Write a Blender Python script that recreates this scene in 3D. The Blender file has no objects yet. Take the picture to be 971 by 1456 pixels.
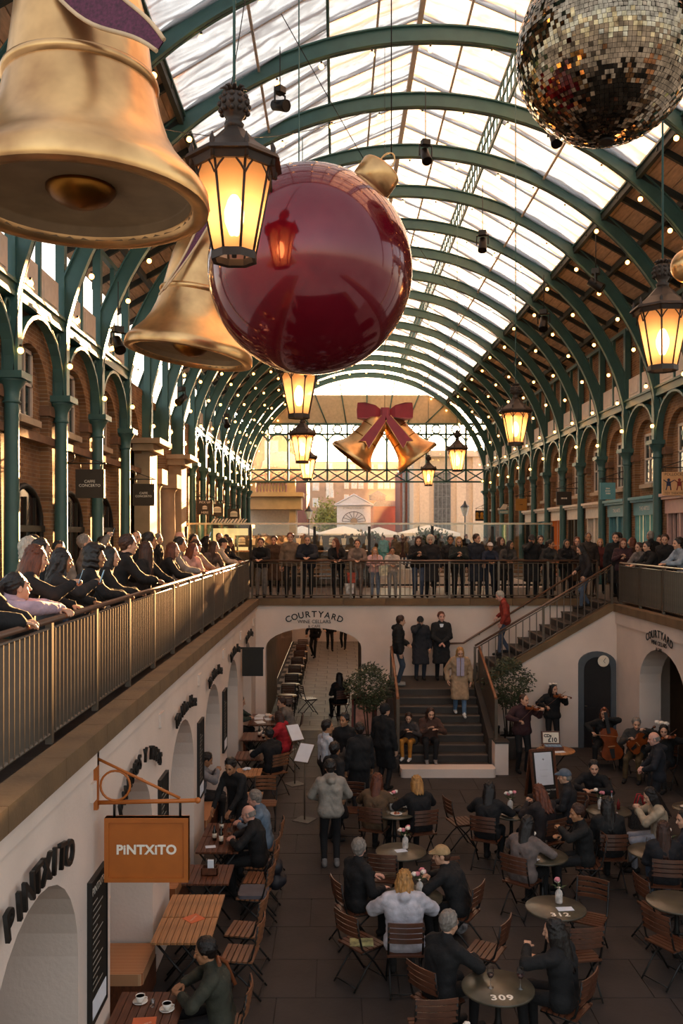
import bpy, math, random
import numpy as np
from mathutils import Vector, Matrix, Euler
random.seed(7); np.random.seed(7)
scene = bpy.context.scene
COL = scene.collection
PI = math.pi
# ---------------------------------------------------------------- camera
FPX, VX, VY, CZ = 1250.0, 478.0, 760.0, 5.35      # focal length and vanishing point in photo pixels, eye height
cam_d = bpy.data.cameras.new('camera'); cam = bpy.data.objects.new('camera', cam_d); COL.objects.link(cam)
cam.location = (0, 0, CZ); cam.rotation_euler = (PI/2, 0, 0)
cam_d.sensor_fit = 'VERTICAL'; cam_d.sensor_height = 36.0; cam_d.lens = 36.0*FPX/1456
cam_d.shift_x = (485.5-VX)/1456; cam_d.shift_y = (VY-728)/1456
cam_d.clip_end = 500; cam_d.clip_start = 0.05
scene.camera = cam
# ---------------------------------------------------------------- sky, sun, exposure
world = bpy.data.worlds.new('world'); scene.world = world; world.use_nodes = True
wn = world.node_tree; wn.nodes.clear()
SUN_DIR = Vector((0.140, 1.0, 0.130)).normalized()
sky = wn.nodes.new('ShaderNodeTexSky'); sky.sky_type = 'NISHITA'; sky.sun_disc = False
sky.sun_elevation = math.asin(SUN_DIR.z); sky.sun_rotation = math.atan2(SUN_DIR.x, SUN_DIR.y)
sky.dust_density = 2.5; sky.air_density = 1.0
hs = wn.nodes.new('ShaderNodeHueSaturation'); hs.inputs['Saturation'].default_value = 0.75
cl = wn.nodes.new('ShaderNodeMix'); cl.data_type = 'RGBA'; cl.blend_type = 'ADD'; cl.inputs[0].default_value = 1.0
tc = wn.nodes.new('ShaderNodeTexCoord'); cn = wn.nodes.new('ShaderNodeTexNoise'); cn.inputs['Scale'].default_value = 3.0; cn.inputs['Detail'].default_value = 6
cr = wn.nodes.new('ShaderNodeValToRGB'); cr.color_ramp.elements[0].position = 0.3; cr.color_ramp.elements[0].color = (0.64, 0.58, 0.56, 1)
cr.color_ramp.elements[1].position = 0.7; cr.color_ramp.elements[1].color = (1.0, 0.87, 0.78, 1)
bg = wn.nodes.new('ShaderNodeBackground'); bg.inputs['Strength'].default_value = 0.65
wo = wn.nodes.new('ShaderNodeOutputWorld')
skm = wn.nodes.new('ShaderNodeVectorMath'); skm.operation = 'SCALE'; skm.inputs['Scale'].default_value = 0.55
wn.links.new(sky.outputs[0], hs.inputs['Color']); wn.links.new(hs.outputs[0], skm.inputs[0])
wn.links.new(tc.outputs['Generated'], cn.inputs['Vector']); wn.links.new(cn.outputs[0], cr.inputs[0])
wn.links.new(skm.outputs[0], cl.inputs[6]); wn.links.new(cr.outputs[0], cl.inputs[7])
wn.links.new(cl.outputs[2], bg.inputs['Color']); wn.links.new(bg.outputs[0], wo.inputs[0])
sun_d = bpy.data.lights.new('sun', 'SUN'); sun = bpy.data.objects.new('sun', sun_d); COL.objects.link(sun)
sun_d.energy = 95.0; sun_d.color = (1.0, 0.50, 0.19); sun_d.angle = math.radians(0.6)
sun.rotation_euler = (-SUN_DIR).to_track_quat('-Z', 'Y').to_euler()
sun.location = (5, 60, 30)
scene.view_settings.view_transform = 'Standard'; scene.view_settings.look = 'None'
scene.view_settings.exposure = 0.0; scene.view_settings.gamma = 1.0; scene.view_settings.use_curve_mapping = False
# ---------------------------------------------------------------- helpers
def at(px, py, d):                       # photo pixel + distance -> world point
    return Vector(((px-VX)*d/FPX, d, CZ-(py-VY)*d/FPX))
def on(px, py, z):                       # photo pixel + height of what it touches -> world point
    d = (CZ-z)*FPX/(py-VY); return Vector(((px-VX)*d/FPX, d, z))
def lin(c):
    if isinstance(c, str):
        c = c.lstrip('#'); c = [int(c[i:i+2], 16)/255 for i in (0, 2, 4)]
    return tuple((x/12.92 if x <= .04045 else ((x+.055)/1.055)**2.4) for x in c[:3])
MATS = {}
def mat(name, color='#808080', rough=0.6, metal=0.0, var=0.12, nscale=6.0, bump=0.0, bscale=40.0, coat=0.0, spec=0.5, emit=None, estr=0.0, sheen=0.0, alpha=1.0, stretch=None, trans=0.0):
    """procedural principled material: base colour varied by noise, optional noise bump"""
    if name in MATS: return MATS[name]
    m = bpy.data.materials.new(name); m.use_nodes = True; nt = m.node_tree; nt.nodes.clear()
    o = nt.nodes.new('ShaderNodeOutputMaterial'); p = nt.nodes.new('ShaderNodeBsdfPrincipled')
    nt.links.new(p.outputs[0], o.inputs[0])
    c = lin(color)
    p.inputs['Roughness'].default_value = rough; p.inputs['Metallic'].default_value = metal
    p.inputs['Coat Weight'].default_value = coat; p.inputs['Specular IOR Level'].default_value = spec
    p.inputs['Sheen Weight'].default_value = sheen; p.inputs['Alpha'].default_value = alpha
    p.inputs['Transmission Weight'].default_value = trans
    p.inputs['Base Color'].default_value = (*c, 1)
    tcn = nt.nodes.new('ShaderNodeTexCoord'); vec = tcn.outputs['Object']
    if stretch:
        mp = nt.nodes.new('ShaderNodeMapping'); mp.inputs['Scale'].default_value = stretch
        nt.links.new(vec, mp.inputs['Vector']); vec = mp.outputs[0]
    if var > 0:
        n = nt.nodes.new('ShaderNodeTexNoise'); n.inputs['Scale'].default_value = nscale; n.inputs['Detail'].default_value = 4
        nt.links.new(vec, n.inputs['Vector'])
        r = nt.nodes.new('ShaderNodeValToRGB')
        r.color_ramp.elements[0].position = .3; r.color_ramp.elements[1].position = .7
        r.color_ramp.elements[0].color = (*[max(0, x*(1-var*1.6)) for x in c], 1)
        r.color_ramp.elements[1].color = (*[min(1, x*(1+var*1.6)) for x in c], 1)
        nt.links.new(n.outputs[0], r.inputs[0]); nt.links.new(r.outputs[0], p.inputs['Base Color'])
    if bump > 0:
        n2 = nt.nodes.new('ShaderNodeTexNoise'); n2.inputs['Scale'].default_value = bscale; n2.inputs['Detail'].default_value = 3
        nt.links.new(vec, n2.inputs['Vector'])
        b = nt.nodes.new('ShaderNodeBump'); b.inputs['Strength'].default_value = bump; b.inputs['Distance'].default_value = .02
        nt.links.new(n2.outputs[0], b.inputs['Height']); nt.links.new(b.outputs[0], p.inputs['Normal'])
    if emit:
        p.inputs['Emission Color'].default_value = (*lin(emit), 1); p.inputs['Emission Strength'].default_value = estr
    MATS[name] = m; return m
class MB:
    """collects shapes into one mesh"""
    def __init__(s): s.v = []; s.f = []; s.m = []; s.sm = []
    def add(s, vs, fs, mi=0, smooth=False):
        b = len(s.v); s.v += [tuple(v) for v in vs]; s.f += [tuple(i+b for i in f) for f in fs]
        s.m += [mi]*len(fs); s.sm += [smooth]*len(fs); return s
    def box(s, a, b, mi=0, M=None):
        (x0, y0, z0), (x1, y1, z1) = a, b
        vs = [Vector(p) for p in ((x0,y0,z0),(x1,y0,z0),(x1,y1,z0),(x0,y1,z0),(x0,y0,z1),(x1,y0,z1),(x1,y1,z1),(x0,y1,z1))]
        if M: vs = [M @ v for v in vs]
        return s.add(vs, [(3,2,1,0),(4,5,6,7),(0,1,5,4),(1,2,6,5),(2,3,7,6),(3,0,4,7)], mi)
    def cbox(s, c, sz, mi=0, M=None):
        return s.box([c[i]-sz[i]/2 for i in range(3)], [c[i]+sz[i]/2 for i in range(3)], mi, M)
    def bbox(s, a, b, r=.01, mi=0, M=None):
        """box with chamfered edges along z (rounded outline in plan)"""
        (x0, y0, z0), (x1, y1, z1) = a, b
        pl = []
        for cx, cy, a0 in ((x1-r, y1-r, 0), (x0+r, y1-r, PI/2), (x0+r, y0+r, PI), (x1-r, y0+r, 1.5*PI)):
            for k in range(4): t = a0+k*PI/6; pl.append((cx+r*math.cos(t), cy+r*math.sin(t)))
        return s.prism(pl, z0, z1, mi, M=M)
    def prism(s, pl, z0, z1, mi=0, M=None, axis='z'):
        n = len(pl)
        f = {'z': lambda p, h: (p[0], p[1], h), 'y': lambda p, h: (p[0], h, p[1]), 'x': lambda p, h: (h, p[0], p[1])}[axis]
        vs = [Vector(f(p, z0)) for p in pl]+[Vector(f(p, z1)) for p in pl]
        if M: vs = [M @ v for v in vs]
        return s.add(vs, [tuple(range(n))[::-1], tuple(range(n, 2*n))]+[(i, (i+1) % n, n+(i+1) % n, n+i) for i in range(n)], mi)
    def tube(s, pts, r, n=8, mi=0, cap=True, closed=False, smooth=True):
        pts = [Vector(p) for p in pts]; N = len(pts)
        rs = r if isinstance(r, (list, tuple)) else [r]*N
        vs = []; fs = []; prev = None
        for i, p in enumerate(pts):
            if closed: t = pts[(i+1) % N]-pts[i-1]
            else: t = pts[min(i+1, N-1)]-pts[max(i-1, 0)]
            t = t.normalized() if t.length > 1e-9 else Vector((0, 0, 1))
            if prev is None:
                a = Vector((0, 0, 1)) if abs(t.z) < .9 else Vector((1, 0, 0)); u = t.cross(a).normalized()
            else:
                u = prev-t*prev.dot(t); u = u.normalized() if u.length > 1e-6 else t.orthogonal().normalized()
            prev = u; w = t.cross(u)
            for k in range(n):
                an = 2*PI*k/n; vs.append(p+(u*math.cos(an)+w*math.sin(an))*rs[i])
        M_ = N if closed else N-1
        for i in range(M_):
            j = (i+1) % N
            for k in range(n): fs.append((i*n+k, i*n+(k+1) % n, j*n+(k+1) % n, j*n+k))
        s.add(vs, fs, mi, smooth)
        if cap and not closed:
            b = len(s.v)-len(vs)
            s.f += [tuple(b+k for k in range(n))[::-1], tuple(b+(N-1)*n+k for k in range(n))]; s.m += [mi]*2; s.sm += [False]*2
        return s
    def cyl(s, p0, p1, r0, r1=None, n=12, mi=0, smooth=True): return s.tube([p0, p1], [r0, r1 if r1 is not None else r0], n, mi, smooth=smooth)
    def lathe(s, prof, n=24, mi=0, c=(0, 0, 0), M=None, smooth=True, ph=0.0, cap=True):
        vs = []; c = Vector(c)
        for r, z in prof:
            for k in range(n):
                a = 2*PI*k/n+ph; v = Vector((r*math.cos(a), r*math.sin(a), z)); vs.append((M @ v if M else v)+c)
        fs = []
        for i in range(len(prof)-1):
            for k in range(n): fs.append((i*n+k, i*n+(k+1) % n, (i+1)*n+(k+1) % n, (i+1)*n+k))
        s.add(vs, fs, mi, smooth)
        b = len(s.v)-len(vs)
        if cap and prof[0][0] > 1e-5: s.f.append(tuple(b+k for k in range(n))[::-1]); s.m.append(mi); s.sm.append(False)
        if cap and prof[-1][0] > 1e-5: s.f.append(tuple(b+(len(prof)-1)*n+k for k in range(n))); s.m.append(mi); s.sm.append(False)
        return s
    def ball(s, c, r, n=12, mi=0, sc=(1, 1, 1)):
        prof = [(max(1e-6, math.sin(PI*i/(n//2+2))*1.0), -math.cos(PI*i/(n//2+2))) for i in range(n//2+3)]
        return s.lathe([(a*r, b*r) for a, b in prof], n, mi, c, M=Matrix.Diagonal((*sc, 1)).to_3x3())
    def mesh(s, name):
        me = bpy.data.meshes.new(name); me.from_pydata(s.v, [], s.f)
        me.polygons.foreach_set('material_index', s.m); me.polygons.foreach_set('use_smooth', s.sm); me.update(); return me
    def build(s, name, mats, parent=None, loc=None, rot=None):
        return link(name, s.mesh(name), mats, parent, loc, rot)
def link(name, me, mats=None, parent=None, loc=None, rot=None, scale=None):
    o = bpy.data.objects.new(name, me); COL.objects.link(o)
    if mats is not None and me is not None and len(me.materials) == 0:
        for m in (mats if isinstance(mats, (list, tuple)) else [mats]): me.materials.append(m)
    if parent: o.parent = parent
    if loc is not None: o.location = loc
    if rot is not None: o.rotation_euler = rot if not isinstance(rot, (int, float)) else (0, 0, rot)
    if scale is not None: o.scale = scale if not isinstance(scale, (int, float)) else (scale,)*3
    return o
def empty(name, loc=(0, 0, 0), rot=None, parent=None): return link(name, None, None, parent, loc, rot)
def tag(o, label=None, cat=None, group=None, kind=None):
    if label: o['label'] = label
    if cat: o['category'] = cat
    if group: o['group'] = group
    if kind: o['kind'] = kind
    return o
def struct(o): o['kind'] = 'structure'; return o
def copy_tree(o, parent=None):
    c = o.copy(); COL.objects.link(c)
    if parent: c.parent = parent
    for ch in list(o.children): copy_tree(ch, c)
    return c
def pieces(name, boxes, m, parent, limit=300):
    """many boxes (a, b) as single objects; past the limit the rest are one part of kind stuff"""
    cache = {}
    for i, (a, b) in enumerate(boxes[:limit]):
        sz = tuple(round(b[k]-a[k], 3) for k in range(3))
        if sz not in cache:
            q = MB(); q.cbox((0, 0, 0), sz); me = q.mesh(name); me.materials.append(m); cache[sz] = me
        link(name, cache[sz], None, parent, [(a[k]+b[k])/2 for k in range(3)])
    if len(boxes) > limit:
        q = MB()
        for a, b in boxes[limit:]: q.box(a, b)
        tag(q.build(name, m, parent), kind='stuff')
TXTC = {}
def text_mesh(txt, size=1.0, depth=0.0, align='CENTER', space=1.0, bold=0.0):
    key = (txt, round(size, 4), depth, align, space, bold)
    if key in TXTC: return TXTC[key]
    cu = bpy.data.curves.new('lettering', 'FONT'); cu.body = txt; cu.size = size; cu.extrude = depth; cu.align_x = align; cu.align_y = 'CENTER'
    cu.space_character = space; cu.offset = bold; cu.resolution_u = 3
    ob = bpy.data.objects.new('lettering', cu); pass
    me = bpy.data.meshes.new_from_object(ob)
    bpy.data.objects.remove(ob); me.name = 'lettering'; TXTC[key] = me; return me
# rotation for text: default lies in XY facing +Z.
R_CAM = (PI/2, 0, 0)                # faces -Y (the camera)
R_PX = (PI/2, 0, PI/2)              # faces +X
R_NX = (PI/2, 0, -PI/2)             # faces -X
def text(txt, size, m, parent, loc, rot, depth=0.0, align='CENTER', name='lettering', space=1.0, bold=0.0):
    return link(name, text_mesh(txt, size, depth, align, space, bold), m, parent, loc, rot)
# ---------------------------------------------------------------- special materials
def nodes_mat(name):
    m = bpy.data.materials.new(name); m.use_nodes = True; nt = m.node_tree; nt.nodes.clear()
    o = nt.nodes.new('ShaderNodeOutputMaterial'); MATS[name] = m
    return m, nt, o, (lambda t: nt.nodes.new('ShaderNode'+t)), nt.links.new
def brick_mat(name, axes, c1, c2, mortar, sc=1.0, bw=.225, rh=.075):
    m, nt, o, N, L = nodes_mat(name)
    p = N('BsdfPrincipled'); p.inputs['Roughness'].default_value = .85
    t = N('TexCoord'); s = N('SeparateXYZ'); c = N('CombineXYZ'); L(t.outputs['Object'], s.inputs[0])
    L(s.outputs[axes[0]], c.inputs[0]); L(s.outputs[axes[1]], c.inputs[1])
    b = N('TexBrick'); b.inputs['Scale'].default_value = sc; b.inputs['Brick Width'].default_value = bw; b.inputs['Row Height'].default_value = rh
    b.inputs['Mortar Size'].default_value = .007; b.inputs['Color1'].default_value = (*lin(c1), 1); b.inputs['Color2'].default_value = (*lin(c2), 1); b.inputs['Mortar'].default_value = (*lin(mortar), 1)
    b.inputs['Bias'].default_value = -.1
    L(c.outputs[0], b.inputs['Vector'])
    n = N('TexNoise'); n.inputs['Scale'].default_value = 1.3; n.inputs['Detail'].default_value = 5; L(t.outputs['Object'], n.inputs['Vector'])
    r = N('ValToRGB'); r.color_ramp.elements[0].position = .3; r.color_ramp.elements[0].color = (.55, .5, .48, 1); r.color_ramp.elements[1].position = .72; r.color_ramp.elements[1].color = (1.1, 1.05, 1, 1)
    L(n.outputs[0], r.inputs[0])
    mx = N('Mix'); mx.data_type = 'RGBA'; mx.blend_type = 'MULTIPLY'; mx.inputs[0].default_value = 1
    L(b.outputs['Color'], mx.inputs[6]); L(r.outputs[0], mx.inputs[7]); L(mx.outputs[2], p.inputs['Base Color'])
    bp = N('Bump'); bp.inputs['Strength'].default_value = .6; bp.inputs['Distance'].default_value = .012; bp.invert = True
    L(b.outputs['Fac'], bp.inputs['Height']); L(bp.outputs[0], p.inputs['Normal']); L(p.outputs[0], o.inputs[0]); return m
def glass_mat(name, tint, glossy=.08, rough=.02):
    m, nt, o, N, L = nodes_mat(name)
    t = N('BsdfTransparent'); t.inputs[0].default_value = (*tint, 1); g = N('BsdfGlossy'); g.inputs['Roughness'].default_value = rough
    f = N('LayerWeight'); f.inputs[0].default_value = .25
    ml = N('Math'); ml.operation = 'MULTIPLY_ADD'; ml.inputs[1].default_value = .5; ml.inputs[2].default_value = glossy
    x = N('MixShader'); L(f.outputs['Fresnel'], ml.inputs[0]); L(ml.outputs[0], x.inputs[0]); L(t.outputs[0], x.inputs[1]); L(g.outputs[0], x.inputs[2]); L(x.outputs[0], o.inputs[0]); return m
def roof_glass_mat():
    """old roof glazing, streaked with dirt, with pale netting and sheeting in it"""
    m, nt, o, N, L = nodes_mat('roof_glass')
    t = N('TexCoord'); mp = N('Mapping'); mp.inputs['Scale'].default_value = (.9, 2.2, .9); L(t.outputs['Object'], mp.inputs[0])
    n = N('TexNoise'); n.inputs['Scale'].default_value = 1.6; n.inputs['Detail'].default_value = 7; n.inputs['Distortion'].default_value = 1.2; L(mp.outputs[0], n.inputs['Vector'])
    r = N('ValToRGB'); r.color_ramp.elements[0].position = .35; r.color_ramp.elements[0].color = (.25,)*3+(1,); r.color_ramp.elements[1].position = .7; r.color_ramp.elements[1].color = (.8,)*3+(1,)
    L(n.outputs[0], r.inputs[0])
    w = N('TexWave'); w.wave_type = 'BANDS'; w.bands_direction = 'Y'; w.inputs['Scale'].default_value = .55; w.inputs['Distortion'].default_value = 3.5; w.inputs['Detail'].default_value = 3; w.inputs['Detail Scale'].default_value = 1.2
    L(t.outputs['Object'], w.inputs['Vector'])
    r2 = N('ValToRGB'); r2.color_ramp.elements[0].position = .0; r2.color_ramp.elements[0].color = (.55,)*3+(1,); r2.color_ramp.elements[1].position = .09; r2.color_ramp.elements[1].color = (0, 0, 0, 1)
    L(w.outputs[0], r2.inputs[0])
    ad = N('Math'); ad.operation = 'ADD'; ad.use_clamp = True; L(r.outputs[0], ad.inputs[0]); L(r2.outputs[0], ad.inputs[1])
    tr = N('BsdfTransparent'); tr.inputs[0].default_value = (.93, .95, .95, 1)
    tl = N('BsdfTranslucent'); tl.inputs[0].default_value = (.60, .55, .53, 1)
    x = N('MixShader'); L(ad.outputs[0], x.inputs[0]); L(tr.outputs[0], x.inputs[1]); L(tl.outputs[0], x.inputs[2]); L(x.outputs[0], o.inputs[0]); return m
def stripe_mat(name, c1, c2, scale, axis='X', rough=.8):
    m, nt, o, N, L = nodes_mat(name)
    p = N('BsdfPrincipled'); p.inputs['Roughness'].default_value = rough
    t = N('TexCoord'); w = N('TexWave'); w.bands_direction = axis; w.inputs['Scale'].default_value = scale; L(t.outputs['Object'], w.inputs['Vector'])
    r = N('ValToRGB'); r.color_ramp.elements[0].position = .45; r.color_ramp.elements[0].color = (*lin(c1), 1); r.color_ramp.elements[1].position = .55; r.color_ramp.elements[1].color = (*lin(c2), 1)
    L(w.outputs[0], r.inputs[0]); L(r.outputs[0], p.inputs['Base Color']); L(p.outputs[0], o.inputs[0]); return m
def lamp_glass_mat():
    """lit lantern pane: warm frosted glass"""
    m, nt, o, N, L = nodes_mat('lantern_glass')
    t = N('BsdfTransparent'); t.inputs[0].default_value = (1, .84, .62, 1); tl = N('BsdfTranslucent'); tl.inputs[0].default_value = (1, .70, .42, 1)
    x = N('MixShader'); x.inputs[0].default_value = .55; L(t.outputs[0], x.inputs[1]); L(tl.outputs[0], x.inputs[2]); L(x.outputs[0], o.inputs[0]); return m
def emit_mat(name, color, strength, sample=True):
    m, nt, o, N, L = nodes_mat(name)
    e = N('Emission'); e.inputs[0].default_value = (*lin(color), 1); e.inputs[1].default_value = strength; L(e.outputs[0], o.inputs[0])
    if not sample: m.cycles.emission_sampling = 'NONE'
    return m
M_WHITE = mat('white_render', '#dccabd', .85, var=.05, nscale=1.1, bump=.15, bscale=25)
M_STONE = mat('pale_stone', '#b5a48c', .8, var=.12, nscale=2, bump=.2, bscale=18)
M_COPE = mat('coping_stone_mat', '#6d553a', .8, var=.14, nscale=2.5, bump=.25, bscale=22)
M_FLOOR = mat('dark_paving', '#332c29', .72, var=.16, nscale=1.5, bump=.2, bscale=16)
M_JOINT = mat('paving_joint', '#2b2623', .9, var=.1)
M_PASS = mat('buff_paving', '#776c60', .62, var=.15, nscale=1.5, bump=.15, bscale=12)
M_GREEN = mat('green_iron', '#3d6361', .42, var=.07, nscale=3, bump=.06, bscale=30)
M_GREY = mat('grey_rail', '#665a4e', .36, metal=.45, var=.06)
M_RAILTOP = mat('brown_handrail', '#6b5040', .32, var=.08, metal=.3)
M_BLACK = mat('black_iron', '#14120f', .5, var=.1)
M_DARKMETAL = mat('dark_metal', '#1d1a18', .4, metal=.6, var=.1)
M_GOLD = mat('gold_leaf', '#e8ad74', .28, metal=.85, var=.3, nscale=2.2, bump=.06, bscale=9)  # noise patches put dark streaky reflections into the gold colour
M_GOLD2 = mat('dark_gold', '#8a5a22', .35, metal=1.0, var=.25, nscale=2)
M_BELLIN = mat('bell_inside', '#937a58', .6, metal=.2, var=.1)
M_RED = mat('red_lacquer', '#6a0c1c', .12, metal=.25, var=.04, coat=.55)
M_RIBBON = mat('red_ribbon', '#96202c', .5, var=.08, sheen=.4)
M_GLITTER = mat('purple_ribbon', '#571f36', .5, metal=.3, var=.3, nscale=60)
M_BRICKX = brick_mat('brick_side', ('Y', 'Z'), '#9c7650', '#775639', '#a0907a')
M_BRICKY = brick_mat('brick_front', ('X', 'Z'), '#a5543d', '#8a452f', '#a89a88')
M_ROOFGLASS = roof_glass_mat()
M_SCREEN = glass_mat('screen_glass', (.93, .96, .95), .05)
M_WINGLASS = mat('window_glass', '#2a2c2b', .08, var=.1, coat=.5)
M_BOARD = mat('roof_board', '#c2a78c', .75, var=.16, nscale=5, stretch=(3, .5, 3))
M_TEALPAINT = mat('teal_paint', '#5f9aa3', .5, var=.06)
M_CREAM = mat('cream_paint', '#e4d8c4', .6, var=.05)
M_OAK = mat('oak_slat', '#a9764a', .45, var=.22, nscale=4, stretch=(9, 1, 4))
M_DARKWOOD = mat('dark_wood', '#5d3420', .42, var=.25, nscale=4, stretch=(9, 1, 4))
M_REDWOOD = mat('red_wood', '#53301f', .4, var=.2, nscale=4, stretch=(1, 9, 4))
M_CHAIRL = mat('chair_wood', '#7d5236', .42, var=.25, nscale=4, stretch=(1, 9, 4))
M_ORANGE = mat('orange_paint', '#ad5f20', .5, var=.05)
M_SLATE = mat('table_stone', '#4c4638', .3, var=.25, nscale=5)
M_INK = mat('black_print', '#15120f', .6, var=0)
M_PRINTW = mat('white_print', '#efe6d6', .6, var=0)
M_PAPER = mat('paper', '#dfe3ea', .7, var=.03)
M_CHINA = mat('china', '#ece6dc', .25, var=.03)
M_LAMPGLASS = lamp_glass_mat()
M_BULB = emit_mat('string_bulb', '#ffab55', 14.0, sample=False)
M_FLAME = emit_mat('lantern_bulb', '#ffb878', 34.0, sample=False)
# ================================================================ the building
UZ, XW, XR, YB = 3.6, -2.2, 7.05, 24.0           # upper floor height, courtyard walls left / right / back
XC, HA, HB, ZS = 1.93, 7.43, 7.1, CZ+2.74        # roof arch: centre, half span, rise, springing height
def RY(k): return 14.9+2.68*k                    # the roof bays
KG = 15; YG = RY(KG)
def arch_wall(name, mapf, u0, u1, z0, z1, ops, th, m, seg=14):
    """wall along u with arched openings (centre, half width, spring z, apex z[, sill z]); front at w=0, back at w=th"""
    q = MB(); ops = sorted(ops)
    def F(u, w, z): return mapf(u, w, z)
    def quad(a, b, c, d): q.add([a, b, c, d], [(0, 1, 2, 3)])
    def slab(ua, ub, za, zb):
        for w in (0, th): quad(F(ua, w, za), F(ub, w, za), F(ub, w, zb), F(ua, w, zb))
    cur = u0
    for op in ops:
        c, hw, sp, ap = op[:4]; sill = op[4] if len(op) > 4 else z0
        slab(cur, c-hw, z0, z1)
        if sill > z0:
            slab(c-hw, c+hw, z0, sill); quad(F(c-hw, 0, sill), F(c+hw, 0, sill), F(c+hw, th, sill), F(c-hw, th, sill))
        pts = [(c-hw*math.cos(PI*i/seg), sp+(ap-sp)*math.sin(PI*i/seg)) for i in range(seg+1)]
        for (ua, za), (ub, zb) in zip(pts, pts[1:]):
            for w in (0, th): quad(F(ua, w, za), F(ub, w, zb), F(ub, w, z1), F(ua, w, z1))
            quad(F(ua, 0, za), F(ub, 0, zb), F(ub, th, zb), F(ua, th, za))
        for u in (c-hw, c+hw): quad(F(u, 0, sill), F(u, th, sill), F(u, th, sp), F(u, 0, sp))
        cur = c+hw
    slab(cur, u1, z0, z1)
    quad(F(u0, 0, z1), F(u1, 0, z1), F(u1, th, z1), F(u0, th, z1))
    for u in (u0, u1): quad(F(u, 0, z0), F(u, th, z0), F(u, th, z1), F(u, 0, z1))
    return q.build(name, m)
# ---- courtyard floor: base with slabs, joints recessed
fl = MB().box((XW-1.3, -1, -.12), (XR+2, YB, -.012)).build('floor', M_JOINT); struct(fl)
slabs = []
y = 23.95; row = 0
while y > 8.2:
    h = .92; x = XW-(.45 if row % 2 else 0)
    while x < XR:
        w = .98 if (row*7+int(x*3)) % 3 else .86
        a, b = max(x, XW), min(x+w, XR)
        if b-a > .12: slabs.append(((a+.006, y-h+.006, -.05), (b-.006, y-.006, 0.0)))
        x += w
    y -= h; row += 1
pieces('paving_slab', slabs, M_FLOOR, fl)
fl2 = MB().box((XW, YB, -.12), (XR, 44, -.012)).build('floor', M_JOINT); struct(fl2)
slabs = []; y = YB; row = 0
while y < 43.5:
    h = .62; x = -1.95-(.4 if row % 2 else 0)
    while x < .75 if y < 29 else x < 2.2:
        slabs.append(((max(x, -2.1)+.008, y+.008, -.05), (x+.8-.008, y+h-.008, .0))); x += .8
    y += h; row += 1
pieces('paving_slab', slabs, M_PASS, fl2)
struct(MB().box((2.2, 29, -.012), (XR, 43.5, 0)).build('floor', M_PASS))
# ---- upper floors
M_UPPER = mat('upper_paving', '#5a4c42', .6, var=.15, nscale=2)
struct(MB().box((-5.64, -3, UZ-.3), (XW-.16, 44, UZ)).build('floor', M_UPPER))
struct(MB().box((XR+.16, -3, UZ-.3), (9.49, 44, UZ)).build('floor', M_UPPER))
struct(MB().box((XW-.16, YB+.16, UZ-.35), (XR+.16, 29, UZ)).build('floor', M_UPPER))
struct(MB().box((-40, 44, UZ-.4), (45, 130, UZ)).build('floor', mat('piazza_paving', '#9a8c7c', .7, var=.1, nscale=.7)))
# ---- left courtyard wall with six arches, its fascia and coping
AC = [3.45+3.05*i for i in range(7)]
wl = arch_wall('wall_left', lambda u, w, z: (XW-w, u, z), 1.9, YB, 0, 3.42, [(c, 1.0, 1.75, 2.68) for c in AC], .95, M_WHITE); struct(wl)
struct(MB().box((XW-1.35, 1.9, 0), (XW-1.25, YB, 3.3)).build('wall_left', M_WHITE))
fas = MB().box((XW, 1.9, 3.25), (XW+.035, YB, 3.42)).build('trim_1', M_WHITE); struct(fas)
cp = empty('trim_2'); struct(cp)
pieces('coping_stone', [((XW-.45, 2+1.22*i+.004, 3.42), (XW+.09, 2+1.22*(i+1)-.004, UZ)) for i in range(18)], M_COPE, cp)
# small square vents set in the fascia
for c in AC[1:]:
    struct(MB().box((XW, c+1.35, 2.95), (XW+.03, c+1.6, 3.12)).build('trim_3', M_WHITE))
# ---- back wall with the passage arch
wb = arch_wall('wall_back', lambda u, w, z: (u, YB+w, z), XW-1.4, XR+.2, 0, 3.42, [(-.62, 1.31, 2.25, 2.80)], .45, M_WHITE); struct(wb)
cb = empty('trim_4'); struct(cb)
pieces('coping_stone', [((XW+.09+1.15*i+.004, YB-.09, 3.42), (min(XW+.09+1.15*(i+1), XR)-.004, YB+.45, UZ)) for i in range(8)], M_COPE, cb)
struct(MB().box((-2.05, YB+.45, 0), (-1.95, 29, 3.3)).build('wall_passage_left', mat('passage_wood', '#6b4a2e', .5, var=.2, nscale=3)))
struct(MB().box((.72, YB+.45, 0), (.86, 29, 3.3)).build('wall_passage_right', mat('passage_dark', '#3b3134', .6, var=.1)))
struct(MB().box((-2.3, 29, 0), (-2.2, 44, UZ)).build('wall_passage_left', MATS['passage_wood']))
struct(MB().box((XR, 29, 0), (XR+.1, 44, UZ)).build('wall_passage_right', M_WHITE))
struct(MB().box((.86, 29, 0), (XR, 29.1, 3.3)).build('wall_passage_front', M_WHITE))
struct(MB().box((-2.2, 43.9, 0), (XR, 44, UZ)).build('wall_passage_back', M_WHITE))
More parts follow.
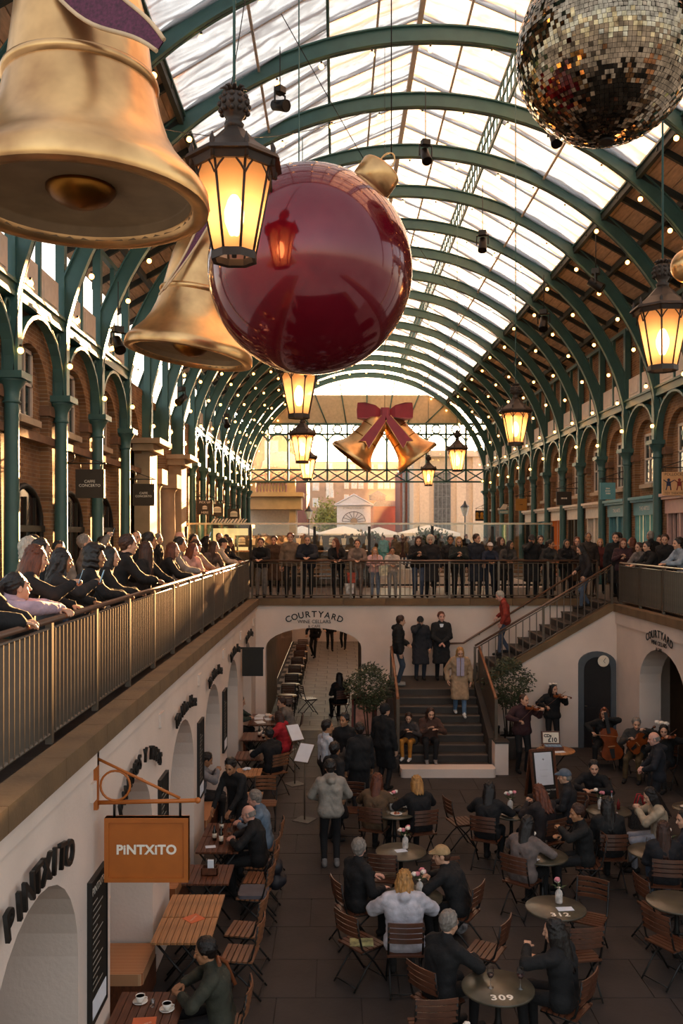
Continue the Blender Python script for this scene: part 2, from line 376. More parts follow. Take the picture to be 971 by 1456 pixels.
# ---- right courtyard wall with its arch
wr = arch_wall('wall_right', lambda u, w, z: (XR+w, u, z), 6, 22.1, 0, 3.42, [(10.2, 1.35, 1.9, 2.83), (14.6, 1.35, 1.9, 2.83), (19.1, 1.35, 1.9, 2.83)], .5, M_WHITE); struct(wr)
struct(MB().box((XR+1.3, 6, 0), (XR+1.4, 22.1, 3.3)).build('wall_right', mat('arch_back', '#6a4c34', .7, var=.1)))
struct(MB().box((XR+.5, 22.0, 0), (XR+1.4, 22.1, 3.3)).build('wall_right', M_WHITE))
struct(MB().box((XR-.035, 6, 3.12), (XR, 22.1, 3.42)).build('trim_5', M_WHITE))
cr_ = empty('trim_6'); struct(cr_)
pieces('coping_stone', [((XR-.09, 22.2-1.2*(i+1)+.004, 3.42), (XR+.45, 22.2-1.2*i-.004, UZ)) for i in range(13)], M_COPE, cr_)
# ---- stairs
M_STEP = mat('dark_step', '#3a322c', .7, var=.12, nscale=3)
M_NOSE = mat('step_nosing', '#5d5046', .7, var=.1)
st = empty('stone_stair', (2.5, 19.75, 0)); tag(st, 'dark stone stair rising from the courtyard to a landing by the white wall', 'stairs')
def stp(a, b, nose):
    o = MB().box([a[i]-(2.5, 19.75, 0)[i] for i in range(3)], [b[i]-(2.5, 19.75, 0)[i] for i in range(3)]).build('step', M_STEP, st)
    MB().box([nose[0][i]-(2.5, 19.75, 0)[i] for i in range(3)], [nose[1][i]-(2.5, 19.75, 0)[i] for i in range(3)]).build('nosing', M_NOSE, o)
for i in range(9):
    y0 = 19.75+.272*i; zt = .167*(i+1)
    stp((1.42, y0, 0), (3.45, y0+.272 if i < 8 else 23.98, zt), ((1.42, y0-.02, zt-.025), (3.45, y0+.05, zt+.004)))
for i in range(12):
    x0 = 3.47+.297*i; zt = 1.503+.175*(i+1)
    stp((x0, 22.32, 0), (x0+.297, 23.98, zt), ((x0-.02, 22.32, zt-.025), (x0+.05, 23.98, zt+.004)))
pl = MB(); pts = [(1.42, 19.74), (1.42, 19.42)]+[(1.5-.08*math.cos(a), 19.40-.08*math.sin(a)) for a in (0, .5, 1, 1.57)]+[(3.42, 19.32)]+[(3.42+.1*math.sin(a), 19.42-.1*math.cos(a)) for a in (.4, .8, 1.2, 1.57)]+[(3.52, 19.74)]
pl.prism([(x-2.5, y-19.75) for x, y in pts], 0, .19); pl.build('bottom_step', M_WHITE, st)
# stringer wall below the upper flight
sw = MB(); sw.prism([(3.47, 0), (XR, 0), (XR, 3.45), (6.9, 3.42), (3.47, 1.42)], 22.1, 22.3, axis='y'); struct(sw.build('wall_stair', M_WHITE))
ss = MB(); ss.prism([(3.42, 1.40), (6.95, 3.44), (XR+.02, 3.44), (XR+.02, 3.6), (6.9, 3.6), (3.42, 1.58)], 22.05, 22.32, axis='y'); struct(ss.build('trim_7', M_COPE))
struct(MB().box((3.53, 19.55, 0), (3.83, 19.95, .70)).build('wall_pier', M_WHITE))
struct(MB().box((3.53, 19.53, .70), (3.85, 19.97, .74)).build('trim_8', M_STEP))
q = MB(); q.prism([(19.95, 0), (22.1, 0), (22.1, 1.65), (19.95, .72)], 3.46, 3.72, axis='x'); struct(q.build('wall_stair_side', M_STEP))
q = MB(); q.prism([(19.75, 0), (22.2, 0), (22.2, 1.65), (19.75, .3)], 1.25, 1.41, axis='x'); struct(q.build('wall_stair_side', M_STEP))
struct(MB().box((1.25, 22.2, 0), (1.41, 23.98, 1.5)).build('wall_stair_side', M_WHITE))
# ---- railings
def railing(name, p0, p1, label, h=1.03, post=1.4, gap=.1, topmat=M_RAILTOP, m=M_GREY, lift=.08, bw=.014):
    p0, p1 = Vector(p0), Vector(p1); d = p1-p0; L = d.length; hz = Vector((d.x, d.y, 0)); Lh = hz.length; u = hz/Lh
    root = empty(name, p0); tag(root, label, 'railing')
    rz = math.atan2(u.y, u.x); sl = d.z/Lh
    q = MB(); n = max(1, round(Lh/post))
    q.tube([(0, 0, h), (Lh, 0, h+d.z)], .028, 8); q.build('handrail', topmat, root, rot=rz)
    MB().tube([(0, 0, lift), (Lh, 0, lift+d.z)], .018, 6).build('bottom_rail', m, root, rot=rz)
    MB().tube([(0, 0, h-.07), (Lh, 0, h-.07+d.z)], .015, 6).build('top_rail', m, root, rot=rz)
    pm = MB().box((-.028, -.028, 0), (.028, .028, h-.02)).mesh('post'); pm.materials.append(m)
    bm_ = MB().box((-bw/2, -.02, lift), (bw/2, .02, h-.07)).mesh('baluster'); bm_.materials.append(m)
    for i in range(n+1):
        t = Lh*i/n; link('post', pm, None, root, u*t+Vector((0, 0, sl*t)), rz)
        if i < n:
            nb = max(2, round(Lh/n/gap))
            for j in range(1, nb):
                s = t+Lh/n*j/nb; link('baluster', bm_, None, root, u*s+Vector((0, 0, sl*s)), rz)
    return root
railing('balcony_railing', (XW-.2, 3.2, UZ), (XW-.2, 24.0, UZ), 'long grey metal railing with brown handrail along the balcony above the row of arches', gap=.104)
railing('balcony_railing', (XW-.1, YB+.1, UZ), (XR+.1, YB+.1, UZ), 'grey metal railing along the bridge above the passage arch and stair', gap=.14, bw=.018)
railing('balcony_railing', (XR+.12, 22.2, UZ), (XR+.12, 9.0, UZ), 'grey metal railing on the balcony above the stone-grey arched door', gap=.104)
railing('stair_railing', (3.5, 22.18, 1.56), (6.95, 22.18, 3.6), 'sloping grey railing with brown handrail on the front of the upper stair flight', h=.98, gap=.17, bw=.018)
for x, lab in ((3.6, 'grey panelled railing with wooden handrail beside the right-hand stair pier'), (1.39, 'grey railing with wooden handrail beside the stair by the left bush')):
    rr = empty('stair_railing', (x, 19.8, .74)); tag(rr, lab, 'railing')
    z0 = 0 if x > 2 else -.3
    MB().tube([(0, 0, .92), (0, 2.35, 1.78)], .035, 8).build('handrail', mat('wood_handrail', '#8a5a3c', .35, var=.15), rr)
    pmq = MB(); pmq.prism([(0.02, z0), (2.3, .9), (2.3, 1.7), (.02, .86)], -.012, .012, axis='x'); pmq.build('panel', M_GREY, rr)
    for yy, zz in ((0, z0), (2.33, .76)): MB().box((-.035, yy-.035, zz), (.035, yy+.035, zz+.95 if yy else .9)).build('post', M_GREY, rr)
wr_ = empty('wall_handrail', (3.3, 23.9, 2.4)); tag(wr_, 'brown wall handrail climbing the white wall behind the upper stair flight', 'handrail')
MB().tube([(-.55, 0, -.02), (.15, 0, .0), (3.5, 0, 2.1)], .028, 8).build('rail', M_RAILTOP, wr_)
for t in (-.3, .6, 1.8, 3.0):
    zz = 0 if t < .15 else (t-.15)*.627
    MB().tube([(t, 0, zz-.01), (t, .04, zz-.06), (t, .098, zz-.06)], .014, 6).build('bracket', M_GREY, wr_)
# ---- door under the stair
door = empty('door_1', (6.55, 22.1, 0)); struct(door)
M_DOORF = mat('slate_paint', '#4a5157', .5, var=.06)
q = MB(); n = 12; hw, sp, ap = .47, 2.1, 2.42
outer = [(-hw, 0)]+[(-hw*math.cos(PI*i/n), sp+(ap-sp)*math.sin(PI*i/n)) for i in range(n+1)]+[(hw, 0)]
inner = [(x*.72, (z if z < .1 else z-.14)) for x, z in outer]
for i in range(len(outer)-1):
    q.add([(outer[i][0], -.06, outer[i][1]), (outer[i+1][0], -.06, outer[i+1][1]), (inner[i+1][0], -.06, inner[i+1][1]), (inner[i][0], -.06, inner[i][1])], [(0, 1, 2, 3)])
    q.add([(outer[i][0], -.06, outer[i][1]), (outer[i+1][0], -.06, outer[i+1][1]), (outer[i+1][0], 0, outer[i+1][1]), (outer[i][0], 0, outer[i][1])], [(0, 1, 2, 3)])
    q.add([(inner[i][0], -.06, inner[i][1]), (inner[i+1][0], -.06, inner[i+1][1]), (inner[i+1][0], -.01, inner[i+1][1]), (inner[i][0], -.01, inner[i][1])], [(0, 1, 2, 3)])
q.build('door_frame', M_DOORF, door)
q = MB(); q.prism(inner, -.02, -.005, axis='y'); q.build('door_leaf', mat('door_dark', '#1d1c1e', .35, var=.1), door)
for xx in (-.17, .17): MB().box((xx-.13, -.028, .15), (xx+.13, -.02, 1.0)).build('door_panel', MATS['door_dark'], door)
MB().tube([(-.3, -.03, 1.05), (-.3, -.07, 1.05), (-.26, -.07, 1.05)], .012, 6).build('door_handle', M_GREY, door)
ck = empty('wall_clock', (6.55+.14, 22.03, 2.18)); tag(ck, 'small round white clock above the grey arched door', 'clock')
MB().lathe([(.135, 0), (.145, .02), (.135, .03)], 24, M=Matrix.Rotation(PI/2, 3, 'X')).build('dial', M_CREAM, ck)
MB().tube([(.05, -.035, .08), (0, -.035, 0), (.04, -.035, -.05)], .006, 5).build('hands', M_INK, ck)
# ================================================================ roof
ceil = empty('ceiling', (0, 0, 0)); struct(ceil)
def rib_pt(t, off=0): return Vector((XC+(HA+off)*math.cos(t), 0, ZS+(HB+off)*math.sin(t)))
rq = MB(); NS = 56
def sweep(q, o0, o1, y0, y1):
    P = []
    for i in range(NS+1):
        t = PI*i/NS
        fl_ = max(0, 1-abs(math.sin(t))*2.6)**1.5*.34          # ribs deepen towards the columns
        a, b = rib_pt(t, o0), rib_pt(t, o1+fl_ if o1 > .1 else o1)
        if o0 > .1: a = rib_pt(t, o0+fl_)
        P += [(a.x, y0, a.z), (b.x, y0, b.z), (b.x, y1, b.z), (a.x, y1, a.z)]
    F = []
    for i in range(NS):
        for k in range(4): F.append((i*4+k, i*4+(k+1) % 4, (i+1)*4+(k+1) % 4, (i+1)*4+k))
    q.add(P, F)
sweep(rq, .03, .30, -.025, .025); sweep(rq, 0, .03, -.09, .09); sweep(rq, .30, .33, -.09, .09)
rib_me = rq.mesh('roof_rib'); rib_me.materials.append(M_GREEN)
for k in range(-3, KG+1):
    o = link('roof_rib', rib_me, None, None, (0, RY(k), 0))
    tag(o, 'green iron arched rib spanning the glazed market roof', 'roof rib', 'green arched ribs of the market roof')
# profile points of the roof section (offset from centre, height)
G0, G1, L1, L2 = (4.96, CZ+8.42), (2.1, CZ+10.12), (2.1, CZ+11.0), (0, CZ+11.9)
E1 = (8.3, CZ+6.55)
def strip(name, a, b, y0, y1, m, th=.02, parent=None):
    parent = parent or ceil
    q = MB(); d = Vector((b[0]-a[0], b[1]-a[1])); nrm = Vector((-d.y, d.x)).normalized()*th
    if nrm.y < 0: nrm = -nrm
    pl = [(a[0], a[1]), (b[0], b[1]), (b[0]+nrm.x, b[1]+nrm.y), (a[0]+nrm.x, a[1]+nrm.y)]
    q.prism(pl, y0, y1, axis='y'); return q.mesh(name) if parent == 'mesh' else q.build(name, m, parent)
for s in (-1, 1):
    X = lambda p: (XC+s*p[0], p[1])
    for (a, b, nm) in ((X(G0), X(G1), 'pane'), (X(L1), X(L2), 'pane')):
        me = strip(nm, a, b, 0, 2.68/2-.03, None, .015, 'mesh'); me.materials.append(M_ROOFGLASS)
        bar = strip('glazing_bar', a, b, -.014, .014, None, .05, 'mesh'); bar.materials.append(mat('glazing_bar', '#b9aea6', .5, var=.05))
        for k in range(-3, KG):
            for j in range(2):
                link(nm, me, None, ceil, (0, RY(k)+2.68*j/2+.015, 0))
                link('glazing_bar', bar, None, ceil, (0, RY(k)+2.68*j/2, 0))
        for t in (0.0, .52, 1.0):           # purlins along the hall
            p = (a[0]+(b[0]-a[0])*t, a[1]+(b[1]-a[1])*t-.05)
            MB().box((p[0]-.025, RY(-3), p[1]-.02), (p[0]+.025, YG, p[1]+.03)).build('purlin', MATS['glazing_bar'] if 0 < t < 1 else M_GREEN, ceil)
    # lattice side of the raised lantern
    q = MB(); x = XC+s*2.1
    for k in range(-3, KG):
        for j in range(6):
            yy = RY(k)+2.68*j/6; q.box((x-.02, yy-.02, G1[1]), (x+.02, yy+.02, L1[1]))
    for zz in (G1[1], (G1[1]+L1[1])/2, L1[1]-.04): q.box((x-.025, RY(-3), zz), (x+.025, YG, zz+.05))
    q.build('lantern_lattice', M_GREEN, ceil)
    # boards of the lower roof slopes and the rafters under them
    a, b = Vector(G0), Vector(E1); NB = 12
    me = None; d = (b-a)/NB
    xs = [(XC+s*(a.x+d.x*(i+.04)), a.y+d.y*(i+.04), XC+s*(a.x+d.x*(i+.96)), a.y+d.y*(i+.96)) for i in range(NB)]
    bme = []
    for (x0, z0, x1, z1) in xs:
        q = MB(); q.prism([(x0, z0), (x1, z1), (x1, z1+.03), (x0, z0+.03)], .0, 2.68-.01, axis='y'); mm = q.mesh('board'); mm.materials.append(M_BOARD); bme.append(mm)
    order = range(0, 12)
    for k in order:
        for mm in bme: link('board', mm, None, ceil, (0, RY(k), 0))
    q = MB()
    for k in list(range(-3, 0))+list(range(12, KG)):
        for (x0, z0, x1, z1) in xs: q.prism([(x0, z0), (x1, z1), (x1, z1+.03), (x0, z0+.03)], RY(k), RY(k+1)-.01, axis='y')
    tag(q.build('board', M_BOARD, ceil), kind='stuff')
    q = MB(); ex = XC+s*5.0
    for k in range(-3, KG):
        for t in (.0, .5):
            yy = RY(k)+2.68*t
            q.prism([(XC+s*a.x, a.y-.16), (XC+s*b.x, b.y-.16), (XC+s*b.x, b.y), (XC+s*a.x, a.y)], yy-.04, yy+.04, axis='y')
    for t in (.02, .34, .67):
        p = a+(b-a)*t; q.box((XC+s*p.x-.05, RY(-3), p.y-.2), (XC+s*p.x+.05, YG, p.y-.02))
    q.build('rafters', mat('dark_rafter', '#2b3330', .6, var=.1), ceil)
    q = MB().prism([(XC+s*(G0[0]+.06), G0[1]+.04), (XC+s*E1[0], E1[1]+.04), (XC+s*E1[0], E1[1]+.07), (XC+s*(G0[0]+.06), G0[1]+.07)], RY(-3), YG, axis='y').build('roof_deck', M_BOARD, ceil)
MB().box((XC-.06, RY(-3), L2[1]-.1), (XC+.06, YG, L2[1]+.02)).build('ridge', MATS['glazing_bar'], ceil)
# ---- iron columns, arcade arches and clerestory
XL_, XR_ = XC-HA, XC+HA
shaft = MB().lathe([(.17, .0), (.17, .35), (.145, .42), (.135, .5), (.12, ZS-UZ-.55), (.125, ZS-UZ-.5)], 16).mesh('iron_column'); shaft.materials.append(M_GREEN)
capm = MB().lathe([(.125, ZS-UZ-.52), (.16, ZS-UZ-.5), (.13, ZS-UZ-.46), (.14, ZS-UZ-.3), (.22, ZS-UZ-.16), (.25, ZS-UZ-.12)], 16)
capm.box((-.26, -.26, ZS-UZ-.12), (.26, .26, ZS-UZ)); capm = capm.mesh('capital'); capm.materials.append(M_GREEN)
spm = MB().box((-.09, -.09, ZS-UZ), (.09, .09, CZ+6.6-UZ)); spm.box((-.14, -.1, ZS-UZ), (.14, .1, ZS-UZ+1.3)); spm = spm.mesh('upper_post'); spm.materials.append(M_GREEN)
def bay_arch():
    q = MB(); n = 14; w = 2.68/2; r = w-.11
    for i in range(n):
        a0, a1 = PI*i/n, PI*(i+1)/n
        for (r0, r1, xx) in ((r, r+.07, .09),):
            P = [(w-r0*math.cos(a0), r0*math.sin(a0)*.98), (w-r0*math.cos(a1), r0*math.sin(a1)*.98), (w-r1*math.cos(a1), r1*math.sin(a1)*.98), (w-r1*math.cos(a0), r1*math.sin(a0)*.98)]
            q.prism(P, -xx, xx, axis='x')
    for c in (.20, 2.48):
        q.tube([(0, c+.13*math.cos(t), 1.02+.2*math.sin(t)) for t in [2*PI*i/14 for i in range(14)]], .028, 6, closed=True)
    q.box((-.1, 0, 1.27), (.1, 2.68, 1.36)); q.box((-.07, 0, 1.36), (.07, 2.68, 1.5)); q.box((-.12, 0, 1.5), (.12, 2.68, 1.56))
    return q.mesh('arcade_arch')
arch_me = bay_arch(); arch_me.materials.append(M_GREEN)
q = MB().box((-.03, .24, 1.58), (.03, 1.22, 2.2)); q.box((-.045, .34, 1.68), (.045, 1.12, 2.1)); wp1 = q.mesh('white_panel'); wp1.materials.append(mat('white_panel', '#cfc6bd', .6, var=.05))
q = MB().box((-.05, 1.3, 1.56), (.05, 1.38, 3.85)); q.box((-.06, 0, 3.78), (.06, 2.68, 3.9)); mul = q.mesh('clerestory_post'); mul.materials.append(M_GREEN)
for s, xx in ((-1, XL_), (1, XR_)):
    for k in range(-2, KG+1):
        if not (s < 0 and k in (4, 5, 6)):
            o = link('iron_column', shaft, None, None, (xx, RY(k), UZ))
            tag(o, 'slim green iron column on the %s walkway carrying a roof rib' % ('sunlit left' if s < 0 else 'shaded right'), 'column', 'green columns of the %s arcade' % ('left' if s < 0 else 'right'))
            link('capital', capm, None, o); link('upper_post', spm, None, o)
        else:
            o = link('iron_post', spm, None, None, (xx, RY(k), UZ)); tag(o, 'green iron post standing on the stone portico below the roof', 'post', 'posts above the stone portico')
        if k < KG and not (s < 0 and k in (3, 4, 5, 6)):
            a_ = link('arcade_arch', arch_me, None, o, (0, 0, ZS-UZ))
            link('white_panel', wp1, None, a_); link('white_panel', wp1, None, a_, (0, 1.2, 0)); link('clerestory_post', mul, None, a_)
# ---- gable end
gb = empty('wall_gable', (0, YG, 0)); struct(gb)
q = MB()
zf, zl0, zl1 = CZ+6.6, CZ+3.3, CZ+4.05
for z in (zf-.32, zf+.32): q.box((XL_, -.06, z-.06), (XR_, .06, z+.06))
for z in (zl0, zl1): q.box((XL_, -.06, z-.05), (XR_, .06, z+.05))
nx = 12; dx = (XR_-XL_)/nx
for i in range(nx+1):
    x = XL_+dx*i
    top = ZS+HB*math.sqrt(max(0, 1-((x-XC)/HA)**2))
    q.box((x-.06, -.06, zl0), (x+.06, .06, min(top, zf+.3)))
    if i < nx:
        q.tube([(x, 0, zl0), (x+dx, 0, zl1)], .04, 5); q.tube([(x, 0, zl1), (x+dx, 0, zl0)], .04, 5)
        q.tube([(x+dx/2+.27*math.cos(t), 0, zf+.27*math.sin(t)) for t in [2*PI*j/14 for j in range(14)]], .05, 5, closed=True)
        q.tube([(x+dx/2-dx/2*math.cos(t), 0, zf-.32-dx/2+dx/2*math.sin(t)) for t in [PI*j/10 for j in range(11)]], .05, 5)
q.build('lattice_frame', M_GREEN, gb)
q = MB(); zp0, zp1 = zf+.36, CZ+8.75
def ell_z(x): return ZS+HB*math.sqrt(max(0, 1-((x-XC)/HA)**2))
N_ = 28; hw = HA*math.sqrt(1-((zp0-ZS)/HB)**2)
for i in range(N_):
    xa, xb = XC-hw+2*hw*i/N_, XC-hw+2*hw*(i+1)/N_
    q.add([(xa, .05, zp0), (xb, .05, zp0), (xb, .05, max(zp0, min(zp1, ell_z(xb)))), (xa, .05, max(zp0, min(zp1, ell_z(xa))))], [(0, 1, 2, 3)])
q.build('cream_panel', mat('gable_panel', '#cdb697', .7, var=.06), gb)
q = MB()
for i in range(11):
    t = PI*(.12+.76*i/10); p0 = Vector((XC+(HA-.6)*.8*math.cos(t), 0, zf+.3)); p1 = Vector((XC+HA*.98*math.cos(t), 0, ZS+HB*.99*math.sin(t)))
    if p1.z > p0.z: q.tube([p0, p1], .04, 6)
q.build('radial_bars', M_GREEN, gb)
for i in range(nx):
    x = XL_+dx*i
    zt = min(ell_z(x), ell_z(x+dx), zf-.3)
    if zt > zl1+.2: MB().box((x+.05, -.008, zl1+.05), (x+dx-.05, .008, zt)).build('pane', M_SCREEN, gb)
# ---- brick walls of the two arcades
winr, winl = [], []
def side_wall(nm, s, face, bays, z1):
    mp = lambda u, w, z: (face+s*w, u, z)
    ops = [(RY(k)+1.34, .98, ZS-.25, ZS+.78, UZ) for k in bays]
    y0, y1 = RY(bays[0])-.35, RY(bays[-1]+1)+.35
    o = arch_wall(nm, mp, y0, y1, UZ-.3, z1, ops, .16, M_BRICKX); struct(o)
    a, b = sorted((face+s*.16, face+s*.4))
    struct(MB().box((a, y0, UZ-.3), (b, y1, z1)).build(nm, M_BRICKX))
    q = MB()
    for k in list(bays)+[bays[-1]+1]:
        a, b = sorted((face-s*.05, face+s*.16))
        q.box((a, RY(k)-.42, ZS-.42), (b, RY(k)+.42, ZS-.33)); q.box((a, RY(k)-.39, ZS-.33), (b, RY(k)+.39, ZS-.22))
    struct(q.build('trim_9', mat('brown_stone', '#7a5b45', .8, var=.1)))
side_wall('wall_arcade_right', 1, 9.49, list(range(0, KG)), CZ+6.9)
side_wall('wall_arcade_left', -1, -5.64, list(range(-1, 4)), CZ+4.2)
side_wall('wall_arcade_left', -1, -5.64, list(range(7, KG)), CZ+4.2)
M_SASH = mat('sash_paint', '#c9bdb0', .5, var=.04)
def sash(n, x, s, y, z0, z1, w=.42):
    """sash window in a side wall: frame, panes, sill"""
    o = empty('window_%d' % n, (x, y, z0)); struct(o); h = z1-z0
    q = MB(); d = -s*.05
    for (ya, yb, za, zb) in ((-w, -w+.06, 0, h), (w-.06, w, 0, h), (-w, w, 0, .07), (-w, w, h-.07, h), (-w, w, h/2-.03, h/2+.03), (-.02, .02, 0, h)):
        q.box((min(0, d), ya, za), (max(0, d), yb, zb))
    q.build('window_frame', M_SASH, o)
    for za, zb in ((.07, h/2-.03), (h/2+.03, h-.07)):
        for ya, yb in ((-w+.06, -.02), (.02, w-.06)): MB().box((min(0, d*.3), ya, za), (max(0, d*.3), yb, zb)).build('pane', M_WINGLASS, o)
    MB().box((min(0, -s*.18), -w-.12, -.12), (max(0, -s*.18), w+.12, 0)).build('window_sill', M_STONE, o)
wn_ = 1
for k in range(0, KG):
    sash(wn_, 9.65, 1, RY(k)+1.34, CZ+1.55, CZ+3.1); wn_ += 1
for k in (-1, 0, 1, 2, 3, 7, 8, 9, 10, 11, 12, 13, 14):
    if k == 3: continue
    sash(wn_, -5.80, -1, RY(k)+1.34, CZ+2.15, CZ+3.45); wn_ += 1
struct(MB().box((-5.82, RY(-1), CZ+1.75), (-5.60, RY(4), CZ+1.9)).build('trim_10', MATS['brown_stone']))
# dark arched shopfront windows on the left
def arched_front(n, y):
    o = empty('window_%d' % n, (-5.80, y, UZ)); struct(o); q = MB(); hw = .86
    pl = [(-hw, .0)]+[(-hw*math.cos(PI*i/12), 1.9+.75*math.sin(PI*i/12)) for i in range(13)]+[(hw, 0)]
    q.prism(pl, 0, .03, axis='x'); q.build('pane', mat('warm_dark_glass', '#33211a', .15, var=.3, nscale=2), o)
    q = MB()
    q.tube([(.05, a, b) for a, b in pl], .06, 6); q.box((.02, -hw, 1.8), (.14, hw, 1.92))
    for yy in (-.5, 0, .5): q.box((.02, yy-.025, 0), (.08, yy+.025, 2.45))
    q.box((.02, -hw, .9), (.07, hw, .95)); q.build('window_frame', M_BLACK, o)
for k in (-1, 0, 1, 2): arched_front(wn_, RY(k)+1.34); wn_ += 1
# ---- stone portico on the left
M_BIGSTONE = mat('portico_stone', '#a08b74', .8, var=.12, nscale=2, bump=.15, bscale=10)
pt = empty('wall_portico', (-5.7, 28.3, UZ)); struct(pt)
for yc in (25.75, 30.9):
    MB().box((-.5, yc-28.3-.5, 0), (.35, yc-28.3+.5, ZS-UZ-.35)).build('pier', M_BIGSTONE, pt)
    q = MB(); q.box((-.6, yc-28.3-.75, ZS-UZ-.35), (.5, yc-28.3+.75, ZS-UZ-.15)); q.box((-.6, yc-28.3-.9, ZS-UZ-.15), (.72, yc-28.3+.9, ZS-UZ)); q.build('entablature', M_BIGSTONE, pt)
for yc in (27.2, 29.7):
    MB().lathe([(.36, 0), (.36, .2), (.29, .3), (.25, 3.1), (.27, 3.2), (.36, 3.3)], 20, c=(.0, yc-28.3, 0)).build('round_column', M_BIGSTONE, pt)
    MB().box((-.4, yc-28.3-.42, 3.3), (.4, yc-28.3+.42, 3.75)).build('column_capital', M_BIGSTONE, pt)
o = arch_wall('wall_portico', lambda u, w, z: (-5.8-w, u, z), 24.9, 31.9, UZ, CZ+4.2, [(28.3, 1.5, ZS-.1, ZS+1.25)], .5, M_BRICKX); struct(o)
struct(MB().box((-7.4, 24, UZ-.3), (-7.3, 33, CZ+4.2)).build('wall_portico', M_BRICKX))
# ---- shopfronts on the right
def shopfront(k, m, fascia, words, label, lit='#ffd9a0', glow=1.2):
    y = RY(k)+1.34; o = empty('shopfront', (9.65, y, UZ)); tag(o, label, 'shopfront')
    q = MB(); w = .97
    for yy in (-w, w-.12, -.05): q.box((-.16, yy, 0), (-.02, yy+.12, 2.35))
    q.box((-.16, -w, 0), (-.02, w, .5)); q.box((-.14, -w, 1.25), (-.03, w, 1.3))
    for yy in (-.62, -.34, .24, .56): q.box((-.13, yy, .5), (-.04, yy+.035, 2.35))
    q.build('frame', m, o)
    q = MB(); q.box((-.2, -w-.03, 2.35), (-.02, w+.03, 2.75)); q.build('fascia', fascia, o)
    q = MB(); q.box((-.3, -w-.08, 2.75), (-.02, w+.08, 2.83)); q.box((-.36, -w-.1, 2.83), (-.02, w+.1, 2.92)); q.build('cornice', fascia, o)
    MB().box((-.055, -w, .5), (-.045, w, 2.35)).build('pane', mat('shop_pane_'+lit[1:], lit, .2, var=.5, nscale=3, emit=lit, estr=glow*.35) if lit else M_WINGLASS, o)
    if words: text(words, .17, M_PRINTW, o, (-.205, 0, 2.55), R_NX)
    return o
shopfront(4, M_TEALPAINT, M_TEALPAINT, 'THE ARTS S', 'pale teal shopfront with lit panes and white fascia lettering beside the toy theatre sign')
shopfront(5, M_TEALPAINT, M_TEALPAINT, 'THE ARTS', 'second pale teal shopfront behind the square teal hanging sign', lit=None)
shopfront(6, M_CREAM, M_CREAM, '', 'shopfront with a blank cream fascia above a dark doorway', lit=None)
shopfront(7, M_BLACK, M_CREAM, '', 'dark framed shopfront behind the black hanging sign', lit='#ffb978', glow=.9)
shopfront(8, M_ORANGE, M_CREAM, '', 'orange framed shopfront with glowing panes', lit='#ffb25a', glow=1.2)
shopfront(9, M_TEALPAINT, M_CREAM, '', 'small teal shopfront behind the yellow hanging sign', lit=None)
shopfront(10, M_BLACK, M_CREAM, '', 'black framed shopfront beyond the ochre hanging sign', lit=None)
shopfront(3, mat('pink_paint', '#c9a59c', .5, var=.05), mat('pink_paint'), '', 'pink framed shop window below the toy theatre sign', lit=None)
# ================================================================ people
def surface_nets(V, org, h):
    S = V < 0
    c = np.zeros(np.array(V.shape)-1, int)
    for i in (0, 1):
        for j in (0, 1):
            for k in (0, 1): c += S[i:S.shape[0]-1+i, j:S.shape[1]-1+j, k:S.shape[2]-1+k]
    act = (c > 0) & (c < 8); idx = -np.ones(act.shape, int); cells = np.argwhere(act); idx[act] = np.arange(len(cells))
    acc = np.zeros((len(cells), 3)); cnt = np.zeros(len(cells))
    C = cells
    for ax in range(3):
        o1, o2 = [a for a in range(3) if a != ax]
        for i in (0, 1):
            for j in (0, 1):
                a = C.copy(); a[:, o1] += i; a[:, o2] += j; b = a.copy(); b[:, ax] += 1
                va, vb = V[tuple(a.T)], V[tuple(b.T)]; m = (va < 0) != (vb < 0)
                t = va[m]/(va[m]-vb[m]); p = a[m].astype(float); p[:, ax] += t; acc[m] += p; cnt[m] += 1
    verts = np.array(org)+(acc/cnt[:, None])*h
    faces = []
    for ax in range(3):
        o1, o2 = [(1, 2), (2, 0), (0, 1)][ax]
        sl = [slice(None)]*3; sl2 = [slice(None)]*3; sl[ax] = slice(0, -1); sl2[ax] = slice(1, None)
        A, B = S[tuple(sl)], S[tuple(sl2)]
        e = np.argwhere(A != B)
        e = e[(e[:, o1] > 0) & (e[:, o2] > 0) & (e[:, o1] < V.shape[o1]-1) & (e[:, o2] < V.shape[o2]-1)]
        q = []
        for d1, d2 in ((-1, -1), (0, -1), (0, 0), (-1, 0)):
            f = e.copy(); f[:, o1] += d1; f[:, o2] += d2; q.append(idx[tuple(f.T)])
        q = np.stack(q, 1); fl_ = ~A[tuple(e.T)]
        q[fl_] = q[fl_][:, ::-1]; faces.append(q)
    return verts, np.concatenate(faces)
